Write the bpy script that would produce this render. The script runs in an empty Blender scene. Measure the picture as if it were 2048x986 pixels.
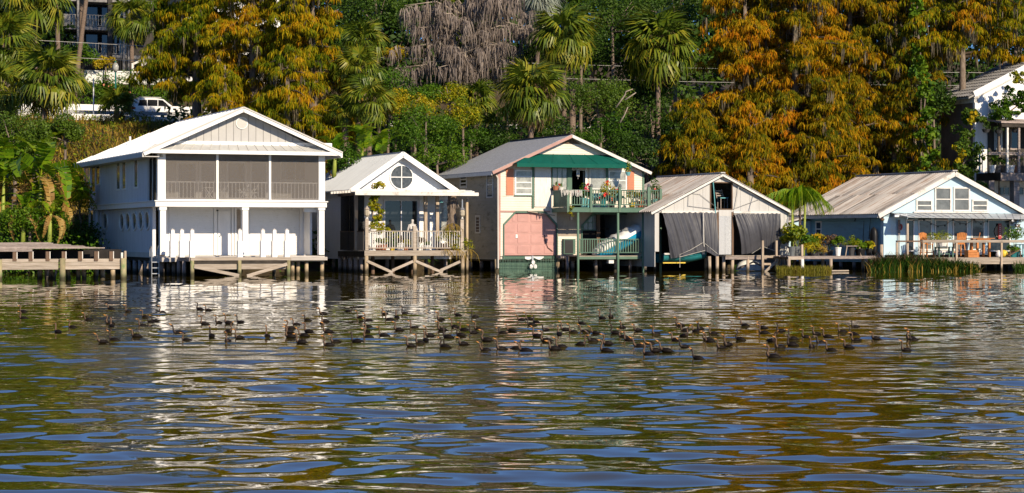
import bpy, math, random
import numpy as np
from mathutils import Vector, Matrix
S = bpy.context.scene
C = S.collection
R = math.radians

# ---------------------------------------------------------------- camera, sky, sun, exposure
F, CX, HY, H = 4300.0, 1024.0, 475.0, 2.0      # focal length in photo pixels, centre column, horizon row, eye height (m)
cam_d = bpy.data.cameras.new('camera'); cam = bpy.data.objects.new('camera', cam_d); C.objects.link(cam)
cam.location = (0, 0, H); cam.rotation_euler = (R(90), 0, 0)
cam_d.sensor_width = 36; cam_d.lens = F/2048*36; cam_d.shift_y = (HY-493)/2048
cam_d.clip_start = 0.5; cam_d.clip_end = 2000
S.camera = cam
A = R(21.8)                                     # the row of boathouses is turned by this much
O = (-16.4, 110.0)                              # origin of the row: front left piling of the first deck
UX, UY = math.cos(A), math.sin(A)
SUN_EL, SUN_AZ = R(27), math.atan2(0.541, -0.841)
W = bpy.data.worlds.new("World"); S.world = W; W.use_nodes = True
nt = W.node_tree; bg = nt.nodes['Background']
sky = nt.nodes.new('ShaderNodeTexSky'); sky.sky_type = 'NISHITA'; sky.sun_disc = False
sky.sun_elevation = SUN_EL; sky.sun_rotation = SUN_AZ; sky.air_density = 0.75; sky.dust_density = 0.0; sky.ozone_density = 10.0
nt.links.new(sky.outputs[0], bg.inputs[0]); bg.inputs[1].default_value = 0.10
sl = bpy.data.lights.new('sun', 'SUN'); sl.energy = 5.0; sl.angle = R(0.53); sl.color = (1.0, 0.845, 0.63)
sun = bpy.data.objects.new('sun', sl); C.objects.link(sun)
sd_ = Vector((math.sin(SUN_AZ)*math.cos(SUN_EL), math.cos(SUN_AZ)*math.cos(SUN_EL), math.sin(SUN_EL)))
sun.rotation_euler = sd_.to_track_quat('Z', 'Y').to_euler()
S.view_settings.view_transform = 'Standard'; S.view_settings.look = 'None'
S.view_settings.exposure = 0.32; S.view_settings.gamma = 1.0
S.render.engine = 'CYCLES'
S.cycles.max_bounces = 6; S.cycles.diffuse_bounces = 2; S.cycles.glossy_bounces = 3; S.cycles.transparent_max_bounces = 10
S.cycles.use_denoising = True

# ---------------------------------------------------------------- measuring: row coordinates (u along the row, v away from the viewer, z up)
def w2r(X, Y): dx, dy = X-O[0], Y-O[1]; return dx*UX+dy*UY, -dx*UY+dy*UX
def r2w(u, v): return O[0]+u*UX-v*UY, O[1]+u*UY+v*UX
def fr(px, py, v):
    rx = (px-CX)/F
    t = (v + O[1]*UX - O[0]*UY)/(UX - rx*UY)
    return w2r(rx*t, t)[0], H+(HY-py)/F*t
def fu(px, v): return fr(px, HY, v)[0]
def fz(px, py, v): return fr(px, py, v)[1]
def sd(px, py, u):
    rx = (px-CX)/F
    t = (u + O[0]*UX + O[1]*UY)/(rx*UX + UY)
    return w2r(rx*t, t)[1], H+(HY-py)/F*t
def at(px, py, Y):
    X = (px-CX)/F*Y
    return w2r(X, Y)+(H+(HY-py)/F*Y,)
def mpp(Y): return Y/F

# ---------------------------------------------------------------- objects
BASE = {}
def props(o, label=None, cat=None, group=None, kind=None):
    if label: o['label'] = label
    if cat: o['category'] = cat
    if group: o['group'] = group
    if kind: o['kind'] = kind
    return o
def place(o, base):
    X, Y = r2w(base[0], base[1]); o.location = (X, Y, base[2]); o.rotation_euler = (0, 0, A); BASE[o.name] = base
def thing(name, label, cat, base=(0, 0, 0), group=None):
    o = bpy.data.objects.new(name, None); C.objects.link(o); o.empty_display_size = .2
    place(o, base); return props(o, label, cat, group)
def root(o):
    while o.parent: o = o.parent
    return o
def bs(o): return BASE[root(o).name]
def poff(p):                                         # where a part sits in its thing
    q = Vector((0, 0, 0))
    while p.parent: q += p.location; p = p.parent
    return q
def npmesh(name, V, F_, tint=None, smooth=False):
    V = np.ascontiguousarray(V, dtype=np.float32); F_ = np.ascontiguousarray(F_, dtype=np.int32)
    me = bpy.data.meshes.new(name); k = F_.shape[1]; n = len(F_)
    me.vertices.add(len(V)); me.vertices.foreach_set('co', V.ravel())
    me.loops.add(n*k); me.loops.foreach_set('vertex_index', F_.ravel())
    me.polygons.add(n); me.polygons.foreach_set('loop_start', np.arange(0, n*k, k, dtype=np.int32))
    if smooth: me.polygons.foreach_set('use_smooth', np.ones(n, dtype=bool))
    if tint is not None:
        a = me.attributes.new('tint', 'FLOAT', 'FACE'); a.data.foreach_set('value', np.ascontiguousarray(tint, dtype=np.float32))
    me.update(calc_edges=True); return me
def link(name, me, m, parent=None, kind=None, label=None):
    o = bpy.data.objects.new(name, me); C.objects.link(o)
    if m is not None and len(me.materials) == 0: me.materials.append(m)
    if parent is not None: o.parent = parent; o.location = -poff(parent)
    return props(o, label, None, None, kind)

class MB:
    def __init__(s): s.v = []; s.f = []; s.fm = []; s.cm = 0
    def add(s, vs, fs):
        n = len(s.v); s.v += [tuple(p) for p in vs]; s.f += [tuple(i+n for i in f) for f in fs]; s.fm += [s.cm]*len(fs); return s
    def box(s, u0, u1, v0, v1, z0, z1):
        if u0 > u1: u0, u1 = u1, u0
        if v0 > v1: v0, v1 = v1, v0
        if z0 > z1: z0, z1 = z1, z0
        return s.add([(u0,v0,z0),(u1,v0,z0),(u1,v1,z0),(u0,v1,z0),(u0,v0,z1),(u1,v0,z1),(u1,v1,z1),(u0,v1,z1)],
              [(0,3,2,1),(4,5,6,7),(0,1,5,4),(1,2,6,5),(2,3,7,6),(3,0,4,7)])
    def px(s, x0, y0, x1, y1, v, d):                     # a box whose front face at depth v covers these photo pixels
        xm = (x0+x1)/2
        return s.box(fu(x0, v), fu(x1, v), v, v+d, fz(xm, y0, v), fz(xm, y1, v))
    def bar(s, p, q, w, h=None, up=(0, 0, 1)):
        h = h or w; p = Vector(p); q = Vector(q); d = (q-p).normalized(); up = Vector(up)
        if abs(d.dot(up)) > .98: up = Vector((0, 1, 0))
        a = d.cross(up).normalized()*(w/2); b = a.cross(d).normalized()*(h/2)
        return s.add([p-a-b,p+a-b,p+a+b,p-a+b,q-a-b,q+a-b,q+a+b,q-a+b],
              [(0,3,2,1),(4,5,6,7),(0,1,5,4),(1,2,6,5),(2,3,7,6),(3,0,4,7)])
    def tube(s, pts, rs, n=6, caps=True):
        if not hasattr(rs, '__len__'): rs = [rs]*len(pts)
        pts = [Vector(p) for p in pts]; vs = []; fs = []
        for i, p in enumerate(pts):
            d = (pts[min(i+1, len(pts)-1)]-pts[max(i-1, 0)]).normalized()
            r = Vector((1, 0, 0)) if abs(d.x) < .9 else Vector((0, 1, 0))
            a = d.cross(r).normalized(); b = d.cross(a)
            for k in range(n):
                t = 2*math.pi*k/n; vs.append(p+(a*math.cos(t)+b*math.sin(t))*rs[i])
        for i in range(len(pts)-1):
            for k in range(n):
                k2 = (k+1) % n; fs.append((i*n+k, i*n+k2, (i+1)*n+k2, (i+1)*n+k))
        if caps: fs += [tuple(range(n-1, -1, -1)), tuple((len(pts)-1)*n+k for k in range(n))]
        return s.add(vs, fs)
    def lathe(s, c, prof, n=10):                         # prof: (radius, z) pairs
        return s.tube([(c[0], c[1], c[2]+z+1e-4*i) for i, (r, z) in enumerate(prof)], [r for r, z in prof], n)
    def prism(s, pts, v0, v1):                           # (u,z) outline, extruded along v
        n = len(pts)
        return s.add([(u, v0, z) for u, z in pts]+[(u, v1, z) for u, z in pts],
              [tuple(range(n-1, -1, -1)), tuple(range(n, 2*n))]+[(i, (i+1) % n, n+(i+1) % n, n+i) for i in range(n)])
    def slab(s, pts, t):                                 # sheet of thickness t under the given outline
        n = len(pts)
        return s.add(list(pts)+[(p[0], p[1], p[2]-t) for p in pts],
              [tuple(range(n)), tuple(range(2*n-1, n-1, -1))]+[(i, n+i, n+(i+1) % n, (i+1) % n) for i in range(n)])
    def quad(s, *p): return s.add(p, [tuple(range(len(p)))])
    def grid(s, fn, nu, nv, close=False):
        vs = [fn(i/nu, j/nv) for j in range(nv+1) for i in range(nu+1)]
        return s.add(vs, [(j*(nu+1)+i, j*(nu+1)+i+1, (j+1)*(nu+1)+i+1, (j+1)*(nu+1)+i) for j in range(nv) for i in range(nu)])
    def mesh(s, name, base, smooth=False):
        me = bpy.data.meshes.new(name)
        me.from_pydata([(p[0]-base[0], p[1]-base[1], p[2]-base[2]) for p in s.v], [], s.f)
        if smooth: me.polygons.foreach_set('use_smooth', [True]*len(s.f))
        return me
    def part(s, name, m, parent, kind=None, label=None, smooth=False):
        o = link(name, s.mesh(name, bs(parent), smooth), m if not isinstance(m, (list, tuple)) else None, parent, kind, label)
        if isinstance(m, (list, tuple)):
            for k in m: o.data.materials.append(k)
            o.data.polygons.foreach_set('material_index', s.fm)
        return o
    def solo(s, name, m, label, cat, base, group=None, kind=None, smooth=False):
        o = link(name, s.mesh(name, base, smooth), m if not isinstance(m, (list, tuple)) else None)
        if isinstance(m, (list, tuple)):
            for k in m: o.data.materials.append(k)
            o.data.polygons.foreach_set('material_index', s.fm)
        place(o, base); return props(o, label, cat, group, kind)

BOXES = {}
def shared(name, key, make, m, parent, loc, rot=(0, 0, 0), label=None, scale=None):
    """an object on a mesh shared by all its like; loc in row coordinates"""
    if key not in BOXES:
        me = make(); me.materials.clear(); me.materials.append(None); BOXES[key] = me
    o = bpy.data.objects.new(name, BOXES[key]); C.objects.link(o)
    o.material_slots[0].link = 'OBJECT'; o.material_slots[0].material = m
    if parent is not None:
        b = bs(parent); q = poff(parent); o.parent = parent; o.location = (loc[0]-b[0]-q[0], loc[1]-b[1]-q[1], loc[2]-b[2]-q[2]); o.rotation_euler = rot
    if scale is not None: o.scale = (scale,)*3 if not hasattr(scale, '__len__') else scale
    if label: o['label'] = label
    return o
def pbox(name, m, parent, u0, u1, v0, v1, z0, z1, rot=(0, 0, 0)):
    d = (round(abs(u1-u0), 3), round(abs(v1-v0), 3), round(abs(z1-z0), 3))
    def mk(): return MB().box(-d[0]/2, d[0]/2, -d[1]/2, d[1]/2, -d[2]/2, d[2]/2).mesh(name, (0, 0, 0))
    return shared(name, ('box',)+d, mk, m, parent, ((u0+u1)/2, (v0+v1)/2, (z0+z1)/2), rot)
def ppx(name, m, parent, x0, y0, x1, y1, v, d):
    xm = (x0+x1)/2
    return pbox(name, m, parent, fu(x0, v), fu(x1, v), v, v+d, fz(xm, y1, v), fz(xm, y0, v))
def pile(name, m, parent, u, v, z0, z1, r, tilt=(0, 0)):
    key = ('pile', round(r, 3), round(z1-z0, 2)); h = z1-z0
    def mk(): return MB().tube([(0, 0, 0), (0, 0, h*.5), (0, 0, h)], [r*1.05, r, r*.96], 8).mesh(name, (0, 0, 0), True)
    return shared(name, key, mk, m, parent, (u, v, z0), (tilt[0], tilt[1], random.uniform(0, 6)))

# ---------------------------------------------------------------- materials
def newmat(name):
    m = bpy.data.materials.new(name); m.use_nodes = True; n = m.node_tree.nodes; n.clear()
    out = n.new('ShaderNodeOutputMaterial'); return m, n, m.node_tree.links, out
def mul(c, k): return tuple(min(1, x*k) for x in c)
def pmat(name, col, rough=.6, var=.18, scale=2.5, stretch=(1, 1, 1), col2=None, dirt=None, dirt_amt=.4, dirt_scale=.8, dirt_stretch=None, bump=0., rand=.0, metal=0., spec=.4, fine=0., wet=None):
    if max(col) < .63: col = mul(col, .85); col2 = mul(col2, .85) if col2 else None
    m, n, l, out = newmat(name)
    tc = n.new('ShaderNodeTexCoord'); oi = n.new('ShaderNodeObjectInfo')
    sh = n.new('ShaderNodeVectorMath'); sh.operation = 'ADD'; l.new(tc.outputs['Object'], sh.inputs[0])
    ml = n.new('ShaderNodeMath'); ml.operation = 'MULTIPLY'; ml.inputs[1].default_value = 37.0; l.new(oi.outputs['Random'], ml.inputs[0]); l.new(ml.outputs[0], sh.inputs[1])
    mp = n.new('ShaderNodeMapping'); mp.inputs['Scale'].default_value = stretch; l.new(sh.outputs[0], mp.inputs[0])
    nz = n.new('ShaderNodeTexNoise'); nz.inputs['Scale'].default_value = scale; nz.inputs['Detail'].default_value = 5; nz.inputs['Roughness'].default_value = .65; l.new(mp.outputs[0], nz.inputs['Vector'])
    rp = n.new('ShaderNodeValToRGB'); e = rp.color_ramp.elements
    c2 = col2 or mul(col, 1+var); c1 = col if col2 else mul(col, 1-var)
    e[0].position = .36; e[0].color = (*c1, 1); e[1].position = .66; e[1].color = (*c2, 1); l.new(nz.outputs[0], rp.inputs[0])
    cur = rp.outputs[0]
    if dirt:
        mp2 = n.new('ShaderNodeMapping'); mp2.inputs['Scale'].default_value = dirt_stretch or stretch; l.new(sh.outputs[0], mp2.inputs[0])
        n2 = n.new('ShaderNodeTexNoise'); n2.inputs['Scale'].default_value = dirt_scale; n2.inputs['Detail'].default_value = 7; n2.inputs['Roughness'].default_value = .7; l.new(mp2.outputs[0], n2.inputs['Vector'])
        r2 = n.new('ShaderNodeValToRGB'); r2.color_ramp.elements[0].position = .68-.32*dirt_amt; r2.color_ramp.elements[1].position = .86-.32*dirt_amt
        l.new(n2.outputs[0], r2.inputs[0])
        mx = n.new('ShaderNodeMix'); mx.data_type = 'RGBA'; l.new(r2.outputs[0], mx.inputs[0]); l.new(cur, mx.inputs[6]); mx.inputs[7].default_value = (*dirt, 1); cur = mx.outputs[2]
    if wet:                                           # water stained foot of a piling
        g = n.new('ShaderNodeNewGeometry'); sx = n.new('ShaderNodeSeparateXYZ'); l.new(g.outputs['Position'], sx.inputs[0])
        ad = n.new('ShaderNodeMath'); ad.operation = 'MULTIPLY_ADD'; ad.inputs[1].default_value = -.5; l.new(nz.outputs[0], ad.inputs[0]); l.new(sx.outputs[2], ad.inputs[2])
        mr = n.new('ShaderNodeMapRange'); mr.inputs[1].default_value = .12; mr.inputs[2].default_value = -.12; l.new(ad.outputs[0], mr.inputs[0])
        mx = n.new('ShaderNodeMix'); mx.data_type = 'RGBA'; l.new(mr.outputs[0], mx.inputs[0]); l.new(cur, mx.inputs[6]); mx.inputs[7].default_value = (*wet, 1); cur = mx.outputs[2]
    if rand:
        hs = n.new('ShaderNodeHueSaturation'); mr = n.new('ShaderNodeMapRange'); mr.inputs[3].default_value = 1-rand; mr.inputs[4].default_value = 1+rand
        l.new(oi.outputs['Random'], mr.inputs[0]); l.new(mr.outputs[0], hs.inputs['Value']); l.new(cur, hs.inputs['Color']); cur = hs.outputs[0]
    p = n.new('ShaderNodeBsdfPrincipled'); l.new(cur, p.inputs['Base Color']); p.inputs['Roughness'].default_value = rough; p.inputs['Metallic'].default_value = metal
    p.inputs['Specular IOR Level'].default_value = spec
    if bump:
        b = n.new('ShaderNodeBump'); b.inputs['Strength'].default_value = bump; b.inputs['Distance'].default_value = .02
        if fine:
            n3 = n.new('ShaderNodeTexNoise'); n3.inputs['Scale'].default_value = fine; n3.inputs['Detail'].default_value = 3; l.new(mp.outputs[0], n3.inputs['Vector']); l.new(n3.outputs[0], b.inputs['Height'])
        else: l.new(nz.outputs[0], b.inputs['Height'])
        l.new(b.outputs[0], p.inputs['Normal'])
    l.new(p.outputs[0], out.inputs[0]); return m
def leafmat(name, cols, trans=.25, rough=.55, spec=.25, rand=.25):
    """leaf colour runs over cols by the face's tint plus a little per-object change"""
    cols = [mul(c, .80) for c in cols]
    m, n, l, out = newmat(name)
    at_ = n.new('ShaderNodeAttribute'); at_.attribute_name = 'tint'; oi = n.new('ShaderNodeObjectInfo')
    a = n.new('ShaderNodeMath'); a.operation = 'MULTIPLY_ADD'; l.new(oi.outputs['Random'], a.inputs[0]); a.inputs[1].default_value = rand; 
    b = n.new('ShaderNodeMath'); b.operation = 'SUBTRACT'; l.new(at_.outputs['Fac'], b.inputs[0]); b.inputs[1].default_value = rand/2; l.new(b.outputs[0], a.inputs[2])
    rp = n.new('ShaderNodeValToRGB'); e = rp.color_ramp.elements
    while len(e) < len(cols): e.new(.5)
    for i, c in enumerate(cols): e[i].position = i/(len(cols)-1); e[i].color = (*c, 1)
    l.new(a.outputs[0], rp.inputs[0])
    p = n.new('ShaderNodeBsdfPrincipled'); l.new(rp.outputs[0], p.inputs['Base Color']); p.inputs['Roughness'].default_value = rough; p.inputs['Specular IOR Level'].default_value = spec
    t = n.new('ShaderNodeBsdfTranslucent'); l.new(rp.outputs[0], t.inputs[0])
    mx = n.new('ShaderNodeMixShader'); mx.inputs[0].default_value = trans; l.new(p.outputs[0], mx.inputs[1]); l.new(t.outputs[0], mx.inputs[2]); l.new(mx.outputs[0], out.inputs[0])
    return m
def glassmat(name, col, rough=.04, spec=.6, var=.5, scale=1.2):
    m = pmat(name, col, rough, var, scale, spec=spec); return m
def screenmat(name, col, opacity):
    m, n, l, out = newmat(name)
    d = n.new('ShaderNodeBsdfDiffuse'); d.inputs[0].default_value = (*col, 1); t = n.new('ShaderNodeBsdfTransparent')
    mx = n.new('ShaderNodeMixShader'); mx.inputs[0].default_value = opacity; l.new(t.outputs[0], mx.inputs[1]); l.new(d.outputs[0], mx.inputs[2]); l.new(mx.outputs[0], out.inputs[0]); return m

M = {}
M['white'] = pmat('white_paint', (.80, .79, .77), .45, .04, 1.5, (2, 2, .7), dirt=(.60, .57, .50), dirt_amt=.30, dirt_scale=1.4, bump=.06)
M['white_old'] = pmat('aged_white_paint', (.66, .64, .60), .6, .08, 2, dirt=(.30, .26, .21), dirt_amt=.42, dirt_scale=2.2, bump=.15)
M['offwhite'] = pmat('off_white_paint', (.62, .60, .56), .6, .06, 1.5, dirt=(.45, .42, .36), dirt_amt=.3, bump=.1)
M['grey_side'] = pmat('grey_board_paint', (.64, .64, .665), .6, .08, 1.2, (3, 3, .6), bump=.1)
M['roof_white'] = pmat('white_metal_roof', (.80, .80, .79), .4, .05, .6, dirt=(.62, .60, .56), dirt_amt=.22)
M['roof_grey'] = pmat('grey_metal_roof', (.50, .53, .56), .4, .10, .8, (.4, 3, .4), dirt=(.36, .36, .36), dirt_amt=.35, spec=.5)
M['gable_grey'] = pmat('pale_grey_gable_paint', (.50, .49, .475), .6, .05, 1.5, dirt=(.42, .40, .37), dirt_amt=.25)
M['seam_grey'] = pmat('weathered_pent_metal', (.52, .52, .50), .45, .1, 2)
M['shingle'] = pmat('grey_shingles', (.44, .45, .46), .85, .30, 9, (1, 1.6, 1), dirt=(.28, .27, .26), dirt_amt=.4, dirt_scale=1.2, bump=.5)
M['rust_sheet'] = pmat('rusty_corrugated_sheet', (.475, .445, .42), .5, .16, 1.2, (.3, 3.5, .3), dirt=(.19, .10, .05), dirt_amt=.62, dirt_scale=1.6, dirt_stretch=(.22, 3.5, .22), rand=.22, spec=.5)
M['dark_sheet'] = pmat('stained_corrugated_sheet', (.36, .34, .33), .5, .2, 1.2, (.3, 3.5, .3), dirt=(.08, .06, .05), dirt_amt=.8, dirt_scale=1.5, dirt_stretch=(.25, 3, .25), rand=.15)
M['wood'] = pmat('weathered_wood', (.33, .27, .21), .8, .0, 3, (.5, 3, 8), col2=(.52, .45, .38), dirt=(.14, .10, .07), dirt_amt=.28, dirt_scale=2, bump=.4, rand=.15)
M['wood_v'] = pmat('weathered_post_wood', (.36, .27, .19), .8, .0, 3, (6, 6, .6), col2=(.56, .46, .36), dirt=(.15, .10, .06), dirt_amt=.25, dirt_scale=2, bump=.4, rand=.15, wet=(.05, .04, .022))
M['wood_grey'] = pmat('grey_dock_wood', (.22, .18, .16), .85, .0, 4, (1, 6, 6), col2=(.42, .35, .32), dirt=(.09, .07, .06), dirt_amt=.3, dirt_scale=3, bump=.5, rand=.25, wet=(.03, .025, .018))
M['wood_dark'] = pmat('dark_wet_wood', (.045, .036, .028), .8, .4, 3, bump=.3)
M['wood_brown'] = pmat('brown_post_wood', (.16, .10, .065), .8, .3, 3, (5, 5, .6), bump=.3)
M['pile_green'] = pmat('algae_green_piling', (.26, .24, .13), .8, .0, 2, (1, 1, .7), col2=(.47, .38, .22), dirt=(.10, .19, .06), dirt_amt=.55, dirt_scale=1.6, dirt_stretch=(1, 1, .8), bump=.4, rand=.2, wet=(.05, .045, .02))
M['pile_tan'] = pmat('tan_piling', (.40, .30, .19), .8, .0, 2, (4, 4, .7), col2=(.55, .44, .30), dirt=(.16, .13, .07), dirt_amt=.35, dirt_scale=1.8, bump=.4, rand=.15, wet=(.05, .04, .022))
M['deck'] = pmat('pale_deck_boards', (.50, .46, .42), .75, .12, 3, (.6, 5, 5), bump=.2, rand=.1)
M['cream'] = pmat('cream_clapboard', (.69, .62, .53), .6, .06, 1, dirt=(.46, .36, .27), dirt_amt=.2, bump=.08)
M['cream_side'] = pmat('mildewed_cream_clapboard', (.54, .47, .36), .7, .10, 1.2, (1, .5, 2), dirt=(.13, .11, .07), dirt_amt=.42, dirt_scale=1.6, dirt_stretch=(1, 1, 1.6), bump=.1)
M['stucco'] = pmat('stained_tan_block', (.40, .33, .26), .8, .12, 2, dirt=(.24, .19, .15), dirt_amt=.4, bump=.3)
M['pink'] = pmat('pink_door_paint', (.57, .305, .27), .5, .10, 1.4, dirt=(.48, .25, .22), dirt_amt=.42, dirt_scale=1.8, bump=.1)
M['pink_trim'] = pmat('dusty_pink_trim', (.50, .29, .25), .6, .1, 2, dirt=(.3, .2, .17), dirt_amt=.3)
M['orange'] = pmat('orange_shutter_paint', (.62, .24, .13), .55, .07, 2, dirt=(.45, .2, .13), dirt_amt=.2)
M['green'] = pmat('dark_green_paint', (.075, .16, .115), .55, .12, 2, dirt=(.16, .22, .17), dirt_amt=.3, bump=.15, rand=.08)
M['green_pale'] = pmat('faded_green_paint', (.11, .20, .14), .6, .12, 2, dirt=(.09, .13, .1), dirt_amt=.3, rand=.12)
M['awning'] = pmat('green_canvas', (.004, .105, .078), .75, .1, 1.2, (2, 1, 1), dirt=(.01, .075, .05), dirt_amt=.25, bump=.15, spec=.15)
M['tin'] = pmat('bare_tin_wall', (.56, .55, .53), .5, .07, 1, (3, 3, .35), dirt=(.38, .35, .32), dirt_amt=.36, dirt_scale=1.2, dirt_stretch=(2, 2, .4), spec=.5)
M['galv'] = pmat('galvanized_sheet', (.40, .41, .43), .35, .0, 22, col2=(.60, .62, .64), spec=.5)
M['tarp'] = pmat('dark_vinyl_tarp', (.062, .063, .076), .48, .12, 2, bump=.15, spec=.45)
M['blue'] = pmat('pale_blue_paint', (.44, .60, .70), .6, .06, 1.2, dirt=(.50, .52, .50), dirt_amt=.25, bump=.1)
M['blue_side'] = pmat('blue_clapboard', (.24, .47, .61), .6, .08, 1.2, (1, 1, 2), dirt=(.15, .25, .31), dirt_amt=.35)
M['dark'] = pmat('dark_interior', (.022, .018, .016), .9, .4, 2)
M['glass'] = glassmat('dark_window_glass', (.020, .024, .028))
M['glass_grey'] = glassmat('grey_window_glass', (.16, .17, .17), .08, .5, .3)
M['glass_pale'] = glassmat('curtained_glass', (.40, .41, .38), .10, .5, .35, 2.2)
M['round_glass'] = glassmat('round_glass_reflection_mottle', (.075, .078, .08), .06, .6, .4, 5)  # mottle in the colour stands in for reflections on the pane
M['screen'] = screenmat('porch_screen', (.20, .18, .165), .42)
M['screen_dark'] = screenmat('dark_porch_screen', (.035, .033, .03), .72)
M['metal'] = pmat('bare_steel', (.55, .55, .55), .35, .1, 3, metal=.6)
M['rope'] = pmat('white_rope', (.62, .60, .55), .8, .1, 6)
M['teal'] = pmat('teal_paint', (.025, .20, .22), .4, .15, 2, dirt=(.09, .15, .13), dirt_amt=.3)
M['turq'] = pmat('turquoise_plastic', (.16, .46, .50), .4, .1, 2)
M['boat_blue'] = pmat('bright_blue_hull', (.015, .33, .56), .4, .1, 2, dirt=(.2, .42, .5), dirt_amt=.2)
M['boat_white'] = pmat('white_hull_plastic', (.70, .70, .68), .4, .06, 2, dirt=(.42, .42, .40), dirt_amt=.3)
M['terra'] = pmat('terracotta', (.45, .17, .09), .75, .15, 3)
M['pot_dark'] = pmat('dark_plastic_pot', (.05, .05, .055), .6, .2, 3)
M['chair_orange'] = pmat('orange_stained_wood', (.56, .21, .055), .55, .15, 3, (6, 6, .8), rand=.06)
M['red'] = pmat('faded_red_paint', (.42, .055, .05), .5, .15, 3)
M['yellow'] = pmat('yellow_plastic', (.65, .46, .05), .5, .1, 3)
M['statue'] = pmat('pale_statue_stone', (.60, .57, .54), .75, .12, 4, dirt=(.36, .33, .3), dirt_amt=.3)
M['lamp_glass'] = pmat('frosted_lantern_glass', (.50, .44, .34), .4, .2, 6)
M['limb_pale'] = pmat('pale_cypress_limb', (.26, .19, .13), .9, .3, 4, bump=.4)  # pale wood of the bare twigs
M['limb'] = pmat('dark_cypress_limb', (.09, .065, .045), .9, .3, 4, bump=.4)
M['bark'] = pmat('grey_brown_bark', (.15, .11, .08), .9, .0, 4, (3, 3, .8), col2=(.30, .24, .19), bump=.6)
M['bark_palm'] = pmat('palm_trunk_bark', (.13, .09, .065), .9, .0, 5, (2, 2, 4), col2=(.26, .19, .145), bump=.6)
M['bark_pale'] = pmat('bare_pale_branch', (.34, .28, .22), .85, .2, 4, bump=.4)
M['stem_green'] = pmat('yellow_green_stem', (.30, .36, .06), .6, .2, 3, dirt=(.35, .26, .08), dirt_amt=.3)
M['concrete'] = pmat('pale_concrete', (.66, .66, .63), .7, .08, 1, dirt=(.42, .41, .38), dirt_amt=.25, bump=.1)
M['asphalt'] = pmat('grey_asphalt', (.055, .054, .052), .85, .2, 3, bump=.2)
M['soil'] = pmat('leaf_litter_soil', (.035, .024, .013), .95, .0, 1.5, col2=(.09, .065, .03), bump=.6)
M['black'] = pmat('matt_black', (.012, .012, .013), .5, .2, 3)
M['car_white'] = pmat('white_car_paint', (.78, .78, .78), .2, .02, 1, spec=.6)
M['car_glass'] = glassmat('tinted_car_glass', (.02, .022, .026), .05, .7)
M['tail_red'] = pmat('red_tail_lamp', (.45, .02, .025), .2, .1, 3, spec=.6)
M['post_green'] = pmat('green_lamp_post', (.02, .16, .13), .4, .1, 3)
M['rail_shaded'] = pmat('shade_greyed_rail_paint', (.26, .25, .24), .7, .1, 2)  # white balcony paint greyed to stand in for tree shade
M['dark_wall'] = pmat('dark_wall_and_tree_shade', (.060, .053, .046), .85, .2, 2)  # dark walls; on the apartment block the tone carries tree shade
M['stone_wall'] = pmat('vine_marked_plaster', (.20, .155, .125), .9, .15, 1.2, dirt=(.05, .035, .025), dirt_amt=.42, dirt_scale=2.2, bump=.3)
M['tile_roof'] = pmat('grey_roof_tile', (.30, .29, .28), .7, .2, 3, rand=.12)
M['pink_flower'] = pmat('pink_petals', (.75, .10, .14), .6, .25, 4)
M['red_flower'] = pmat('red_petals', (.60, .035, .02), .6, .25, 4)
# leaves: base colours only
M['cyp_rust'] = leafmat('rust_cypress_needles',  [(.065, .095, .004), (.18, .17, .005), (.37, .245, .005), (.56, .28, .005), (.56, .19, .006)], .22, .7, .08)
M['cyp_olive'] = leafmat('olive_cypress_needles', [(.06, .11, .004), (.16, .19, .005), (.32, .27, .005), (.48, .29, .005), (.45, .19, .006)], .22, .7, .08)
M['moss'] = leafmat('spanish_moss', [(.17, .135, .115), (.27, .22, .19), (.36, .30, .26)], .15)
M['moss_tan'] = leafmat('tan_spanish_moss', [(.10, .08, .045), (.16, .13, .08), (.22, .18, .12)], .1)
M['oak'] = leafmat('dark_oak_leaves', [(.022, .055, .006), (.05, .11, .008), (.11, .18, .010)], .2)
M['bush'] = leafmat('green_bush_leaves', [(.03, .085, .005), (.075, .175, .006), (.17, .27, .010)], .25)
M['bush_yel'] = leafmat('yellow_green_leaves', [(.06, .13, .005), (.21, .27, .006), (.46, .39, .008), (.58, .37, .010)], .25)
M['palm_leaf'] = leafmat('fan_palm_leaf', [(.03, .07, .006), (.085, .145, .010), (.18, .235, .014), (.34, .30, .02)], .22, .45, .4, .5)
M['palm_dead'] = leafmat('dead_palm_leaf', [(.13, .075, .03), (.27, .165, .06), (.40, .27, .13)], .15, rand=.5)
M['heart'] = leafmat('dry_flower_stalks', [(.10, .06, .03), (.19, .125, .07), (.30, .20, .11)], .1)
M['banana'] = leafmat('banana_leaf', [(.06, .17, .006), (.17, .32, .008), (.38, .46, .012)], .35, .4, .4, .4)
M['banana_dry'] = leafmat('dry_banana_leaf', [(.25, .14, .04), (.42, .24, .06), (.50, .36, .12)], .2, rand=.5)
M['grass_gold'] = leafmat('dry_golden_grass', [(.15, .125, .02), (.36, .24, .035), (.52, .35, .07)], .2)
M['reed'] = leafmat('green_reed', [(.020, .055, .008), (.045, .115, .010), (.095, .17, .015)], .25)
M['reed_brown'] = leafmat('brown_reed_head', [(.05, .030, .015), (.10, .06, .03), (.15, .09, .05)], .1)
M['grass_wet'] = leafmat('yellow_green_sedge', [(.10, .12, .012), (.22, .21, .018), (.33, .24, .04)], .25)
M['silver'] = leafmat('silver_fan_leaf', [(.22, .26, .20), (.34, .37, .30)], .15)
M['areca'] = leafmat('feather_palm_leaf', [(.08, .20, .006), (.17, .34, .008), (.32, .40, .012)], .3)

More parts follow.
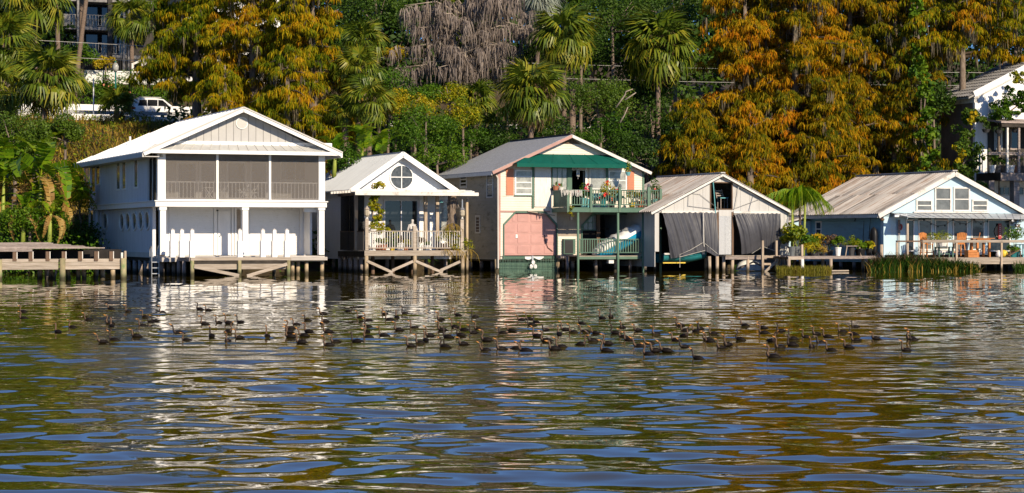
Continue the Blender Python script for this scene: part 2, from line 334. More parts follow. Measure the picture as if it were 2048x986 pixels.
# ---------------------------------------------------------------- setting: water, hillside, road
rng = np.random.default_rng(7); random.seed(7)
def smooth(a, b, x): t = np.clip((x-a)/(b-a), 0, 1); return t*t*(3-2*t)
def terr(u, v):
    u = np.asarray(u, dtype=float); v = np.asarray(v, dtype=float)
    z = -1.6 + 2.9*smooth(11, 19, v) + 9.15*smooth(19, 47, v) + 4.2*smooth(58, 63, v) + 10*smooth(72, 130, v)
    wob = .35*np.sin(u*.31+v*.17)+.25*np.sin(u*.73-v*.4+1.3)
    return z + wob*smooth(13, 19, v)*(1-smooth(42, 46, v)+smooth(66, 70, v))
def tz(u, v): return float(terr(u, v))
gu = np.arange(-110, 190.1, 1.6); gv = np.concatenate([np.arange(8, 80, .9), np.arange(80, 200, 3.0)])
UU, VV = np.meshgrid(gu, gv); ZZ = terr(UU, VV)
nv_, nu_ = UU.shape
X = O[0]+UU*UX-VV*UY; Y = O[1]+UU*UY+VV*UX
idx = np.arange(nv_*nu_).reshape(nv_, nu_)
Fc = np.stack([idx[:-1, :-1], idx[:-1, 1:], idx[1:, 1:], idx[1:, :-1]], -1).reshape(-1, 4)
props(link('hillside', npmesh('hillside', np.stack([X, Y, ZZ], -1).reshape(-1, 3), Fc, smooth=True), M['soil']), 'wooded bank rising behind the row of boathouses', None, None, 'structure')
MB().box(-110, 190, 48.6, 56.5, 10.0, 10.66).solo('road', M['asphalt'], 'grey road along the hillside', None, (0, 50, 10), kind='structure')

def water_mat():
    m, n, l, out = newmat('lake_water')
    geo = n.new('ShaderNodeNewGeometry')
    def noise(scale, detail, stretch=(1, 1, 1), rough=.55):
        mp = n.new('ShaderNodeMapping'); mp.inputs['Scale'].default_value = stretch; l.new(geo.outputs['Position'], mp.inputs[0])
        q = n.new('ShaderNodeTexNoise'); q.inputs['Scale'].default_value = scale; q.inputs['Detail'].default_value = detail; q.inputs['Roughness'].default_value = rough
        l.new(mp.outputs[0], q.inputs['Vector']); return q.outputs[0]
    small = noise(3.2, 2, (.8, 1.1, 1)); tiny = noise(11, 3, (.8, 1.2, 1))
    patch = noise(.09, 2, (.5, 1.4, 1))
    # wind-ruffled patch around the flock
    sep = n.new('ShaderNodeSeparateXYZ'); l.new(geo.outputs['Position'], sep.inputs[0])
    mr1 = n.new('ShaderNodeMapRange'); mr1.interpolation_type = 'SMOOTHSTEP'; mr1.inputs[1].default_value = 30; mr1.inputs[2].default_value = 35; l.new(sep.outputs[1], mr1.inputs[0])
    mr2 = n.new('ShaderNodeMapRange'); mr2.interpolation_type = 'SMOOTHSTEP'; mr2.inputs[1].default_value = 46; mr2.inputs[2].default_value = 38; l.new(sep.outputs[1], mr2.inputs[0])
    mm = n.new('ShaderNodeMath'); mm.operation = 'MULTIPLY'; l.new(mr1.outputs[0], mm.inputs[0]); l.new(mr2.outputs[0], mm.inputs[1])
    pr = n.new('ShaderNodeMapRange'); pr.inputs[1].default_value = .38; pr.inputs[2].default_value = .58; l.new(patch, pr.inputs[0])
    m2 = n.new('ShaderNodeMath'); m2.operation = 'MULTIPLY'; l.new(mm.outputs[0], m2.inputs[0]); l.new(pr.outputs[0], m2.inputs[1])
    st = n.new('ShaderNodeMath'); st.operation = 'MULTIPLY_ADD'; st.inputs[1].default_value = .14; st.inputs[2].default_value = .006; l.new(m2.outputs[0], st.inputs[0])
    b1 = n.new('ShaderNodeBump'); b1.inputs['Strength'].default_value = .03; b1.inputs['Distance'].default_value = .05; l.new(small, b1.inputs['Height'])
    b2 = n.new('ShaderNodeBump'); b2.inputs['Distance'].default_value = .03; l.new(st.outputs[0], b2.inputs['Strength']); l.new(tiny, b2.inputs['Height']); l.new(b1.outputs[0], b2.inputs['Normal'])
    p = n.new('ShaderNodeBsdfPrincipled'); p.inputs['Base Color'].default_value = (.058, .044, .002, 1); p.inputs['Roughness'].default_value = .0; p.inputs['IOR'].default_value = 1.333
    l.new(b2.outputs[0], p.inputs['Normal']); l.new(p.outputs[0], out.inputs[0]); return m
ys = [986.0*1.06]; Yr = []
Yc = 15.5
while Yc < 170:
    Yr.append(Yc); Yc += max(.095, .62*Yc*Yc/(F*H))
Yr = np.array([-150, -60, -20, 0, 6, 11, 14]+Yr+[200, 300])
xr = np.concatenate([[-4.2, -1.8, -.9, -.6, -.45], np.arange(-1330, 1331, 7.0)/F, [.45, .6, .9, 1.8, 4.2]])
XX = xr[None, :]*np.maximum(Yr, 30)[:, None]*1.0
near = (Yr < 30)
XX[near] = xr[None, :]*np.maximum(Yr[near], 15)[:, None]
YY = np.repeat(Yr[:, None], len(xr), 1)
Zw = np.zeros_like(XX)
wr = np.random.default_rng(11)
nw = 84
for i in range(nw):
    lam = .33*(2.5/.33)**wr.random()
    k = 2*math.pi/lam; th = wr.normal(0, .55)+.12
    sl_ = .0108*(lam/1.5)**(-.04)
    ph = wr.random()*6.283
    Zw += sl_/k*np.sin(k*(np.sin(th)*XX+np.cos(th)*YY)+ph)*(0.75+.5*np.sin(.07*XX*np.cos(i)+.11*YY*np.sin(i*1.7)+i))
att = 1-.10*smooth(18, 34, YY)-.05*smooth(40, 90, YY)
att *= smooth(8, 14, YY)*(1-smooth(150, 170, YY))*(np.abs(XX) < np.maximum(YY, 15)*.34)
Zw *= att
idx = np.arange(XX.size).reshape(XX.shape)
Fc = np.stack([idx[:-1, :-1], idx[:-1, 1:], idx[1:, 1:], idx[1:, :-1]], -1).reshape(-1, 4)
props(link('water', npmesh('water', np.stack([XX, YY, Zw], -1).reshape(-1, 3), Fc, smooth=True), water_mat()), 'rippled brown lake water reflecting trees and sky', None, None, 'structure')

# ---------------------------------------------------------------- plants: generators
def unit(a): return a/np.maximum(1e-9, np.linalg.norm(a, axis=-1, keepdims=True))
def diamonds(rg, P, N, L, Wd, spread=.7, droop=0.):
    """one four-cornered leaf at each point P, facing roughly along N"""
    n = len(P); nn = unit(unit(N)+spread*rg.normal(size=(n, 3)))
    t = rg.normal(size=(n, 3)); t[:, 2] -= droop; t = unit(t-(t*nn).sum(1, keepdims=True)*nn); b = np.cross(nn, t)
    L = (L*(.65+.7*rg.random(n)))[:, None]; w = L*Wd
    V = np.stack([P-t*L*.5, P+b*w*.5-nn*w*.08, P+t*L*.5, P-b*w*.5-nn*w*.08], 1)
    return V.reshape(-1, 3), np.arange(n*4).reshape(n, 4)
def lobes(rg, c, r, n, lr=.42, flat=1.0):
    """leaf clumps spread through an ellipsoid: centres and radii"""
    d = unit(rg.normal(size=(n, 3))); d[:, 2] = np.abs(d[:, 2])*.9-.28*rg.random(n)*2; d = unit(d)
    q = .45+.42*rg.random((n, 1)); cc = np.array(c)+d*q*np.array(r)
    rr = lr*(.6+.8*rg.random(n))*np.mean(r); return cc, rr
def foliage(rg, c, r, n, L, Wd=.5, nl=16, lr=.42, spread=.7, droop=.2, tint=(.5, .2), base=None):
    n = int(n*1.45); cc, rr = lobes(rg, c, r, nl, lr); wgt = rr**2; wgt /= wgt.sum()
    k = rg.choice(nl, n, p=wgt); d = unit(rg.normal(size=(n, 3))+np.array([0, 0, .25]))
    q = np.where(rg.random(n) < .75, .78+.3*rg.random(n), .2+.8*rg.random(n))[:, None]
    P = cc[k]+d*q*rr[k][:, None]*np.array([1, 1, .8]); V, Fc = diamonds(rg, P, d+np.array([0, 0, .35]), L, Wd, spread, droop)
    lt = rg.normal(size=nl)*.5
    T = np.clip(tint[0]+tint[1]*(lt[k]*.9+rg.normal(size=n)*.6), 0, 1); return V, Fc, T
def cat(parts):
    V = []; Fc = []; T = []; n = 0
    for v, f, t in parts: V.append(v); Fc.append(f+n); T.append(t); n += len(v)
    return np.concatenate(V), np.concatenate(Fc), np.concatenate(T)
def leafpart(name, parent, m, parts, kind=None, label=None):
    V, Fc, T = cat(parts) if isinstance(parts, list) else parts
    return link(name, npmesh(name, V-np.array(bs(parent)), Fc, T), m, parent, kind, label)
def trunk_mb(pts, rs, n=7): return MB().tube(pts, rs, n)
def seeded(s): return np.random.default_rng(s)
def bush(name, label, cat_, c, r, n, L, m, seed, group=None, nl=14, lr=.45, tint=(.5, .22), Wd=.5, trunk=True, droop=.2, flowers=None, stem=None):
    """leafy shrub or broadleaf tree: crown + trunk with limbs; c is the crown's middle"""
    rg = seeded(seed); g = stem if stem is not None else max(tz(c[0], c[1]), 0)
    T = thing(name, label, cat_, (c[0], c[1], g), group)
    leafpart('crown' if trunk else 'foliage', T, m, foliage(rg, c, r, n, L, Wd, nl, lr, tint=tint, droop=droop))
    if trunk:
        mb = MB(); rt = .05+.035*np.mean(r); b = (c[0]+rg.normal()*.2, c[1], g-.3); mid = (c[0]+rg.normal()*.15, c[1], c[2]-.35*r[2])
        mb.tube([b, tuple((np.array(b)+np.array(mid))/2+rg.normal(size=3)*.1), mid, (c[0], c[1], c[2]+.4*r[2])], [rt*1.2, rt, rt*.75, rt*.2], 7)
        for i in range(6):
            d = unit(rg.normal(size=3)+np.array([0, 0, .4])); e = np.array(c)+d*np.array(r)*.8; mb.tube([mid, tuple((np.array(mid)+e)/2+np.array([0, 0, .1])), tuple(e)], [rt*.5, rt*.35, rt*.08], 5)
        mb.part('trunk', M['bark'], T, smooth=True)
    if flowers:
        mf, k, s = flowers; P = np.array(c)+unit(rg.normal(size=(k, 3))-np.array([0, .6, 0]))*np.array(r)*.95
        pp = np.repeat(P, 6, 0)+rg.normal(size=(k*6, 3))*s*.3; V, Fc = diamonds(rg, pp, np.tile([0, -1, .4], (k*6, 1)), s, .8)
        leafpart('flowers', T, mf, (V, Fc, np.full(len(Fc), .5)), 'stuff')
    return T

# strands: drooping cypress sprays and hanging moss
def strands(rg, cen, rad, k, Lr, w, dome=.5, out=.25, curl=.05, one=False):
    """k narrow drooping strips hang from a domed tuft round every centre"""
    n = len(cen)*k; c = np.repeat(cen, k, 0); r = np.repeat(rad, k)
    a = rg.random(n)*2*math.pi; q = np.sqrt(rg.random(n)); d = np.stack([np.cos(a), np.sin(a), np.zeros(n)], 1)
    P0 = c+d*(q*r)[:, None]; P0[:, 2] += dome*r*(1-q*q)-.1*r*rg.random(n)
    L = (Lr[0]+(Lr[1]-Lr[0])*rg.random(n))*(.6+.4*q); dn = np.array([0, 0, -1.0])
    P1 = P0+d*(out*L)[:, None]*.8+dn*(L*.38)[:, None]+rg.normal(size=(n, 3))*curl*.5
    P2 = P1+d*(out*L)[:, None]*.2+dn*(L*.62)[:, None]+rg.normal(size=(n, 3))*curl
    s = a+math.pi/2+rg.normal(size=n)*.7; b = np.stack([np.cos(s), np.sin(s), rg.normal(size=n)*.25], 1)*(w*(.6+.8*rg.random(n)))[:, None]
    if one:
        V = np.stack([P0, P1+b*.6, P2, P1-b*.6], 1).reshape(-1, 3); return V, np.arange(n*4).reshape(n, 4)
    V = np.stack([P0-b*.5, P0+b*.5, P1+b*.6, P1-b*.6, P2+b*.12, P2-b*.12], 1).reshape(-1, 3)
    i = np.arange(n)[:, None]*6; Fc = np.concatenate([i+np.array([[0, 1, 2, 3]]), i+np.array([[3, 2, 4, 5]])], 1).reshape(-1, 4)
    return V, Fc
def cypress(label, u, v, ztop, rad, seed, m='cyp_rust', nb=80, zlow=None, moss=.12, group='bald cypress trees in autumn colour', lean=(0, 0), tint=.5, mossm='moss_tan', kk=50, dens=1.0, shape=.65, name='cypress_tree', bough_pos=None):
    rg = seeded(seed); g = tz(u, v); T = thing(name, label, 'tree', (u, v, g), group)
    zlow = g+1.5 if zlow is None else zlow
    h = ztop-g; pts = [(u, v, g-.4), (u+.1, v, g+.12*h), (u+lean[0]*.5, v+lean[1]*.5, g+.5*h), (u+lean[0], v+lean[1], ztop)]
    MB().tube(pts, [.55, .36, .24, .05], 8).part('trunk', M['bark'], T, smooth=True)
    cen = []; ra = []; tb = []; mcen = []; lm = MB()
    for i in range(nb):
        f = (i+rg.random())/nb; z = zlow+(ztop-zlow)*f; R_ = rad*((1-f)**shape*.92+.10)*(.62+.5*rg.random())
        az = rg.random()*2*math.pi; fu_ = (z-g)/h; ox, oy = u+lean[0]*fu_, v+lean[1]*fu_
        dx, dy = math.cos(az), math.sin(az); drop = -.12-.22*rg.random(); tb_ = rg.normal()*.16; nseg = max(2, int(R_/.44*dens))
        pl = [(ox, oy, z)]
        for j in range(1, nseg+1):
            s = j/nseg; px_, py_ = ox+dx*R_*s, oy+dy*R_*s; pz = z+.35*R_*.3*math.sin(s*2.2)+drop*R_*s*s
            pl.append((px_, py_, pz))
            if s > .15:
                w = .45*(1-.35*s)
                for t in range(2 if s < .9 else 1):
                    o = rg.normal()*w*1.1; cen.append((px_-dy*o+rg.normal()*.12, py_+dx*o+rg.normal()*.12, pz+rg.normal()*.14-.12*abs(o))); ra.append(.20+.24*rg.random()); tb.append(tb_+rg.normal()*.12)
                    if rg.random() < moss*.7: mcen.append((px_-dy*o*.6, py_+dx*o*.6, pz-.25))
        st = pl[::max(1, len(pl)//4)]
        if st[-1] != pl[-1]: st.append(pl[-1])
        lm.tube(st, list(np.linspace(.055+.012*R_, .012, len(st))), 5)
    lm.part('limbs', M['limb'], T, smooth=True)
    bm = MB()
    for i in range(10):
        c = np.array(cen[int(rg.integers(len(cen)))]); a = rg.random()*6.28; d = np.array([math.cos(a), math.sin(a)*.6-.5, .15+.3*rg.random()]); L = .7+.9*rg.random()
        bm.tube([tuple(c-d*L*.4), tuple(c+d*L*.3+np.array([0, 0, .08])), tuple(c+d*L*.7)], [.03, .022, .008], 5).tube([tuple(c+d*L*.25), tuple(c+d*L*.5+np.array([.2, 0, .22]))], [.016, .006], 4)
    bm.part('bare_twigs', M['limb_pale'], T, 'stuff')
    V, Fc = strands(rg, np.array(cen), np.array(ra), kk, (.24, .58), .050, .75, .28, .07, True)
    tt = np.clip(tint+np.repeat(np.array(tb), kk)+rg.normal(size=len(cen)*kk)*.17, 0, 1)
    leafpart('crown', T, M[m], (V, Fc, tt))
    if mcen:
        V, Fc = strands(rg, np.array(mcen), np.full(len(mcen), .16), 9, (.5, 1.3), .06, .2, .03, .06)
        leafpart('moss', T, M[mossm], (V, Fc, np.clip(.5+rg.normal(size=len(Fc))*.2, 0, 1)), 'stuff')
    return T
def fan_mesh(seed, dead=False):
    """one fan palm leaf along +x: petiole and a ring of pleated, drooping segments"""
    rg = seeded(seed); V = []; Fq = []; T = []
    Lp = .70 if not dead else .5
    def quad(a, b, c, d, t): n = len(V); V.extend([a, b, c, d]); Fq.append((n, n+1, n+2, n+3)); T.append(t)
    for s in (-1, 1): quad((0, .022*s, 0), (0, -.022*s, .01), (Lp, -.014*s, .02), (Lp, .014*s, .02), .75)
    ns = 27
    for i in range(ns):
        a = -2.15+4.3*i/(ns-1)+rg.normal()*.05; ln = (.98-.28*abs(a)/2.15)*(.85+.25*rg.random())*(.8 if dead else 1)
        dx, dy = math.cos(a), math.sin(a); ax = -dy, dx; w = .036 if not dead else .028; dr = (.45+.4*rg.random()) if not dead else .75
        p0 = np.array([Lp+.02*dx, .02*dy, .02]); p1 = np.array([Lp+dx*ln*.5, dy*ln*.5, .05-.10*dr*ln-.12*abs(dy)*ln]); p2 = np.array([Lp+dx*ln*(.97-.25*dr), dy*ln*(.97-.3*dr), .02-.62*dr*ln-.25*abs(dy)*ln*.6])
        b = np.array([ax[0], ax[1], .25])*w; t = .5+.15*rg.normal()+(.12 if i % 4 == 0 else 0)
        quad(tuple(p0-b*.3), tuple(p0+b*.3), tuple(p1+b), tuple(p1-b), t); quad(tuple(p1-b), tuple(p1+b), tuple(p2+b*.12), tuple(p2-b*.12), min(1, t+.1))
    me = npmesh('frond', np.array(V), np.array(Fq), np.clip(T, 0, 1)); return me
def fan_palm(label, u, v, zc, r, seed, n=44, dead=12, lean=0., group='cabbage palms', m='palm_leaf', zb=None, heart=False, low=-62):
    rg = seeded(seed); g = tz(u-lean, v) if zb is None else zb; T = thing('fan_palm', label, 'palm tree', (u-lean, v, g), group)
    MB().tube([(u-lean, v, g-.3), (u-lean*.75, v, g+(zc-g)*.3), (u-lean*.25, v, g+(zc-g)*.75), (u, v, zc)], [.24, .19, .17, .2], 8).part('trunk', M['bark_palm'], T, smooth=True)
    sc = r/1.5
    if heart:
        V, Fc = strands(rg, np.array([(u+x, v-.35*r, zc+y) for x, y in rg.normal(size=(16, 2))*r*.17]), np.full(16, r*.2), 26, (.2, .7), .03, .5, .6, .25, True); leafpart('flower_stalks', T, M['heart'], (V, Fc, rg.random(len(Fc))), 'stuff')
    for i in range(n+dead):
        d = i >= n
        el = R(84-(84-low)*((i+.5)/n)**.85+rg.normal()*7) if not d else R(-62-18*rg.random())
        az = i*2.399+rg.normal()*.25
        key = ('fan', int(rg.integers(4)), d)
        shared('frond' if not d else 'dead_frond', key, lambda: fan_mesh(key[1]+10*d, d), M['palm_dead'] if d else M[m], T, (u+.1*math.cos(az), v+.1*math.sin(az), zc+(.12 if not d else -.1)), (rg.normal()*.3, -el, az), scale=sc*(.85+.3*rg.random()))
    return T
def blade_leaf(seed, L=2.0, w=.26, bend=.9, torn=True):
    """banana leaf along +x, arched, each half a row of slightly torn strips"""
    rg = seeded(seed); V = []; Fq = []; T = []; n = 14
    def pt(s): return np.array([L*(s-.18*bend*s*s*s), 0, L*(.16*math.sin(s*2.4)-.42*bend*s*s*s)])
    for i in range(n):
        s0, s1 = .12+.88*i/n, .12+.88*(i+1)/n-(.010 if torn else 0)
        for sg in (-1, 1):
            wd = lambda s: w*math.sin(min(1, max(0, (s-.10)/.9))**.6*math.pi*.96)**.6+.012
            dz = rg.normal()*.03 if torn else 0; a, b = pt(s0), pt(s1); q = len(V)
            e1 = b+np.array([.02, sg*wd(s1), .05+dz]); e0 = a+np.array([.02, sg*wd(s0), .05+dz])
            V.extend([tuple(a), tuple(b), tuple(e1), tuple(e0)]); Fq.append((q, q+1, q+2, q+3) if sg > 0 else (q+3, q+2, q+1, q)); T.append(.5+.18*rg.normal())
    for i in range(6):
        s0, s1 = i/6, (i+1)/6; a, b = pt(s0), pt(s1); q = len(V); V.extend([tuple(a+np.array([0, .02, .012])), tuple(a-np.array([0, .02, -.012])), tuple(b-np.array([0, .012, -.012])), tuple(b+np.array([0, .012, .012]))]); Fq.append((q, q+1, q+2, q+3)); T.append(.9)
    return npmesh('leaf', np.array(V), np.array(Fq), np.clip(T, 0, 1))
def banana(label, u, v, z0, h, seed, n=8, dry=3, L=2.0, group='banana plants', name='banana_plant', low=-8):
    rg = seeded(seed); T = thing(name, label, 'plant', (u, v, z0), group)
    MB().tube([(u, v, z0-.3), (u+.05, v, z0+h*.5), (u+.1, v, z0+h)], [.15, .12, .07], 8).part('stem', M['stem_green'], T, smooth=True)
    for i in range(n+dry):
        d = i >= n; az = i*2.4+rg.normal()*.3; el = R(70-(70-low)*(i/n)+rg.normal()*9) if not d else R(-50+25*rg.random())
        key = ('ban', int(rg.integers(3)), d)
        shared('leaf' if not d else 'dry_leaf', key, lambda: blade_leaf(key[1]+20*d, 2.0, .27 if not d else .17, .8+.25*key[1] if not d else 1.3), M['banana_dry'] if d else M['banana'], T, (u+.1, v, z0+h-.05), (rg.normal()*.35, -el, az), scale=L/2*(.95+.4*rg.random()))
    return T
def feather_mesh(seed, L=2.6):
    """feather palm leaf along +x: rises, arches and lets its leaflets hang"""
    rg = seeded(seed); V = []; Fq = []; T = []; n = 40; a_, b_ = [(.38, 1.12), (.62, .88), (.86, .58), (.5, 1.0)][seed % 4]
    def pt(s): return np.array([L*(a_*s+.12*s*s), .12*L*s*s*rg_y, L*(b_*s-(b_*1.02+.28)*s**2.3)])
    rg_y = rg.normal()
    for i in range(n):
        s = .14+.86*i/n; a = pt(s); ln = .58*math.sin(.4+s*2.4)*(.75+.4*rg.random())
        for sg in (-1, 1):
            o = rg.normal()*.05; b = a+np.array([.16*ln+o, sg*ln*.30, -.30*ln]); c = a+np.array([.16*ln+o, sg*ln*.36+o, -1.15*ln]); q = len(V); w = np.array([.012, .006*sg, .004])
            V.extend([tuple(a-w), tuple(a+w), tuple(b+w), tuple(b-w), tuple(c+w*.2), tuple(c-w*.2)]); Fq += [(q, q+1, q+2, q+3), (q+3, q+2, q+4, q+5)]; t = .5+.25*rg.normal(); T += [t, t]
    for i in range(8):
        a, b = pt(i/8), pt((i+1)/8); q = len(V); V.extend([tuple(a+np.array([0, .02, 0])), tuple(a-np.array([0, .02, 0])), tuple(b-np.array([0, .012, 0])), tuple(b+np.array([0, .012, 0]))]); Fq.append((q, q+1, q+2, q+3)); T.append(.95)
    return npmesh('frond', np.array(V), np.array(Fq), np.clip(T, 0, 1))
def blades(rg, P, h, w, lean=.2, nod=.15):
    """upright grass blades rooted at P"""
    n = len(P); a = rg.random(n)*6.283; d = np.stack([np.cos(a), np.sin(a), np.zeros(n)], 1); hh = (h[0]+(h[1]-h[0])*rg.random(n))[:, None]
    b = np.stack([-d[:, 1], d[:, 0], np.zeros(n)], 1)*w*(.7+.6*rg.random((n, 1))); up = np.array([0, 0, 1.0])
    P1 = P+up*hh*.6+d*hh*lean*.5; P2 = P+up*hh+d*hh*(lean+nod)
    V = np.stack([P-b*.5, P+b*.5, P1+b*.5, P1-b*.5, P2+b*.1, P2-b*.1], 1).reshape(-1, 3); i = np.arange(n)[:, None]*6
    return V, np.concatenate([i+np.array([[0, 1, 2, 3]]), i+np.array([[3, 2, 4, 5]])], 1).reshape(-1, 4)
def pot(label, u, v, z, h, r, mpot, leaf, lh, lr_, seed, n=160, L=.14, Wd=.4, tint=(.5, .2), flowers=None, droop=0., group=None, shape='pot', name='potted_plant'):
    T = thing(name, label, 'potted plant', (u, v, z), group); rg = seeded(seed)
    MB().lathe((u, v, z), [(r*.72, 0), (r, h*.86), (r*1.1, h*.87), (r*1.1, h), (r*.9, h*1.001)], 10).part('pot', mpot, T, smooth=False)
    parts = [foliage(rg, (u, v, z+h+lh*.5), (lr_, lr_, lh*.55), n, L, Wd, 8, .5, tint=tint, droop=droop)]
    leafpart('foliage', T, leaf, parts)
    mb = MB()
    for i in range(5): a = rg.random()*6.28; mb.tube([(u, v, z+h*.9), (u+math.cos(a)*lr_*.5, v+math.sin(a)*lr_*.5, z+h+lh*.6)], [.015, .008], 4)
    mb.part('stem', M['stem_green'], T)
    if flowers:
        mf, k, s = flowers; P = np.array((u, v, z+h+lh*.6))+unit(rg.normal(size=(k, 3))-np.array([0, .8, 0]))*np.array((lr_, lr_, lh*.55))
        for p in P:
            V, Fc = diamonds(rg, np.repeat(p[None], 6, 0)+rg.normal(size=(6, 3))*s*.25, np.tile([0, -1, .4], (6, 1)), s, .9); leafpart('flower', T, mf, (V, Fc, np.full(6, .5)))
    return T
def skinned(name, verts, edges, radii, m, parent, sub=2):
    """one continuous body grown round a skeleton"""
    me = bpy.data.meshes.new(name); b = bs(parent); me.from_pydata([(p[0]-b[0], p[1]-b[1], p[2]-b[2]) for p in verts], edges, []); me.materials.append(m)
    o = bpy.data.objects.new(name, me); C.objects.link(o); o.parent = parent
    sk = o.modifiers.new('skin', 'SKIN')
    for i, r in enumerate(radii):
        me.skin_vertices[0].data[i].radius = r if hasattr(r, '__len__') else (r, r)
    me.skin_vertices[0].data[0].use_root = True
    ss = o.modifiers.new('sub', 'SUBSURF'); ss.levels = sub; ss.render_levels = sub; return o

# ---------------------------------------------------------------- builders shared by the houses
def clap(mb, v, zs, ulr, side=-1, proud=.03):
    """lapped boards on a front wall: zs course heights, ulr(z) -> (u0,u1)"""
    for a, b in zip(zs[:-1], zs[1:]):
        l0, r0 = ulr(a); l1, r1 = ulr(b)
        if r0-l0 < .05: continue
        if r1 < l1: l1 = r1 = (l1+r1)/2
        mb.quad((l0, v-proud, a), (r0, v-proud, a), (r1, v-.003, b), (l1, v-.003, b))
        mb.quad((l0, v, a+.002), (r0, v, a+.002), (r0, v-proud, a), (l0, v-proud, a))
def clap_side(mb, u, zs, v0, v1, proud=.06):
    for a, b in zip(zs[:-1], zs[1:]):
        mb.quad((u-proud, v1, a), (u-proud, v0, a), (u-.003, v0, b), (u-.003, v1, b))
        mb.quad((u, v1, a+.002), (u, v0, a+.002), (u-proud, v0, a), (u-proud, v1, a))
def fwin(T, x0, y0, x1, y1, v, nx, ny, fw, mf, mg, name='window', d=.05):
    """framed window seen between photo pixels on the wall at depth v; frame > panes"""
    u0, u1 = fu(x0, v), fu(x1, v); xm = (x0+x1)/2; z1, z0 = fz(xm, y0, v), fz(xm, y1, v)
    mb = MB()
    mb.box(u0, u0+fw, v-d, v-.004, z0, z1).box(u1-fw, u1, v-d, v-.004, z0, z1).box(u0+fw, u1-fw, v-d+.003, v-.004, z1-fw, z1).box(u0+fw, u1-fw, v-d+.003, v-.004, z0, z0+fw)
    mw = fw*.6; cu = (u1-u0-2*fw-(nx-1)*mw)/nx; cz = (z1-z0-2*fw-(ny-1)*mw)/ny
    for i in range(1, nx): a = u0+fw+i*cu+(i-1)*mw; mb.box(a, a+mw, v-d+.008, v-.004, z0+fw, z1-fw)
    for j in range(1, ny): b = z0+fw+j*cz+(j-1)*mw; mb.box(u0+fw, u1-fw, v-d+.012, v-.004, b, b+mw)
    f = mb.part(name, mf, T)
    for i in range(nx):
        for j in range(ny):
            a = u0+fw+i*(cu+mw); b = z0+fw+j*(cz+mw)
            pbox('pane', mg, f, a, a+cu, v-.022, v-.006, b, b+cz)
    return f
def swin(T, x0, y0, x1, y1, u, fw, mf, mg, ny=1, d=.05):
    """the same on a left side wall (plane u)"""
    v1, z1 = sd(x0, (y0), u); v0, _ = sd(x1, y0, u); ym = (y0+y1)/2
    z1 = sd((x0+x1)/2, y0, u)[1]; z0 = sd((x0+x1)/2, y1, u)[1]
    mb = MB(); mb.box(u-d, u-.004, v0, v0+fw, z0, z1).box(u-d, u-.004, v1-fw, v1, z0, z1).box(u-d+.003, u-.004, v0+fw, v1-fw, z1-fw, z1).box(u-d+.003, u-.004, v0+fw, v1-fw, z0, z0+fw)
    cz = (z1-z0-2*fw-(ny-1)*fw*.7)/ny
    for j in range(1, ny): b = z0+fw+j*cz+(j-1)*fw*.7; mb.box(u-d+.006, u-.004, v0+fw, v1-fw, b, b+fw*.7)
    f = mb.part('window', mf, T)
    for j in range(ny): b = z0+fw+j*(cz+fw*.7); pbox('pane', mg, f, u-.02, u-.006, v0+fw, v1-fw, b, b+cz)
    return f
def gable_fn(uL, uR, uA, z0, zA):
    """u extent of a gable triangle at height z (base uL..uR at z0, apex uA at zA)"""
    def fn(z):
        t = min(1, max(0, (z-z0)/(zA-z0))); return uL+(uA-uL)*t, uR+(uA-uR)*t
    return fn
def rake(T, p, q, v, w, h, m, name='rake_board'):
    return MB().bar((p[0], v, p[1]), (q[0], v, q[1]), w, h).part(name, m, T)
def sheets(T, uE, zE, uR_, zR, v0, v1, n, m, rows=1, name='roof_sheet', ribs=3, frac=(0, 1), dark=None, t=.02):
    """corrugated sheets laid from the eave up to the ridge: one object each, ribs in its mesh"""
    dv = (v1-v0)/n
    for r in range(rows):
        f0, f1 = frac[0]+(frac[1]-frac[0])*r/rows, frac[0]+(frac[1]-frac[0])*(r+1)/rows
        if r: f0 -= .03
        a = (uE+(uR_-uE)*f0, zE+(zR-zE)*f0+.012*r); b = (uE+(uR_-uE)*f1, zE+(zR-zE)*f1+.012*r)
        for i in range(n):
            key = ('sheet', name, root(T).name, round(uE, 2), r)
            def mk():
                mb = MB(); k = ribs*2; prof = [(-.004, 0.)]
                for j in range(ribs):
                    c = dv*(j+.5)/ribs; w = dv/ribs*.22; prof += [(c-w*1.3, 0), (c-w*.7, .06), (c+w*.7, .06), (c+w*1.3, 0)]
                prof.append((dv+.004, 0.))
                L = len(prof); lo = [(0, p[0], p[1]) for p in prof]; hi = [(b[0]-a[0], p[0], b[1]-a[1]+p[1]) for p in prof]
                lo2 = [(x, y, z-t) for x, y, z in lo]
                mb.add(lo+hi+lo2, [(j, j+1, L+j+1, L+j) if uE < uR_ else (j+1, j, L+j, L+j+1) for j in range(L-1)]+[(2*L+j, 2*L+j+1, j+1, j) for j in range(L-1)])
                return mb.mesh(name, (0, 0, 0))
            mm = dark if (dark and random.random() < .25) else m
            shared(name, key, mk, mm, T, (a[0], v0+i*dv, a[1]))
def railing(T, x0, x1, ytop, ybot, v, mrail, mbal, pitch, bw=.035, rw=.07, skip=0, name='baluster'):
    u0, u1 = fu(x0, v), fu(x1, v); xm = (x0+x1)/2; zt, zb = fz(xm, ytop, v), fz(xm, ybot, v)
    pbox('rail', mrail, T, u0, u1, v-rw/2, v+rw/2, zt-.05, zt); pbox('rail', mrail, T, u0, u1, v-rw/2, v+rw/2, zb, zb+.06)
    n = max(2, int(round((u1-u0)/pitch)))
    for i in range(n):
        u = u0+(u1-u0)*(i+.5)/n
        pbox(name, mbal, T, u-bw/2, u+bw/2, v-bw/2, v+bw/2, zb+.06, zt-.05)
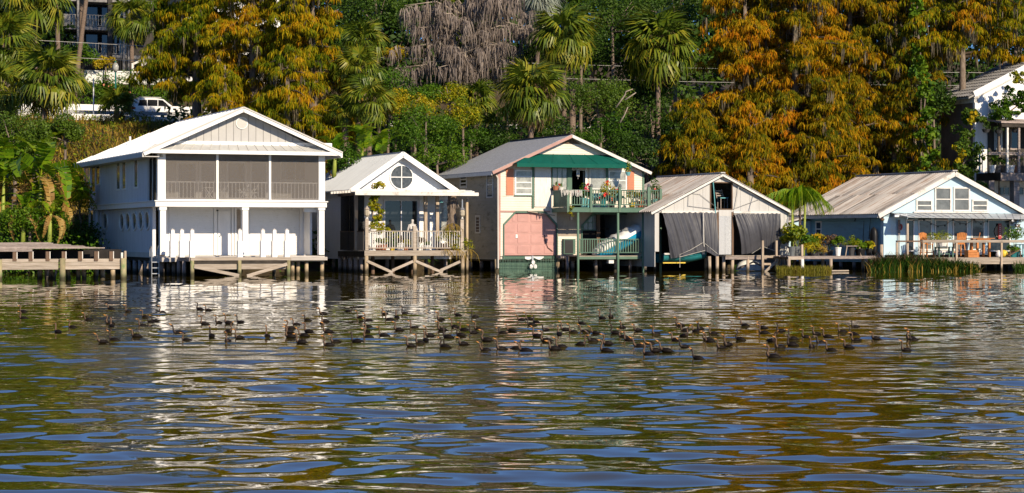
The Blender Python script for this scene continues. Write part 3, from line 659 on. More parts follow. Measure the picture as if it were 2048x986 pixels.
def planks(T, u0, u1, v0, v1, z, m, along='u', w=.15, t=.04, gap=.012, jit=0., name='plank'):
    if along == 'u':
        n = max(1, int((v1-v0)/w))
        for i in range(n):
            a = v0+(v1-v0)*i/n; j = random.uniform(-jit, jit)
            pbox(name, m, T, u0+min(0, j), u1+j, a+gap/2, a+(v1-v0)/n-gap/2, z-t, z)
    else:
        n = max(1, int((u1-u0)/w))
        for i in range(n):
            a = u0+(u1-u0)*i/n; j = random.uniform(-jit, jit)
            pbox(name, m, T, a+gap/2, a+(u1-u0)/n-gap/2, v0+j, v1, z-t, z)

# ---------------------------------------------------------------- the white boathouse
V1 = 3.0
uL, uR = fu(314, V1), fu(649, V1)
T = thing('white_boathouse', 'white two storey boathouse with a screened upper porch over roller doors', 'boathouse', (uL, V1, 0))
zb0, zb1 = fz(330, 413, V1), fz(330, 402.5, V1)     # the floor band
zf = 1.05                                            # ground floor height
z_e = fz(480, 300, V1)                               # eave
vo = V1-.6
eL = (fu(287, vo), fz(287, 303, vo)); eR = (fu(683.5, vo), fz(683, 305, vo)); ap = (fu(487, vo), fz(487, 215, vo))
vb = sd(147, 322, eL[0])[0]
vb = min(vb, V1+19.5); VB1 = vb-.7
rb = vb-4.5
mb = MB()
mb.slab([(eL[0], vo, eL[1]), (ap[0], vo, ap[1]), (ap[0], rb, ap[1]), (eL[0], vb, eL[1])], .10)
mb.slab([(ap[0], vo, ap[1]), (eR[0], vo, eR[1]), (eR[0], vb, eR[1]), (ap[0], rb, ap[1])], .10)
mb.slab([(ap[0], rb, ap[1]), (eR[0], vb, eR[1]), (eL[0], vb, eL[1])], .10)
roof = mb.part('roof', M['roof_white'], T)
for k in range(1, 24):                                # standing seams on the slope
    v = vo+(vb-vo)*k/24; f = 1 if v < rb else (vb-v)/(vb-rb)
    MB().bar((eL[0], v, eL[1]+.015), (eL[0]+(ap[0]-eL[0])*f, v, eL[1]+(ap[1]-eL[1])*f+.015), .03, .03).part('seam', M['roof_white'], roof)
MB().box(ap[0]-.09, ap[0]+.09, vo+.02, rb, ap[1]-.02, ap[1]+.03).part('ridge_cap', M['roof_white'], roof)
q = sd(348, 252, ap[0]-3)
MB().tube([(eL[0]+2.3, vb-5.5, eL[1]+.8), (eL[0]+2.3, vb-5.5, eL[1]+1.45)], .06, 8).part('vent_pipe', M['white'], roof)
for e in (eL, eR): MB().bar((e[0], vo-.02, e[1]-.09), (ap[0], vo-.02, ap[1]-.09), .06, .27).part('rake_board', M['white'], T)
for e in (eL, eR): MB().bar((e[0], vo-.07, e[1]+.015), (ap[0], vo-.07, ap[1]+.015), .05, .07).part('drip_edge', M['offwhite'], T)
MB().box(eL[0]-.06, eL[0]+.04, vo+.03, vb, eL[1]-.28, eL[1]-.05).part('eave_board', M['offwhite'], T)
MB().box(eR[0]-.04, eR[0]+.06, vo+.03, vb, eR[1]-.28, eR[1]-.05).part('eave_board', M['white'], T)
MB().box(eL[0]+.04, uL, vo+.05, vb-.05, eL[1]-.27, eL[1]-.23).part('soffit', M['offwhite'], T)
# gable panels, vent, pent roof
gz0 = fz(480, 291, V1); gfn = gable_fn(eL[0]+.2, eR[0]-.2, ap[0], eL[1]-.1, ap[1]-.12)
npan = 20; ua, ub = gfn(gz0)
for i in range(npan):
    a = ua+(ub-ua)*i/npan; b = ua+(ub-ua)*(i+1)/npan-.02
    za = [max(gz0, min(ap[1]-.15, (ap[1]-.12)-(abs(x-ap[0]))*(ap[1]-.12-eL[1]+.1)/(ap[0]-eL[0]-.2))) for x in (a, b)]
    if max(za)-gz0 < .03: continue
    pts = [(a, gz0), (b, gz0), (b, za[1]), (a, za[0])]
    if a < ap[0] < b: pts.insert(3, (ap[0], ap[1]-.12))
    MB().prism(pts, V1, V1+.05).part('gable_panel', M['gable_grey'], T)
MB().prism([(ua, gz0), (ub, gz0), (ap[0], ap[1]-.12)], V1+.055, V1+.16).part('gable_wall', M['dark_wall'], T)
MB().px(300, 283.5, 664, 291, V1-.06, .1).part('gable_trim', M['white'], T)
vc = (fu(483.5, V1), fz(483.5, 246, V1)); rv = 12.5*mpp(113)
cyl = lambda r, v0, v1, n=24: MB().prism([(vc[0]+r*math.cos(t*2*math.pi/n), vc[1]+r*math.sin(t*2*math.pi/n)) for t in range(n)], v0, v1)
vt = cyl(rv, V1-.05, V1-.003).part('round_vent', M['white'], T)
mb = MB()
for i in range(9):
    z = vc[1]-rv*.75+rv*1.5*i/8; w = math.sqrt(max(.01, (rv*.86)**2-(z-vc[1])**2)); mb.bar((vc[0]-w, V1-.06, z), (vc[0]+w, V1-.06, z), .03, .035)
mb.part('louver', M['offwhite'], vt, 'stuff')
zp0, zp1 = fz(480, 303, V1-.55), fz(480, 290, V1)
MB().slab([(eL[0]+.15, V1-.55, zp0+.03), (eR[0]-.15, V1-.55, zp0+.03), (eR[0]-.75, V1-.065, zp1), (eL[0]+.75, V1-.065, zp1)], .03).part('pent_roof', M['seam_grey'], T)
for i in range(20):
    f = (i+.5)/20; a = (eL[0]+.15+(eR[0]-eL[0]-.3)*f, V1-.55, zp0+.05); b = (eL[0]+.75+(eR[0]-eL[0]-1.5)*f, V1-.07, zp1+.02)
    MB().bar(a, b, .03, .05).part('pent_seam', M['offwhite'], T)
MB().box(eL[0]-.02, eR[0]+.02, V1-.62, V1-.555, fz(480, 308.5, V1-.6), fz(480, 301.5, V1-.6)).part('fascia', M['white'], T)
MB().box(eL[0]+.1, eR[0]-.1, V1-.55, V1+.02, fz(480, 306, V1)-.02, fz(480, 305, V1)-.0).part('soffit', M['white'], T)
# walls
zt = eL[1]-.27
vP = V1+3.2                                          # back wall of the porches
vS = V1+2.2                                          # where the left wall starts
mb = MB()
mb.box(uL, uL+.2, vS, VB1, zb1, zt); mb.box(uL+.25, uL+.42, vS, VB1, .95, zb0)
mb.box(uL+.2, uR, VB1-.2, VB1, .4, zt)
mb.box(uR-.2, uR, V1+.3, VB1-.2, zb1, zt); mb.box(uR-1.15, uR-1.0, vP, VB1-.2, .6, zb0)
mb.box(uL+.2, uR-.2, vP+.01, vP+.15, zb1, zt)
mb.part('wall', M['grey_side'], T)
mb = MB(); n = 70
for i in range(n):                                   # vertical grooves of the board siding
    v = vS+(VB1-vS)*(i+.5)/n; w = (VB1-vS)/n*.46
    mb.box(uL-.012, uL, v-w, v+w, zb1+.02, zt-.01); mb.box(uL+.238, uL+.25, v-w, v+w, 1.22, zb0-.02)
mb.part('siding_board', M['grey_side'], T, 'stuff')
MB().box(uL-.03, uL+.1, vS-.14, vS, zb1, zt).part('corner_board', M['offwhite'], T)
MB().box(uL-.10, uR+.10, V1-.10, VB1+.05, zb0, zb1).part('floor_band', M['white'], T)
MB().box(uL-.16, uR+.16, V1-.16, VB1+.08, zb1-.001, zb1+.05).part('band_cap', M['white'], T)
MB().box(uL+.19, uL+.245, vS+.1, VB1, .93, 1.2).part('skirt_board', M['offwhite'], T)
# side windows: tall and narrow above, oval below
for x, y0, y1 in ((174, 331, 381), (188, 328, 386), (197, 326, 371), (237.5, 320, 381), (249, 318, 380), (273, 313, 377)):
    swin(T, x-4, y0, x+4, y1, uL-.012, .09, M['white'], M['glass_grey'] if x > 230 else M['glass'])
for x, y in ((211.6, 442.5), (245, 443.5), (257, 443), (270, 442.5), (282.6, 441.5), (295.7, 441)):
    u = uL+.238; v, z = sd(x, y, u); rz = 18.5*mpp(115); rvv = abs(sd(x+4.6, y, u)[0]-v)
    mb = MB(); n = 20
    for i in range(n):
        t0, t1 = 2*math.pi*i/n, 2*math.pi*(i+1)/n
        mb.bar((u-.03, v+rvv*math.cos(t0), z+rz*math.sin(t0)), (u-.03, v+rvv*math.cos(t1), z+rz*math.sin(t1)), .09, .07)
    f = mb.part('oval_window', M['white'], T)
    MB().add([(u-.012, v+rvv*math.cos(2*math.pi*i/n), z+rz*math.sin(2*math.pi*i/n)) for i in range(n)], [tuple(range(n))]).part('pane', M['glass_grey'], f)
for x in (180, 188.5, 197.5, 206):
    v, _ = sd(x, 460, uL+.2); pbox('pilaster', M['offwhite'], T, uL+.14, uL+.235, v-.11, v+.11, 1.1, zb0-.003)
v0_, v1_ = sd(206, 460, uL)[0], VB1
pbox('wall_rail', M['offwhite'], T, uL+.15, uL+.238, v0_, v1_, fz(206, 463, V1+12)-.05, fz(206, 463, V1+12)+.05)
# upper porch
zc0, zc1 = zb1+.05, fz(480, 308, V1)
for x0, x1 in ((315.5, 331.5), (432.7, 437.3), (538, 542.3), (637.5, 650)):
    ppx('porch_post', M['white'], T, x0, 306, x1, 402.6, V1, .16 if x1-x0 < 8 else .36)
pbox('porch_post', M['offwhite'], T, uL, uL+.1, V1+1.05, V1+1.17, zc0, zc1)
pbox('wall_corner', M['offwhite'], T, uL, uL+.12, vS-.28, vS-.143, zc0, zt)
for a, b in ((331.5, 432.7), (437.3, 538), (542.3, 637.5)):
    ppx('screen', M['screen'], T, a, 308, b, 401.5, V1+.06, .008)
    pbox('screen_rail', M['white'], T, fu(a, V1), fu(b, V1), V1+.03, V1+.1, zc0, zc0+.06)
pbox('screen', M['screen_dark'], T, uL+.02, uL+.03, V1+.36, V1+1.05, zc0, zc1); pbox('screen', M['screen_dark'], T, uL+.02, uL+.03, V1+1.17, vS-.28, zc0, zc1)
railing(T, 332, 637, 364, 398.5, V1+.16, M['white'], M['white'], .205, .03, .05)
MB().box(uL+.2, uR-.2, vP-.02, vP, zc0, zc1+.1).part('porch_back_wall', M['offwhite'], T)
MB().box(uL+.1, uR-.2, V1+.1, vP, zc1+.06, zc1+.12).part('porch_ceiling', M['offwhite'], T)
for x0, x1, y0, y1 in ((352, 395, 323, 400), (398, 432, 323, 400), (452, 493, 322, 400), (499, 536, 322, 400)):
    fwin(T, x0, y0, x1, y1, vP-.021, 1, 1, .12, M['white'], M['glass'], 'glass_door', .06)
fwin(T, 560, 322, 620, 362, vP-.021, 2, 1, .08, M['white'], M['glass'], 'window')
# ground floor front
vD = V1+2.6
zg1 = zb0
pbox('back_wall', M['white'], T, fu(331, vD), fu(612, vD), vD+.06, vD+.2, zf-.3, zg1)
for x0, x1 in ((338, 427), (500, 599)):
    n = 26; u0, u1 = fu(x0, vD), fu(x1, vD)
    door = MB().box(u0, u1, vD+.03, vD+.059, zf, zg1-.12).part('roller_door', M['white'], T)
    for i in range(n):
        z = zf+.02+(zg1-.16-zf)*i/n; h = (zg1-.16-zf)/n
        pbox('slat', M['white'], door, u0+.01, u1-.01, vD+.008, vD+.03, z+.02, z+h-.02)
MB().box(fu(338, vD), fu(427, vD), vD-.02, vD+.06, zg1-.12, zg1).part('door_hood', M['white'], T)
u0, u1 = fu(436, vD), fu(461, vD)
d = MB().box(u0, u1, vD, vD+.05, zf, zg1-.18).part('door', M['white'], T)
MB().lathe((u0+.1, vD-.05, zf+1.0), [(.03, 0), (.03, .06)], 8).part('door_knob', M['metal'], d)
MB().lathe((u0-.05, vD-.06, zg1-.2), [(.05, 0), (.05, .07)], 8).part('porch_lamp', M['black'], T)
for x0, x1 in ((428, 434), (463, 467), (469, 473)):
    pbox('door_trim', M['white'], T, fu(x0, vD), fu(x1, vD), vD-.03, vD+.055, zf, zg1-.002)
pbox('side_panel', M['stucco'], T, fu(473.2, vD), fu(482, vD), vD+.03, vD+.058, zf+1.2, zg1-.1)
for x0, x1 in ((320.5, 332), (485.5, 496.5), (638.5, 649)):
    ppx('column', M['white'], T, x0, 413, x1, 509.5, V1, .36)
    ppx('capital', M['white'], T, x0-1.5, 413.2, x1+1.5, 420, V1-.05, .46)
# right hand return of the porch
vq = V1+1.2
pbox('wall_corner', M['white'], T, fu(599, vD), fu(605, vD), vD-.1, vD+.06, zf, zg1-.001)
pbox('side_wall', M['white'], T, fu(606, vD), fu(606, vD)+.1, vq, vD-.1, zf, zg1-.002)
pbox('side_post', M['white'], T, fu(620, vq), fu(624, vq), vq, vq+.12, zf, zg1-.003)
pbox('side_beam', M['white'], T, fu(613, V1), fu(639, V1), V1+.4, V1+.6, zg1-.25, zg1-.004)
lm = MB().lathe((uL+.2, V1-.16, zc1-.22), [(.05, 0), (.09, .05), (.09, .12), (.03, .17)], 8).part('security_lamp', M['lamp_glass'], T)
# the piles under its side wall and its right edge
for x in (256, 268, 279, 290, 300, 311, 322):
    v, _ = sd(x, 515, uL+.3); pile('piling', M['wood_grey'], T, uL+.35, min(v, VB1), -1, .75, .13)
MB().box(uL+.3, uL+.5, V1+.5, VB1, .72, .948).part('sill_beam', M['wood_dark'], T)
MB().box(uL+.3, uR, V1-.05, vD+.3, .72, 1.02).part('floor', M['deck'], T)
for x, v in ((585, V1+.2), (596, V1+.3), (613, V1), (644, V1+.1)):
    pile('piling', M['pile_tan'], T, fu(x, v), v, -1, .75, .11)

# ---------------------------------------------------------------- deck in front of it
T = thing('wooden_deck', 'pale wooden deck on green stained piles before the white boathouse', 'deck', (fu(384, 0), 0, 0))
u0, u1 = fu(381, 0), fu(582, 0); zd = fz(480, 514.5, 0)
planks(T, u0, u1, 0, V1-.06, zd, M['deck'], 'u', .15, .045)
MB().box(u0, u1, -.05, -.003, zd-.16, zd-.005).part('fascia', M['wood'], T)
MB().box(u0+.1, u1-.1, .1, .18, zd-.62, zd-.3).part('beam', M['wood'], T)
MB().box(u0+.1, u1-.1, .02, .09, zd-.3, zd-.165).part('joist', M['wood_dark'], T)
for x in (384.5, 479, 577): pile('piling', M['pile_green'], T, fu(x, -.02), -.02, -1.2, zd-.165, .105)
for x in (455, 548): pile('piling', M['pile_tan'], T, fu(x, 2), 2, -1.2, zd-.3, .10)
MB().bar((fu(388, -.14), -.14, fz(390, 533, 0)), (fu(478, -.14), -.14, fz(478, 551, 0)), .06, .16).part('brace', M['wood'], T)
MB().bar((fu(574, -.14), -.14, fz(575, 528, 0)), (fu(494, -.14), -.14, fz(494, 552, 0)), .06, .16).part('brace', M['wood'], T)
ua = fu(312, V1)
MB().box(u0-.06, u0-.003, .05, V1+2.2, zd-.2, zd-.01).part('fascia', M['wood_grey'], T)
for v in (1.0, 2.2, 3.4, 4.6): pile('piling', M['wood_grey'], T, u0-.1, v, -1.2, zd-.2, .11)
MB().box(ua, u0-.06, V1-.4, V1+1.5, zd-.25, zd-.02).part('side_deck', M['deck'], T)
MB().box(u1+.003, fu(650, V1), V1-.45, V1-.06, zd-.2, zd-.02).part('side_deck', M['deck'], T)
pls = [(345, .9, 'white square mooring post, leftmost of the three by the left roller door'), (363.5, .7, 'white square mooring post, middle of the three by the left roller door'), (384, .25, 'white square mooring post nearest the deck corner, right of the left three'),
       (479.5, .25, 'white square mooring post directly before the central porch column'), (525.5, .6, 'white square mooring post, leftmost of three before the right roller door'), (548.5, .5, 'white square mooring post, middle of three before the right roller door'), (573.5, .3, 'white square mooring post at the deck end, rightmost of all')]
for x, v, lab in pls:
    u = fu(x, v); zt_ = fz(x, 458, v); zm = fz(x, 482, v)
    P = thing('mooring_post', lab, 'mooring post', (u, v, zd), 'white mooring posts on the deck')
    w = 4.0*mpp(111.5)
    pbox('sleeve', M['white'], P, u-w*1.28, u+w*1.28, v-w*1.28, v+w*1.28, zd, zm)
    pbox('post', M['white'], P, u-w*.88, u+w*.88, v-w*.88, v+w*.88, zm, zt_-.06)
    def mkcap():
        return MB().add([(-w, -w, 0), (w, -w, 0), (w, w, 0), (-w, w, 0), (0, 0, .09)], [(0, 3, 2, 1), (0, 1, 4), (1, 2, 4), (2, 3, 4), (3, 0, 4)]).mesh('cap', (0, 0, 0))
    shared('cap', 'mcap', mkcap, M['offwhite'], P, (u, v, zt_-.06))
u, v = fu(309, V1-.3), V1-.5
L = thing('dock_ladder', 'curved steel dock ladder at the left corner of the white boathouse', 'ladder', (u, v, -.6))
for s in (-.19, .19):
    pts = [(u+s, v, -.5), (u+s, v, 1.3)]+[(u+s, v+.22-.22*math.cos(t), 1.3+.24*math.sin(t)) for t in np.linspace(.2, math.pi, 8)]+[(u+s, v+.44, 1.0)]
    MB().tube(pts, .03, 6).part('handrail', M['metal'], L)
for z in (-.2, .1, .4, .7): pbox('rung', M['metal'], L, u-.19, u+.19, v-.02, v+.02, z, z+.04)
# porch furniture behind the screen
def folding_chair(x, lab, v=V1+.9):
    u = fu(x, v); z = zc0; c = thing('folding_chair', lab, 'chair', (u, v, z), 'chairs on the screened porch')
    for s in (-.22, .22):
        MB().bar((u-.3, v+s, z+.02), (u+.25, v+s, z+.9), .035).part('leg', M['white'], c); MB().bar((u+.3, v+s, z+.02), (u-.25, v+s, z+.62), .035).part('leg', M['white'], c)
    MB().box(u-.25, u+.25, v-.24, v+.24, z+.43, z+.47).part('seat', M['white'], c)
    MB().box(u+.2, u+.25, v-.22, v+.22, z+.62, z+.9).part('backrest', M['white'], c)
folding_chair(446, 'white folding chair on the screened porch, just right of the first post')
folding_chair(487, 'white folding chair in the middle bay of the screened porch')
folding_chair(506, 'rightmost white folding chair in the middle bay of the screened porch')
u, v = fu(418, V1+.7), V1+.7
c = thing('folding_table', 'small white cross legged folding table in the left bay of the screened porch', 'table', (u, v, zc0))
MB().box(u-.3, u+.3, v-.3, v+.3, zc0+.68, zc0+.72).part('tabletop', M['white'], c)
for s in (-.25, .25):
    MB().bar((u-.24, v+s, zc0+.01), (u+.24, v+s, zc0+.67), .045).part('leg', M['white'], c); MB().bar((u+.24, v+s+.05, zc0+.01), (u-.24, v+s+.05, zc0+.67), .045).part('leg', M['white'], c)

# ---------------------------------------------------------------- grey dock at far left
vd = -6.6
def lk(x, y): return fu(x, vd), fz(x, y, vd)
T = thing('old_dock', 'weathered grey wooden dock with green stained pilings at the picture edge', 'dock', (lk(120, 555)[0], vd, 0))
u0, u1 = fu(-60, vd), fu(250, vd)
zb, zt_ = fz(120, 539, vd), fz(120, 517.5, vd); ztop = fz(100, 497, vd)
ua = fu(121, vd)
for a, b in ((u0, fu(1, vd)), (fu(3, vd), ua-.1), (ua+.1, fu(242, vd))):
    for k in range(3):
        h = (zt_-zb)/3; pbox('fascia_board', M['wood'], T, a, b, vd+random.uniform(-.02, .02), vd+.08, zb+h*k+.004, zb+h*(k+1)-.004)
for x in (-2, 125, 247): pile('piling', M['pile_green'], T, fu(x, vd-.1), vd-.1, -1.2, zt_+.02 if x > 0 else zt_-.02, .145)
for i, x in enumerate((29, 61, 95, 127, 160, 192, 222)):
    u = fu(x, vd); pbox('rail_post', M['wood_brown'], T, u-.09, u+.09, vd-.05, vd+.12, zt_-.1, ztop-.14)
    pbox('post_side', M['white_old'], T, u+.093, u+.13, vd-.04, vd+.11, zt_, ztop-.14)
pbox('rail_post', M['white_old'], T, fu(242, vd), fu(246, vd), vd-.02, vd+.1, zt_, ztop-.2); pbox('rail_post', M['wood_v'], T, fu(248, vd), fu(252.5, vd), vd-.06, vd+.12, zt_-.02, ztop-.12)
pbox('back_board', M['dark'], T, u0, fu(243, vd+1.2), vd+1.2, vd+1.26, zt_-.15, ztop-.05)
pbox('beam', M['wood_grey'], T, u0, fu(64, vd), vd-.1, vd-.02, ztop-.14, ztop-.02)
uE = fu(211, vd)
n = 17
for i in range(n):                                    # long loose boards of the raised top
    v = vd-.06+i*.21; e = uE-.13*i-random.uniform(0, .35)
    pbox('plank', M['wood_grey'], T, u0-random.uniform(0, .4), e, v, v+.19, ztop-.02+i*.015+random.uniform(-.012, .012), ztop+.035+i*.015, (0, random.uniform(-.006, .006), random.uniform(-.01, .01)))
for x in (79, 95, 108, 140, 158, 173, 188, 205, 226):
    v = vd+random.uniform(.9, 2.2); pile('piling', M['pile_tan'], T, fu(x, v), v, -1.2, zb+.3, .12, (0, random.uniform(-.1, .1)))
for x in (91, 107): MB().bar((fu(x, vd+.7), vd+.7, -.3), (fu(x+7, vd+.7), vd+.7, zb+.2), .08, .14).part('brace', M['wood_grey'], T)
pbox('deck_floor', M['wood_grey'], T, u0, fu(243, vd), vd+.1, vd+4.2, zt_-.12, zt_-.02)

# ---------------------------------------------------------------- small white house with a pergola deck
V2 = 7.0; VW = V2+2.6
uL2, uR2 = fu(729.5, V2), fu(929, V2)
T = thing('small_white_house', 'small white gabled house with a round window above a sliding glass door', 'house', (fu(713, VW), VW, 0))
hL, hR = fu(712, VW), fu(902, VW); vo = VW-.5
ap = (fu(806, vo), fz(806, 305, vo)); eL = (fu(701, vo), fz(701, 379.5, vo)); eR = (fu(916, vo), fz(916, 381, vo))
vb = min(sd(697, 315.5, ap[0])[0], VW+11)
mb = MB(); mb.slab([(eL[0], vo, eL[1]), (ap[0], vo, ap[1]), (ap[0], vb, ap[1]), (eL[0], vb, eL[1])], .08); mb.slab([(ap[0], vo, ap[1]), (eR[0], vo, eR[1]), (eR[0], vb, eR[1]), (ap[0], vb, ap[1])], .08)
roof = mb.part('roof', M['roof_grey'], T)
for k in range(46):
    v = vo+.1+(vb-vo-.2)*k/45
    key = ('h2rib',)
    def mk(): return MB().bar((0, 0, 0), (ap[0]-eL[0], 0, ap[1]-eL[1]), .035, .05).mesh('rib', (0, 0, 0))
    shared('rib', key, mk, M['roof_grey'], roof, (eL[0], v, eL[1]+.02))
MB().bar((ap[0], vo, ap[1]+.02), (ap[0], vb, ap[1]+.02), .16, .06).part('ridge_cap', M['roof_grey'], T)
p_ = at(706.5, 321, 128); MB().tube([(ap[0]-1.0, vb-3.2, ap[1]-1.0), (ap[0]-1.0, vb-3.2, ap[1]-.1)], .07, 8).part('vent_pipe', M['offwhite'], T)
for e in (eL, eR): MB().bar((e[0], vo-.02, e[1]-.10), (ap[0], vo-.02, ap[1]-.10), .07, .30).part('rake_board', M['white'], T)
zbase = .75
mb = MB(); gz = fz(800, 382, VW)
mb.prism([(hL, zbase), (hR, zbase), (hR, gz), (eR[0]-.3, gz), (ap[0], ap[1]-.1), (eL[0]+.3, gz), (hL, gz)], VW+.02, VW+.2)
mb.box(hL, hL+.2, VW+.2, vb-.5, zbase, gz+.3).box(hR-.2, hR, VW+.2, vb-.5, zbase, gz+.3).box(hL, hR, vb-.6, vb-.5, zbase, gz)
mb.part('wall', M['white'], T)
zs = np.arange(gz, ap[1], .155); gf = gable_fn(eL[0]+.3, eR[0]-.3, ap[0], gz, ap[1]-.1)
mb = MB(); clap(mb, VW+.02, list(zs), gf); mb.part('gable_siding', M['white'], T, 'stuff')
mb = MB(); zs = np.arange(zbase, gz, .15)
for a, b in ((hL, fu(766, VW)), (fu(837, VW), hR)): clap(mb, VW+.02, list(zs), lambda z: (a, b))
clap_side(mb, hL, list(zs), VW+.2, vb-.5); mb.part('siding', M['white'], T, 'stuff')
for i in range(7): pile('piling', M['wood_grey'], T, hL+.2, VW+.5+i*1.5, -1, zbase+.02, .12)
for i in range(5): pile('piling', M['wood_grey'], T, hL+.8+i*1.2, VW+.4, -1, zbase+.02, .12)
# round window
c = (fu(802.7, VW), fz(802.7, 354.4, VW)); r = 24.5*mpp(122); n = 32
mb = MB()
for i in range(n):
    t0, t1 = 2*math.pi*i/n, 2*math.pi*(i+1)/n
    mb.bar((c[0]+r*math.cos(t0), VW-.03, c[1]+r*math.sin(t0)), (c[0]+r*math.cos(t1), VW-.03, c[1]+r*math.sin(t1)), .08, .06)
mb.bar((c[0]-r, VW-.035, c[1]), (c[0]+r, VW-.035, c[1]), .05).bar((c[0], VW-.035, c[1]-r), (c[0], VW-.035, c[1]+r), .05)
f = mb.part('round_window', M['white'], T)
for q in range(4):
    pts = [(c[0], VW-.012, c[1])]+[(c[0]+r*math.cos(t), VW-.012, c[1]+r*math.sin(t)) for t in np.linspace(q*math.pi/2, (q+1)*math.pi/2, 9)]
    MB().add(pts, [tuple(range(len(pts)))]).part('pane', M['round_glass'] if 'round_glass' in M else M['glass_grey'], f)
# sliding door and the panels beside it
fwin(T, 766, 398.5, 837, 500, VW, 2, 1, .1, M['grey_side'], M['glass'], 'sliding_door', .10)
pbox('door_header', M['grey_side'], T, fu(728, VW), fu(838, VW), VW-.12, VW+.01, fz(780, 398, VW), fz(780, 393, VW))
for x0, x1 in ((728, 740), (752, 765.5), (838, 846)): pbox('panel', M['grey_side'] if x0 < 800 else M['white'], T, fu(x0, VW), fu(x1, VW), VW-.07, VW+.01, zbase+.4, fz(780, 398.3, VW))
fwin(T, 712, 398, 727, 470, VW, 1, 1, .06, M['grey_side'], M['glass'], 'window')
fwin(T, 876, 402, 897, 468, VW, 1, 1, .07, M['white'], M['glass_pale'], 'window')
MB().lathe((fu(882, VW-1), VW-1, fz(882, 405, VW-1)), [(.14, 0), (.11, .05), (.03, .13)], 10).part('porch_lamp', M['turq'], T)

T = thing('pergola_deck', 'sun bleached wooden deck with a pergola, railing and cross braces', 'deck', (uL2, V2, 0))
zd = fz(830, 501, V2)
planks(T, uL2, uR2+.2, V2+.02, VW-.1, zd, M['wood'], 'u', .15, .045)
MB().box(uL2-.03, uR2+.05, V2-.06, V2+.01, fz(830, 511.5, V2), zd-.01).part('fascia', M['wood'], T)
MB().box(uL2-.03, uL2+.05, V2+.02, V2+5, zd-.36, zd-.05).part('side_beam', M['wood_dark'], T)
for x in (733.2, 830, 925.5):
    pile('piling', M['pile_tan'], T, fu(x, V2), V2+.03, -1.2, fz(830, 511, V2), .115)
pile('post', M['pile_tan'], T, fu(934, V2+.5), V2+.5, -1.2, fz(934, 396, V2+.5), .085)
for i in range(5): pile('piling', M['wood_grey'], T, uL2+.1, V2+1+i, -1.2, zd-.3, .12)
for i in range(4): pile('piling', M['wood_brown'], T, uL2+1+i*1.2, V2+1.6, -1.2, zd-.05, .11)
mb_ = [(733, 522, 784, 545), (783, 541, 825, 522.5), (830, 522, 884, 545), (879, 541, 919, 523)]
for x0, y0, x1, y1 in mb_: MB().bar((fu(x0, V2), V2-.1, fz(x0, y0, V2)), (fu(x1, V2), V2-.1, fz(x1, y1, V2)), .06, .15).part('brace', M['wood'], T)
for x, y0, y1 in ((734, 437, 501), (829.8, 452, 501), (924.5, 439, 501)): ppx('newel_post', M['wood'], T, x-3.3, y0, x+3.3, y1, V2-.02, .17)
railing(T, 737.5, 826.4, 461.5, 497, V2+.06, M['wood'], M['white_old'], .148, .035); railing(T, 833.2, 921, 461.5, 497, V2+.06, M['wood'], M['white_old'], .148, .035)
# pergola
zt1, zt0 = fz(830, 379, V2), fz(830, 385, V2)
MB().box(fu(701, V2-.1), fu(930, V2-.1), V2-.16, V2-.08, zt0+.03, zt1).part('beam', M['white_old'], T)
MB().box(fu(710, V2-.2), fu(957, V2-.2), V2-.24, V2-.165, fz(830, 391, V2), zt0+.02).part('beam', M['white_old'], T)
MB().box(fu(928, V2), fu(948, V2), V2-.08, V2+2, zt0-.02, zt0+.1).part('beam', M['white_old'], T)
for i in range(13):
    u = fu(713, V2)+(fu(930, V2)-fu(713, V2))*i/12; pbox('rafter', M['wood_brown'], T, u-.03, u+.03, V2-.07, VW-.2, zt0-.12, zt0+.02)
for i in range(8):
    v = V2+.25+i*.55; pbox('rafter_end', M['white_old'], T, uL2-.75, uL2+.35, v-.05, v+.05, zt0+.02, zt0+.15, (0, -.10, 0))
MB().slab([(uL2-.1, V2+.3, zt0+.16), (fu(948, V2), V2+.3, zt0+.16), (fu(948, V2), VW+.01, zt0+.2), (uL2-.1, VW+.01, zt0+.2)], .04).part('roof_cover', M['roof_grey'], T)
MB().box(uL2-.05, uL2+.1, V2+.1, V2+5, zt0-.16, zt0-.0).part('side_beam', M['wood_brown'], T)
for x, v in ((712, V2+1.4), (851, VW-1), (874.5, VW-1)): pbox('post', M['wood_v'], T, fu(x, v)-.09, fu(x, v)+.09, v-.08, v+.08, zd, zt0-.05)
for a, b in ((V2+.2, V2+1.35), (V2+1.45, V2+2.9), (V2+3, V2+4.6)):
    pbox('low_wall', M['dark_wall'] if a > V2+1 else M['stucco'], T, uL2-.02, uL2+.04, a, b, zd+.02, zd+1.05); pbox('screen', M['screen_dark'], T, uL2+.02, uL2+.03, a, b, zd+1.1, zt0-.16)
    pbox('screen_rail', M['wood_brown'], T, uL2-.03, uL2+.06, a, b, zd+1.051, zd+1.11)
for x, lab, tall in ((734, 'brown glass lantern on the left newel post of the pergola deck', 0), (924.5, 'grey cage lantern on the right newel post of the pergola deck', 1)):
    u = fu(x, V2+.05); z = fz(x, 437.5, V2); L = thing('post_lantern', lab, 'lantern', (u, V2+.05, z), 'lanterns on the deck posts')
    MB().lathe((u, V2+.05, z), [(.1, 0), (.06, .03), (.05, .1)], 8).part('base', M['white_old'], L)
    MB().lathe((u, V2+.05, z+.1), [(.06, 0), (.15, .1), (.16, .32), (.11, .42)], 8).part('lamp_glass', M['lamp_glass'], L)
    MB().lathe((u, V2+.05, z+.52), [(.17, 0), (.1, .09), (.05, .14), (.045, .16 if not tall else .5), (.02, .2 if not tall else .6)], 8).part('cap', M['metal'] if tall else M['wood'], L)
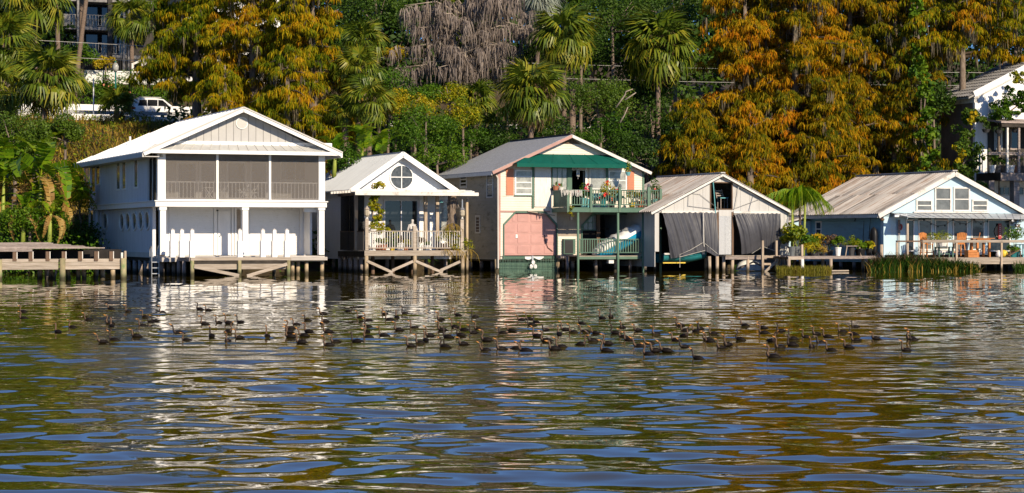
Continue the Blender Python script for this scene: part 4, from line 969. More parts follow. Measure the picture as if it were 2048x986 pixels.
# statue on the deck behind the rail
u, v = fu(824.5, V2+.6), V2+.6; z = zd
P = thing('statue', 'pale stone statue of a standing human figure behind the deck railing', 'statue', (u, v, z))
MB().lathe((u, v, z), [(.26, 0), (.26, .1), (.2, .12), (.2, .2)], 12).part('pedestal', M['statue'], P)
k = .97
sv = [(0, 0, 1.02), (0, 0, 1.22), (0, .01, 1.44), (0, 0, 1.56), (0, -.02, 1.63), (0, -.03, 1.74), (.02, -.02, 1.84),
      (-.19, 0, 1.47), (-.27, .02, 1.22), (-.25, -.06, 1.0), (.19, 0, 1.47), (.28, .03, 1.24), (.33, -.05, 1.05), (-.1, 0, .92), (-.11, -.02, .52), (-.10, .02, .2), (-.1, -.12, .2), (.1, 0, .92), (.13, -.03, .52), (.13, .02, .2), (.14, -.12, .2)]
se = [(0, 1), (1, 2), (2, 3), (3, 4), (4, 5), (5, 6), (2, 7), (7, 8), (8, 9), (2, 10), (10, 11), (11, 12), (0, 13), (13, 14), (14, 15), (15, 16), (0, 17), (17, 18), (18, 19), (19, 20)]
sr = [.16, .14, .17, .09, .06, .095, .07, .075, .055, .04, .075, .055, .04, .11, .075, .05, .045, .11, .075, .05, .045]
skinned('figure', [(u+x*k, v+y*k, z+zz*k) for x, y, zz in sv], se, sr, M['statue'], P)
# mossy stump-like column, vine on its stake
rg = seeded(5); u, v = fu(904, V2+.9), V2+.9
P = thing('dead_trunk', 'rough grey bark covered dead trunk rising through the pergola roof', 'tree trunk', (u, v, zd))
mb = MB()
def tf(i, j): a = 2*math.pi*i; r = .26*(1.2-.45*j)+.03*math.sin(a*5+j*9)+.025*math.sin(a*9-j*21); return (u+r*math.cos(a), v+r*math.sin(a), zd+3.2*j)
mb.grid(tf, 18, 22); mb.part('trunk', M['bark'], P, smooth=True)
V, Fc = strands(rg, np.array([(u+.2*math.cos(a), v-.2*abs(math.sin(a)), zd+h) for a, h in zip(rg.random(26)*6.28, 1.0+2.2*rg.random(26))]), np.full(26, .1), 8, (.2, .6), .03, .2, .1); leafpart('moss', P, M['moss'], (V, Fc, np.clip(.5+rg.normal(size=len(Fc))*.2, 0, 1)), 'stuff')
u, v = fu(744.5, V2+.5), V2+.5
P = thing('climbing_vine', 'yellow green vine climbing a stake above the pergola beam', 'vine', (u, v, zd), None)
mb = MB(); mb.tube([(u, v, zd), (u+.02, v, zd+2.2), (u, v, zt1+.35)], [.05, .04, .03], 6); 
for i in range(7): a = rg.random()*6; mb.tube([(u, v, zd+1+i*.35), (u+.3*math.cos(a)+.1, v-.1, zd+1.3+i*.35)], [.02, .008], 4)
mb.part('stake', M['bark'], P)
pp = [foliage(rg, (u+.22+.12*math.sin(i), v-.1, zd+1.1+i*.36), (.40, .28, .36), 150, .14, .6, 5, .5, tint=(.6, .25)) for i in range(8)]
pp += [foliage(rg, (u+.5+.32*i, v-.15, zd+1.25-.16*i), (.28, .18, .18), 60, .13, .6, 3, .5, tint=(.62, .2)) for i in range(4)]
leafpart('foliage', P, M['bush_yel'], pp)
pot('yellow green grass clump in a white pot on the pedestal beside the vine', fu(745, V2+.25), V2+.25, zd+1.05, .16, .24, M['white'], M['bush_yel'], .3, .22, 31, 120, .16, .15)
T2 = thing('plant_stand', 'white slatted plant stand beside the left newel post', 'plant stand', (fu(745, V2+.25), V2+.25, zd))
for i in range(5): pbox('leg', M['white'], T2, fu(745, V2+.25)-.18+i*.08, fu(745, V2+.25)-.14+i*.08, V2+.2, V2+.24, zd, zd+1.0)
MB().box(fu(745, V2+.25)-.2, fu(745, V2+.25)+.2, V2+.1, V2+.4, zd+1.0, zd+1.048).part('top', M['white'], T2)
for i, (x, h, r, mp, lf, lh, lr_, lab) in enumerate([
    (755, .3, .18, M['terra'], M['bush'], .45, .3, 'green plant in a terracotta pot behind the left half of the deck railing'),
    (767, .34, .22, M['terra'], M['bush_yel'], .4, .3, 'yellow green plant in the widest terracotta pot behind the deck railing'),
    (786, .2, .16, M['yellow'], M['bush'], .5, .36, 'leafy plant in a small yellow pot behind the deck railing'),
    (800, .42, .2, M['white'], M['reed_brown'], .4, .32, 'brownish plant in a tall white pot behind the deck railing'),
    (812, .2, .14, M['terra'], M['bush_yel'], .55, .3, 'yellow leaved plant just left of the statue'),
    (842, .3, .16, M['white'], M['reed_brown'], .5, .26, 'dark leaved plant in a white pot right of the middle newel post'),
    (853, .3, .2, M['boat_white'], M['bush'], .2, .2, 'low plant in a white basket pot behind the right railing')]):
    pot(lab, fu(x, V2+.45), V2+.4+.1*(i % 3), zd, h, r, mp, lf, lh, lr_, 40+i, 130, .13, .5, tint=(.6, .3))
P = thing('overgrown_planter', 'overgrown planter of yellow green foliage spilling through the right railing', 'planter', (fu(903, V2+.3), V2+.3, zd))
MB().box(fu(880, V2+.3), fu(921, V2+.3), V2+.15, V2+.55, zd, zd+.4).part('box', M['wood_brown'], P)
leafpart('foliage', P, M['bush_yel'], [foliage(rg, (fu(x, V2+.2), V2+.2, fz(x, y, V2)), (.42, .3, .34), 240, .10, .35, 7, .5, tint=(.45, .3), droop=.6) for x, y in ((884, 478), (897, 466), (910, 470), (921, 484), (900, 492), (914, 497), (932, 490))])
leafpart('dry_grass', P, M['grass_gold'], [strands(rg, np.array([(fu(x, V2-.1), V2-.1, fz(x, y, V2))]), np.array([.25]), 30, (.4, .9), .02, .3, .5)+(np.full(60, .5),) for x, y in ((890, 500), (915, 500), (938, 500), (906, 448), (896, 450))], 'stuff')

# ---------------------------------------------------------------- cream and pink boathouse
V3 = 6.0; VW3 = 8.4; vw = VW3
T = thing('cream_boathouse', 'cream clapboard boathouse with a green awning and a pink garage door', 'boathouse', (fu(996, vw), vw, 0))
hL, hR = fu(995.5, vw), fu(1287, vw); vo = vw-.45
ap = (fu(1144, vo), fz(1144, 268.5, vo)); eL = (fu(985, vo), fz(985, 342, vo)); eR = (fu(1302.5, vo), fz(1302, 343, vo))
vb = min(sd(1021, 283, ap[0])[0], vw+13); ve = sd(875, 349, eL[0])[0]; vb2 = max(min(ve, vw+15), vb)
mb = MB(); mb.slab([(eL[0], vo, eL[1]), (ap[0], vo, ap[1]), (ap[0], vb, ap[1]), (eL[0], vb2, eL[1])], .10); mb.slab([(ap[0], vo, ap[1]), (eR[0], vo, eR[1]), (eR[0], vb2, eR[1]), (ap[0], vb, ap[1])], .10); mb.slab([(ap[0], vb, ap[1]), (eR[0], vb2, eR[1]), (eL[0], vb2, eL[1])], .1)
mb.part('roof', M['shingle'], T)
MB().bar((ap[0], vo, ap[1]+.02), (ap[0], vb, ap[1]+.02), .3, .05).part('ridge_cap', M['dark_wall'], T)
for e in (eL, eR): MB().bar((e[0], vo-.03, e[1]-.11), (ap[0], vo-.03, ap[1]-.11), .07, .17).part('rake_board', M['pink_trim'] if e is eL else M['white_old'], T)
MB().box(eL[0]-.04, eL[0]+.03, vo+.05, vb2, eL[1]-.24, eL[1]-.05).part('eave_board', M['white_old'], T)
zg = fz(1140, 341, vw); zmid = fz(1140, 423, vw); zlo = fz(1000, 519, vw)
wt = .2
mb = MB()
uA0, uA1 = fu(1168-24.5, vw), fu(1170, vw)     # balcony door opening
mb.prism([(hL, zmid), (uA0, zmid), (uA0, fz(1150, 334, vw)), (uA1, fz(1150, 334, vw)), (uA1, zmid), (hR, zmid), (hR, zg), (ap[0], ap[1]-.12), (hL, zg)], vw, vw+wt)
mb.part('upper_wall', M['cream'], T)
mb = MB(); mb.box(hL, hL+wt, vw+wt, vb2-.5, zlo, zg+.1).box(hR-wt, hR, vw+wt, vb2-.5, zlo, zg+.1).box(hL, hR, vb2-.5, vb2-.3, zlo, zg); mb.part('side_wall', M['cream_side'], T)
mb = MB(); zs = list(np.arange(zmid, zg, .145)); 
clap(mb, vw, zs, lambda z: (hL, fu(1069, vw))); clap(mb, vw, zs, lambda z: (fu(1215, vw), hR)); mb.part('siding', M['cream'], T, 'stuff')
mb = MB(); clap(mb, vw, list(np.arange(zg, ap[1]-.1, .145)), gable_fn(hL, hR, ap[0], zg, ap[1]-.12)); mb.part('gable_siding', M['cream'], T, 'stuff')
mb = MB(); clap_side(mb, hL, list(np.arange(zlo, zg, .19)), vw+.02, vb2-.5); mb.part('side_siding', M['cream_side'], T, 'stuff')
MB().prism([(ap[0]-.75, ap[1]-.55), (ap[0]+.75, ap[1]-.55), (ap[0], ap[1]-.13)], vw-.04, vw-.02).part('gable_vent', M['wood_brown'], T)
for u in (hL,): MB().box(u-.03, u+.16, vw-.05, vw+.1, zlo, zg-.02).part('corner_board', M['pink_trim'], T)
MB().box(hR-.1, hR+.03, vw-.05, vw+.1, zmid, zg-.02).part('corner_board', M['green_pale'], T)
MB().box(hL+.17, fu(1100, vw), vw-.045, vw-.002, zmid-.06, zmid+.04).part('trim_band', M['pink_trim'], T)
MB().bar((fu(1054, vw), vw-.12, fz(1054, 422.5, vw)), (fu(1108, vw), vw-.12, fz(1108, 431, vw)), .05).part('boom', M['wood'], T)
# lower wall in pieces around the two chamfered openings
gd = (fu(1007, vw), fu(1113.5, vw), fz(1060, 424, vw), fz(1060, 510.5, vw)); ch = .75
a0, a1 = fu(1163, vw), fu(1279, vw); at_ = zmid-.12; ab = fz(1200, 508, vw)
mb = MB()
mb.box(hL, gd[0], vw, vw+wt, zlo, zmid-.001); mb.box(gd[0], gd[1], vw, vw+wt, gd[2], zmid-.001)
mb.prism([(gd[0], gd[2]), (gd[0], gd[2]-ch), (gd[0]+ch, gd[2])], vw+.003, vw+wt); mb.prism([(gd[1], gd[2]), (gd[1]-ch, gd[2]), (gd[1], gd[2]-ch)], vw+.003, vw+wt)
mb.part('lower_wall', M['cream'], T)
mb = MB(); mb.box(gd[1], a0, vw, vw+wt, zlo, zmid-.001).box(a0, a1, vw, vw+wt, at_, zmid-.001).box(a1, hR, vw, vw+wt, zlo, zmid-.001)
mb.prism([(a0, at_), (a0, at_-ch), (a0+ch, at_)], vw+.003, vw+wt).prism([(a1, at_), (a1-ch, at_), (a1, at_-ch)], vw+.003, vw+wt); mb.part('block_wall', M['stucco'], T)
mb = MB(); clap(mb, vw, list(np.arange(zlo, zmid-.1, .15)), lambda z: (hL+.17, gd[0]-.07)); clap(mb, vw, list(np.arange(zlo, zmid-1.4, .15)), lambda z: (gd[1]+.08, fu(1156, vw))); mb.part('siding', M['cream'], T, 'stuff')
mb = MB()
for p, q in (((gd[0], zlo), (gd[0], gd[2]-ch)), ((gd[0], gd[2]-ch), (gd[0]+ch, gd[2])), ((gd[0]+ch, gd[2]), (gd[1]-ch, gd[2])), ((gd[1]-ch, gd[2]), (gd[1], gd[2]-ch)), ((gd[1], gd[2]-ch), (gd[1], zlo))): mb.bar((p[0], vw-.03, p[1]), (q[0], vw-.03, q[1]), .06, .10)
mb.part('opening_trim', M['green'], T)
mb = MB()
for p, q in (((a0, ab), (a0, at_-ch)), ((a0, at_-ch), (a0+ch, at_)), ((a0+ch, at_), (a1-ch, at_)), ((a1-ch, at_), (a1, at_-ch)), ((a1, at_-ch), (a1, ab))): mb.bar((p[0], vw-.03, p[1]), (q[0], vw-.03, q[1]), .06, .10)
mb.part('opening_trim', M['green'], T)
vg = vw+.10
door = MB().prism([(gd[0], gd[3]), (gd[1], gd[3]), (gd[1], gd[2]-ch), (gd[1]-ch, gd[2]), (gd[0]+ch, gd[2]), (gd[0], gd[2]-ch)], vg, vg+.06).part('garage_door', M['pink'], T)
nr = 4; dh = (gd[2]-gd[3])/nr; dw = (gd[1]-gd[0])/4
for j in range(nr):
    for i in range(4):
        x0, z0 = gd[0]+dw*i+.08, gd[3]+dh*j+.09; x1, z1 = x0+dw-.16, z0+dh-.18
        if j == nr-1 and i in (0, 3): x0, x1 = (x0+.5, x1) if i == 0 else (x0, x1-.5); z1 -= .12
        pbox('door_panel', M['pink'], door, x0, x1, vg-.022, vg-.002, z0, z1)
    if j: pbox('joint_strip', M['pink_trim'], door, gd[0]+.01, gd[1]-.01, vg-.006, vg-.001, gd[3]+dh*j-.012, gd[3]+dh*j+.012)
pbox('latch_plate', M['white'], door, fu(1032, vw), fu(1036, vw), vg-.04, vg-.025, fz(1034, 476, vw), fz(1034, 469, vw))
MB().tube([(fu(1089, vw), vg-.06, fz(1089, 470, vw)), (fu(1091, vw), vg-.07, fz(1091, 480, vw)), (fu(1096, vw), vg-.07, fz(1096, 495, vw)), (fu(1106, vw), vg-.07, fz(1106, 503, vw))], .018, 5).part('cable', M['black'], T)
pbox('floor', M['wood_dark'], T, hL, hR, vw+.02, vb2-.6, zlo-.1, zlo+.02)
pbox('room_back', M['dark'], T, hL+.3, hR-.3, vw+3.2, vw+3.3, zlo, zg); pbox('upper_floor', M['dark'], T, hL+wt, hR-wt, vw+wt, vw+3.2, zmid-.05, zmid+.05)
# things of the upper front
fwin(T, 1029, 339.5, 1065, 390, vw-.02, 1, 4, .09, M['white'], M['glass_pale'])
pbox('sill', M['green_pale'], T, fu(1027.5, vw), fu(1066, vw), vw-.11, vw-.01, fz(1040, 392, vw), fz(1040, 390.2, vw))
for x0, x1, y0, y1 in ((1012.5, 1027.5, 337, 390.5), (1255, 1268.5, 342, 383)):
    sh = ppx('shutter', M['orange'], T, x0, y0, x1, y1, vw-.06, .035); u0, u1 = fu(x0, vw-.06), fu(x1, vw-.06)
    for k in range(12):
        z = fz(x0, y1, vw)+.09+(fz(x0, y0, vw)-fz(x0, y1, vw)-.18)*k/11; pbox('slat', M['orange'], sh, u0+.05, u1-.05, vw-.072, vw-.062, z-.03, z+.03)
ppx('door_post', M['green'], T, 1064.5, 334, 1068.5, 416, vw-.1, .08)
for i in range(8):
    u0 = fu(1069, vw)+(fu(1101, vw)-fu(1069, vw))*i/8; pbox('white_panel', M['boat_white'], T, u0+.004, fu(1069, vw)+(fu(1101, vw)-fu(1069, vw))*(i+1)/8-.004, vw-.06, vw-.02, fz(1085, 413.5, vw), fz(1085, 334.5, vw))
ppx('door_post', M['green_pale'], T, 1136, 334, 1144, 380, vw-.1, .08)
fwin(T, 1103, 334, 1135, 381, vw-.02, 3, 1, .07, M['green'], M['glass_pale'], 'window')
pbox('door_jamb', M['white'], T, uA1, uA1+.1, vw-.06, vw+.3, fz(1150, 378, vw), fz(1150, 334, vw))
fwin(T, 1178, 335.5, 1211.5, 379, vw-.02, 1, 1, .08, M['white_old'], M['glass_pale'])
ppx('door_post', M['green'], T, 1211.5, 335, 1216.5, 381, vw-.1, .08)
fwin(T, 1216.5, 341, 1253, 381, vw-.02, 1, 2, .08, M['white'], M['glass_pale'])
# side windows, drain pipe
for x0, y0, x1, y1, mg, ny in ((921, 349, 934.5, 376, M['glass'], 3), (974, 343, 987, 396, M['glass_grey'], 2)): swin(T, x0, y0, x1, y1, hL-.02, .09, M['white_old'], mg, ny)
swin(T, 951.5, 430, 961, 467, hL-.02, .1, M['cream'], M['wood_brown'], 1)
MB().tube([(hL-.02, vw-.12, zlo-.5), (hL-.04, vw-.12, zg-.5), (hL-.12, vw-.02, zg-.3)], .05, 7).part('drain_pipe', M['offwhite'], T)
# awning
aw0, aw1 = vw-.05, vw-1.15
tz_, bz = fz(1140, 309, vw), fz(1140, 327.5, aw1)
pl = [(fu(1034, aw1), aw1, bz), (fu(1263, aw1), aw1, bz), (fu(1215, vw), aw0, tz_), (fu(1059, vw), aw0, tz_)]
aw = MB().slab(pl, .03).part('awning', M['awning'], T)
for k in range(5):
    f = .1+.2*k; MB().bar((pl[0][0]+(pl[1][0]-pl[0][0])*f, aw1, bz+.012), (pl[3][0]+(pl[2][0]-pl[3][0])*f, aw0, tz_+.012), .03, .02).part('seam', M['awning'], aw)
MB().box(pl[0][0], pl[1][0], aw1-.02, aw1+.0, fz(1140, 335, aw1), bz+.0).part('valance', M['awning'], aw)
for x in (0, 1): MB().add([pl[x], (pl[x][0], aw0, bz-.02), pl[3-x]], [(0, 1, 2)]).part('awning_side', M['awning'], aw)
# under the house
for x, v in ((993.5, vw+.1), (1115, vw+.1), (1145, vw+.2), (1190, vw+.3), (1230, vw+.2), (1276, vw+.1), (1125, vw+1.5), (1060, vw+3), (1200, vw+2)): pile('piling', M['wood_grey'] if v > vw+.12 else M['pile_tan'], T, fu(x, v), v, -1.2, zlo+.02, .13)
for i in range(6): pile('piling', M['wood_grey'], T, hL+.15, vw+1.2+1.8*i, -1.2, zlo, .13)
pbox('utility_box', M['green'], T, fu(1124, vw), fu(1147, vw), vw-.3, vw-.003, fz(1135, 508, vw), fz(1135, 478, vw)); pbox('box_grille', M['black'], T, fu(1125.5, vw), fu(1142, vw), vw-.32, vw-.302, fz(1135, 506.5, vw), fz(1135, 480, vw)); pbox('ledge', M['wood_grey'], T, fu(1111, vw), fu(1157, vw), vw-.45, vw-.003, fz(1135, 516, vw), fz(1135, 510, vw))
# net below the garage door
N_ = thing('green_netting', 'sagging green wire netting hung under the pink garage door', 'netting', (fu(1055, vw), vw-.1, 0))
mb = MB(); u0, u1 = fu(1000, vw), fu(1113, vw); zt_ = fz(1050, 511.5, vw)
for i in range(34): u = u0+(u1-u0)*i/33; mb.bar((u, vw-.08+.04*math.sin(i), -.15), (u+.03*math.sin(i*2), vw-.06, zt_), .018)
for j in range(10): z = -.05+(zt_)*j/9; mb.bar((u0, vw-.08, z+.03*math.sin(j*3)), (u1, vw-.07, z+.03*math.sin(j*5)), .018)
mb.part('mesh', M['green'], N_, 'stuff'); MB().box(u0, u1, vw+.25, vw+.3, -.3, zt_).part('back_cloth', M['green'], N_)
P = thing('boat_propeller', 'small pale three bladed boat propeller under the pink garage door', 'propeller', (fu(1063, vw), vw-.3, .2))
c = np.array((fu(1063, vw), vw-.3, fz(1063, 530, vw))); MB().tube([(c[0], c[1]-.08, c[2]), (c[0], c[1]+.5, c[2])], [.05, .07], 8).part('hub', M['metal'], P)
for k in range(3):
    a = math.pi/2+k*2.094; o = c+np.array([math.cos(a)*.15, 0, math.sin(a)*.15]); MB().add([tuple(o+np.array([.11*math.cos(a+t), .03*math.sin(2*t), .13*math.sin(a+t)])) for t in np.linspace(0, 6.28, 9)[:-1]], [tuple(range(8))]).part('blade', M['boat_white'], P)
MB().box(c[0]-.05, c[0]+.05, c[1]+.1, c[1]+.25, c[2], zt_).part('shaft', M['metal'], P)
# hanging canvas flaps beside the propeller
P = thing('torn_plastic', 'torn pale plastic sheet drooping under the pink garage door', 'plastic sheet', (fu(1065, vw), vw-.15, .5))
def tp(i, j): return (fu(1048+38*i, vw), vw-.14-.03*math.sin(i*11), fz(1060, 513, vw)-(.17*j)*(abs(math.sin(i*5.5+.6))*.9+.2))
MB().grid(tp, 16, 4).part('sheet', M['boat_white'], P)

# green balcony and its lower deck
T = thing('green_balcony', 'dark green two level balcony on posts with white topped balusters', 'balcony', (fu(1135, V3), V3, 0))
b0, b1 = fu(1135, V3), fu(1324, V3); zd = fz(1240, 415, V3); zr = fz(1240, 380, V3)
MB().box(b0, b1, V3-.03, V3+.03, fz(1240, 424.5, V3), zd-.05).part('fascia', M['green'], T)
MB().box(b0-.01, b0+.05, V3+.03, vw-.1, fz(1240, 424.5, V3), zd-.05).part('fascia', M['green'], T); MB().box(b1-.05, b1+.01, V3+.03, vw-.1, fz(1240, 424.5, V3), zd-.05).part('fascia', M['green'], T)
planks(T, b0, b1, V3+.04, vw-.1, zd, M['green'], 'u', .15, .04)
for x0, x1 in ((1136, 1182), (1184, 1239), (1241, 1297), (1299, 1322)): railing(T, x0, x1, 379.5, 410.5, V3+.06, M['green'], M['green_pale'], .155, .045, .08)
nb = 14
for i in range(nb):
    v = V3+.2+(vw-V3-.4)*i/nb; pbox('baluster', M['green'], T, b0+.02, b0+.055, v, v+.08, zd+.05, zr-.05)
    if i % 2: pbox('baluster', M['green'], T, b1-.055, b1-.02, v, v+.05, zd+.05, zr-.05)
for u in (b0+.01, b1-.09): pbox('rail', M['green'], T, u, u+.08, V3+.12, vw-.15, zr-.06, zr-.002); pbox('rail', M['green'], T, u, u+.08, V3+.12, vw-.15, zd+.02, zd+.08)
for x in (1136.5, 1182.7, 1240, 1297.7, 1322): ppx('newel_post', M['green_pale'], T, x-2.2, 374 if x < 1320 else 378, x+2.2, 424.4, V3-.06, .13)
for x in (1182.7, 1240, 1297.7): MB().lathe((fu(x, V3), V3, fz(x, 374, V3)), [(.09, 0), (.1, .03), (.09, .13), (.03, .19)], 8).part('post_cap', M['glass_grey'], T)
zl = fz(1220, 511.5, V3)
for x in (1156, 1236, 1286, 1321): pile('post', M['green_pale'], T, fu(x, V3+.08), V3+.08, -1.2, fz(1240, 424, V3)-.002, .075)
l0, l1 = fu(1158, V3), fu(1318, V3)
planks(T, l0, l1, V3+.16, vw-.05, zl, M['wood'], 'u', .16, .04); MB().box(l0, l1, V3+.17, V3+.24, zl-.2, zl-.045).part('fascia', M['green_pale'], T); MB().box(l0, l1, V3+1.6, V3+1.7, zl-.25, zl-.045).part('joist', M['wood_dark'], T)
for x0, x1 in ((1158.5, 1234), (1238.5, 1284)): railing(T, x0, x1, 477.5, 506, V3+.1, M['green'], M['green_pale'], .155, .045, .08)
railing(T, 1289, 1318, 477.5, 504, vw-.4, M['green'], M['green'], .15, .05, .08)
MB().bar((fu(1290, V3+.1), V3+.1, fz(1290, 478, V3)), (fu(1318, V3+.1), V3+.1, fz(1318, 492, V3)), .06).part('diagonal', M['green_pale'], T)
for x, v in ((1192, V3+1), (1228, V3+1.5), (1262, V3+1), (1290, V3+.4), (1310, V3+.6), (1135, V3+1.2)): pile('piling', M['wood_grey'], T, fu(x, v), v, -1.2, zl-.05, .1, (0, random.uniform(-.06, .06)))
pbox('step_box', M['boat_white'], T, fu(1222, V3), fu(1232, V3), V3+.3, V3+.6, zl-.45, zl-.21)
# dinghy: white over blue, propped up on the lower deck
u, v = fu(1237, V3+.95), V3+.95
B = thing('plastic_boat', 'white and bright blue plastic boat tilted up on the lower deck', 'boat', (u, v, zl))
Lb = 3.5; tilt = R(27)
ctr = np.array((fu(1236, v), v, fz(1236, 481, v)))
def hull(i, j, top):
    s = -1+2*i; a = (j-.5)*math.pi; w = .66*(1-abs(s)**3.2)**.5+.05; hgt = (.42 if top else -.62)*(1-abs(s)**4)**.5
    x = s*Lb/2; y = w*math.sin(a); z = hgt*math.cos(a)**.7 if math.cos(a) > 0 else 0
    if top and abs(math.sin(a)) < .8: z -= .05*math.sin(s*22)
    return tuple(ctr+np.array([x*math.cos(tilt)-z*math.sin(tilt), y, x*math.sin(tilt)+z*math.cos(tilt)]))
MB().grid(lambda i, j: hull(i, j, True), 26, 12).part('deck_shell', M['boat_white'], B, smooth=True)
MB().grid(lambda i, j: hull(i, j, False), 26, 12).part('hull', M['boat_blue'], B, smooth=True)
def rubr(s): a = s*2*math.pi; x = math.cos(a)*Lb/2*1.01; w = .62*(1-abs(math.cos(a))**3.2)**.5+.05; y = w*math.copysign(1, math.sin(a)); return tuple(ctr+np.array([x*math.cos(tilt), y*1.02, x*math.sin(tilt)]))
MB().tube([rubr(k/40) for k in range(41)], .045, 5).part('rub_rail', M['boat_white'], B)
for k, x in enumerate((-.5, .45)):
    o = ctr+np.array([x*math.cos(tilt)-.3*math.sin(tilt), -.32, x*math.sin(tilt)+.42*math.cos(tilt)]); MB().box(o[0]-.2, o[0]+.2, o[1]-.1, o[1]+.1, o[2]-.02, o[2]+.06).part('seat', M['glass_grey'], B)
# window inside the lower bay
T_ = None
H3 = bpy.data.objects['cream_boathouse']
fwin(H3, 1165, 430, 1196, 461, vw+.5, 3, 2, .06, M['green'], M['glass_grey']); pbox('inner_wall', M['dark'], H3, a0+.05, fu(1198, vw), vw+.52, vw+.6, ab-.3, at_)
pbox('inner_post', M['wood_brown'], H3, fu(1199, vw), fu(1206, vw), vw+.4, vw+.55, ab-.3, at_)
for k in range(3): pbox('shelf', M['wood_brown'], H3, fu(1207, vw), fu(1258, vw), vw+2.6, vw+3, zlo+.7+.55*k, zlo+.74+.55*k)
pbox('white_door', M['boat_white'], H3, hR-.2, hR+.35, vw-.3, vw-.26, fz(1310, 478, vw), fz(1310, 428, vw))
# balcony plants, cushions and ornaments
v = V3+.45
for i, (x, h, r, mp, lf, lh, lr_, fl, lab) in enumerate([
    (1167, .55, .2, M['turq'], M['bush'], .8, .42, (M['pink_flower'], 3, .2), 'pink hibiscus in a turquoise pot, left end of the green balcony'),
    (1176, .5, .17, M['turq'], M['bush'], .5, .25, None, 'small green plant in a turquoise pot by the second balcony post'),
    (1206, .5, .2, M['teal'], M['bush_yel'], .9, .5, (M['red_flower'], 3, .2), 'red hibiscus bush on the middle of the green balcony'),
    (1226, .4, .18, M['pot_dark'], M['bush_yel'], .8, .32, (M['red_flower'], 2, .14), 'yellow green hibiscus left of the third balcony post'),
    (1264, .3, .2, M['yellow'], M['bush_yel'], .7, .35, None, 'yellow green plant behind the balusters under the right orange shutter'),
    (1283, .4, .24, M['terra'], M['reed_brown'], .55, .3, (M['pink_flower'], 2, .12), 'dark red leaved plant in a terracotta pot on the balcony'),
    (1311, .5, .2, M['turq'], M['bush'], 1.15, .34, (M['red_flower'], 3, .15), 'tall green plant with red flowers at the right end of the balcony')]):
    pot(lab, fu(x, v), v+.12*(i % 2), zd, h, r, mp, lf, lh, lr_, 60+i, 170, .14, .4, flowers=fl, tint=(.55, .25))
for x, lab in ((1200, 'pale turquoise cushioned chair behind the balcony balusters, left one'), (1231, 'pale turquoise draped lounge chair behind the balcony balusters, right one')):
    u = fu(x, V3+.9); q = thing('cushioned_chair', lab, 'chair', (u, V3+.9, zd), 'turquoise chairs on the balcony')
    def sc(i, j): return (u-.55+1.1*i, V3+.6+.6*j, zd+.42+.28*math.sin(i*2.6)*(1-.3*j)+.05*math.sin(i*17+j*5))
    MB().grid(sc, 14, 5).part('cushion', M['turq'], q, smooth=True)
    for a in (-.45, .45): MB().bar((u+a, V3+.7, zd), (u+a, V3+.7, zd+.5), .05).part('leg', M['green'], q)
    MB().box(u-.5, u+.5, V3+1.2, V3+1.26, zd+.4, zd+.85).part('backrest', M['turq'], q)
def hanging(x, y, v, lab, mp, lf, seed, rr=.17, fl=None):
    u = fu(x, v); z = fz(x, y, v); q = thing('hanging_pot', lab, 'hanging pot', (u, v, z)); rg_ = seeded(seed)
    MB().lathe((u, v, z-.1), [(rr*.6, 0), (rr, .22), (rr*.85, .221)], 9).part('pot', mp, q)
    MB().tube([(u, v, z+.12), (u, v, z+.75)], .012, 4).part('cord', M['black'], q)
    leafpart('foliage', q, lf, [foliage(rg_, (u, v, z+.22), (rr*1.3, rr*1.3, .16), 70, .12, .35, 5, .5, droop=.8), foliage(rg_, (u+.03, v-.03, z+.5), (.10, .1, .35), 40, .1, .5, 5, .5, droop=.5)])
hanging(1256, 348, vw-1.2, 'pale green hanging pot under the right end of the awning', M['turq'], M['bush_yel'], 3)
hanging(1142, 437, V3-.1, 'dark hanging pot with a trailing vine below the balcony corner', M['pot_dark'], M['bush_yel'], 4, .13)
W_ = thing('wind_chime', 'white wind chime hanging in the dark balcony doorway', 'wind chime', (fu(1156, vw-.3), vw-.3, fz(1156, 340, vw)))
u = fu(1156, vw-.3)
MB().lathe((u, vw-.3, fz(1156, 341, vw)), [(.1, 0), (.08, .05), (.02, .1)], 8).part('top', M['white'], W_)
for k in range(5): MB().tube([(u+.08*math.cos(k*1.25), vw-.3+.08*math.sin(k*1.25), fz(1156, 341, vw)), (u+.08*math.cos(k*1.25), vw-.3+.08*math.sin(k*1.25), fz(1156, 350+k, vw))], .02, 5).part('tube', M['white'], W_)
MB().tube([(u, vw-.3, fz(1156, 341, vw)), (u, vw-.3, fz(1156, 358, vw))], .01, 4).part('cord', M['white'], W_)
for x, mt, h, lab in ((1111.5, 'terra', .3, 'small orange flower pot on the shelf left of the balcony'), (1122, 'white_old', .24, 'white bowl pot with a red stem plant left of the balcony')):
    pot(lab, fu(x, vw-.35), vw-.35, zr-.05, h, .17, M[mt], M['bush'], .25, .12, int(x), 30, .1, .4, flowers=(M['red_flower'], 2, .1) if x > 1115 else None)
Lc = thing('lace_garland', 'pale lacy garland strung along the left end of the balcony rail', 'garland', (fu(1145, V3), V3-.08, zr-.2))
mb = MB(); rg_ = seeded(9)
for k in range(70):
    u = fu(1120+43*rg_.random(), V3); z = zr-.02; mb.tube([(u, V3-.09, z), (u+.03*rg_.normal(), V3-.1, z-.12-.28*rg_.random())], [.012, .02], 4)
mb.part('strands', M['offwhite'], Lc, 'stuff')

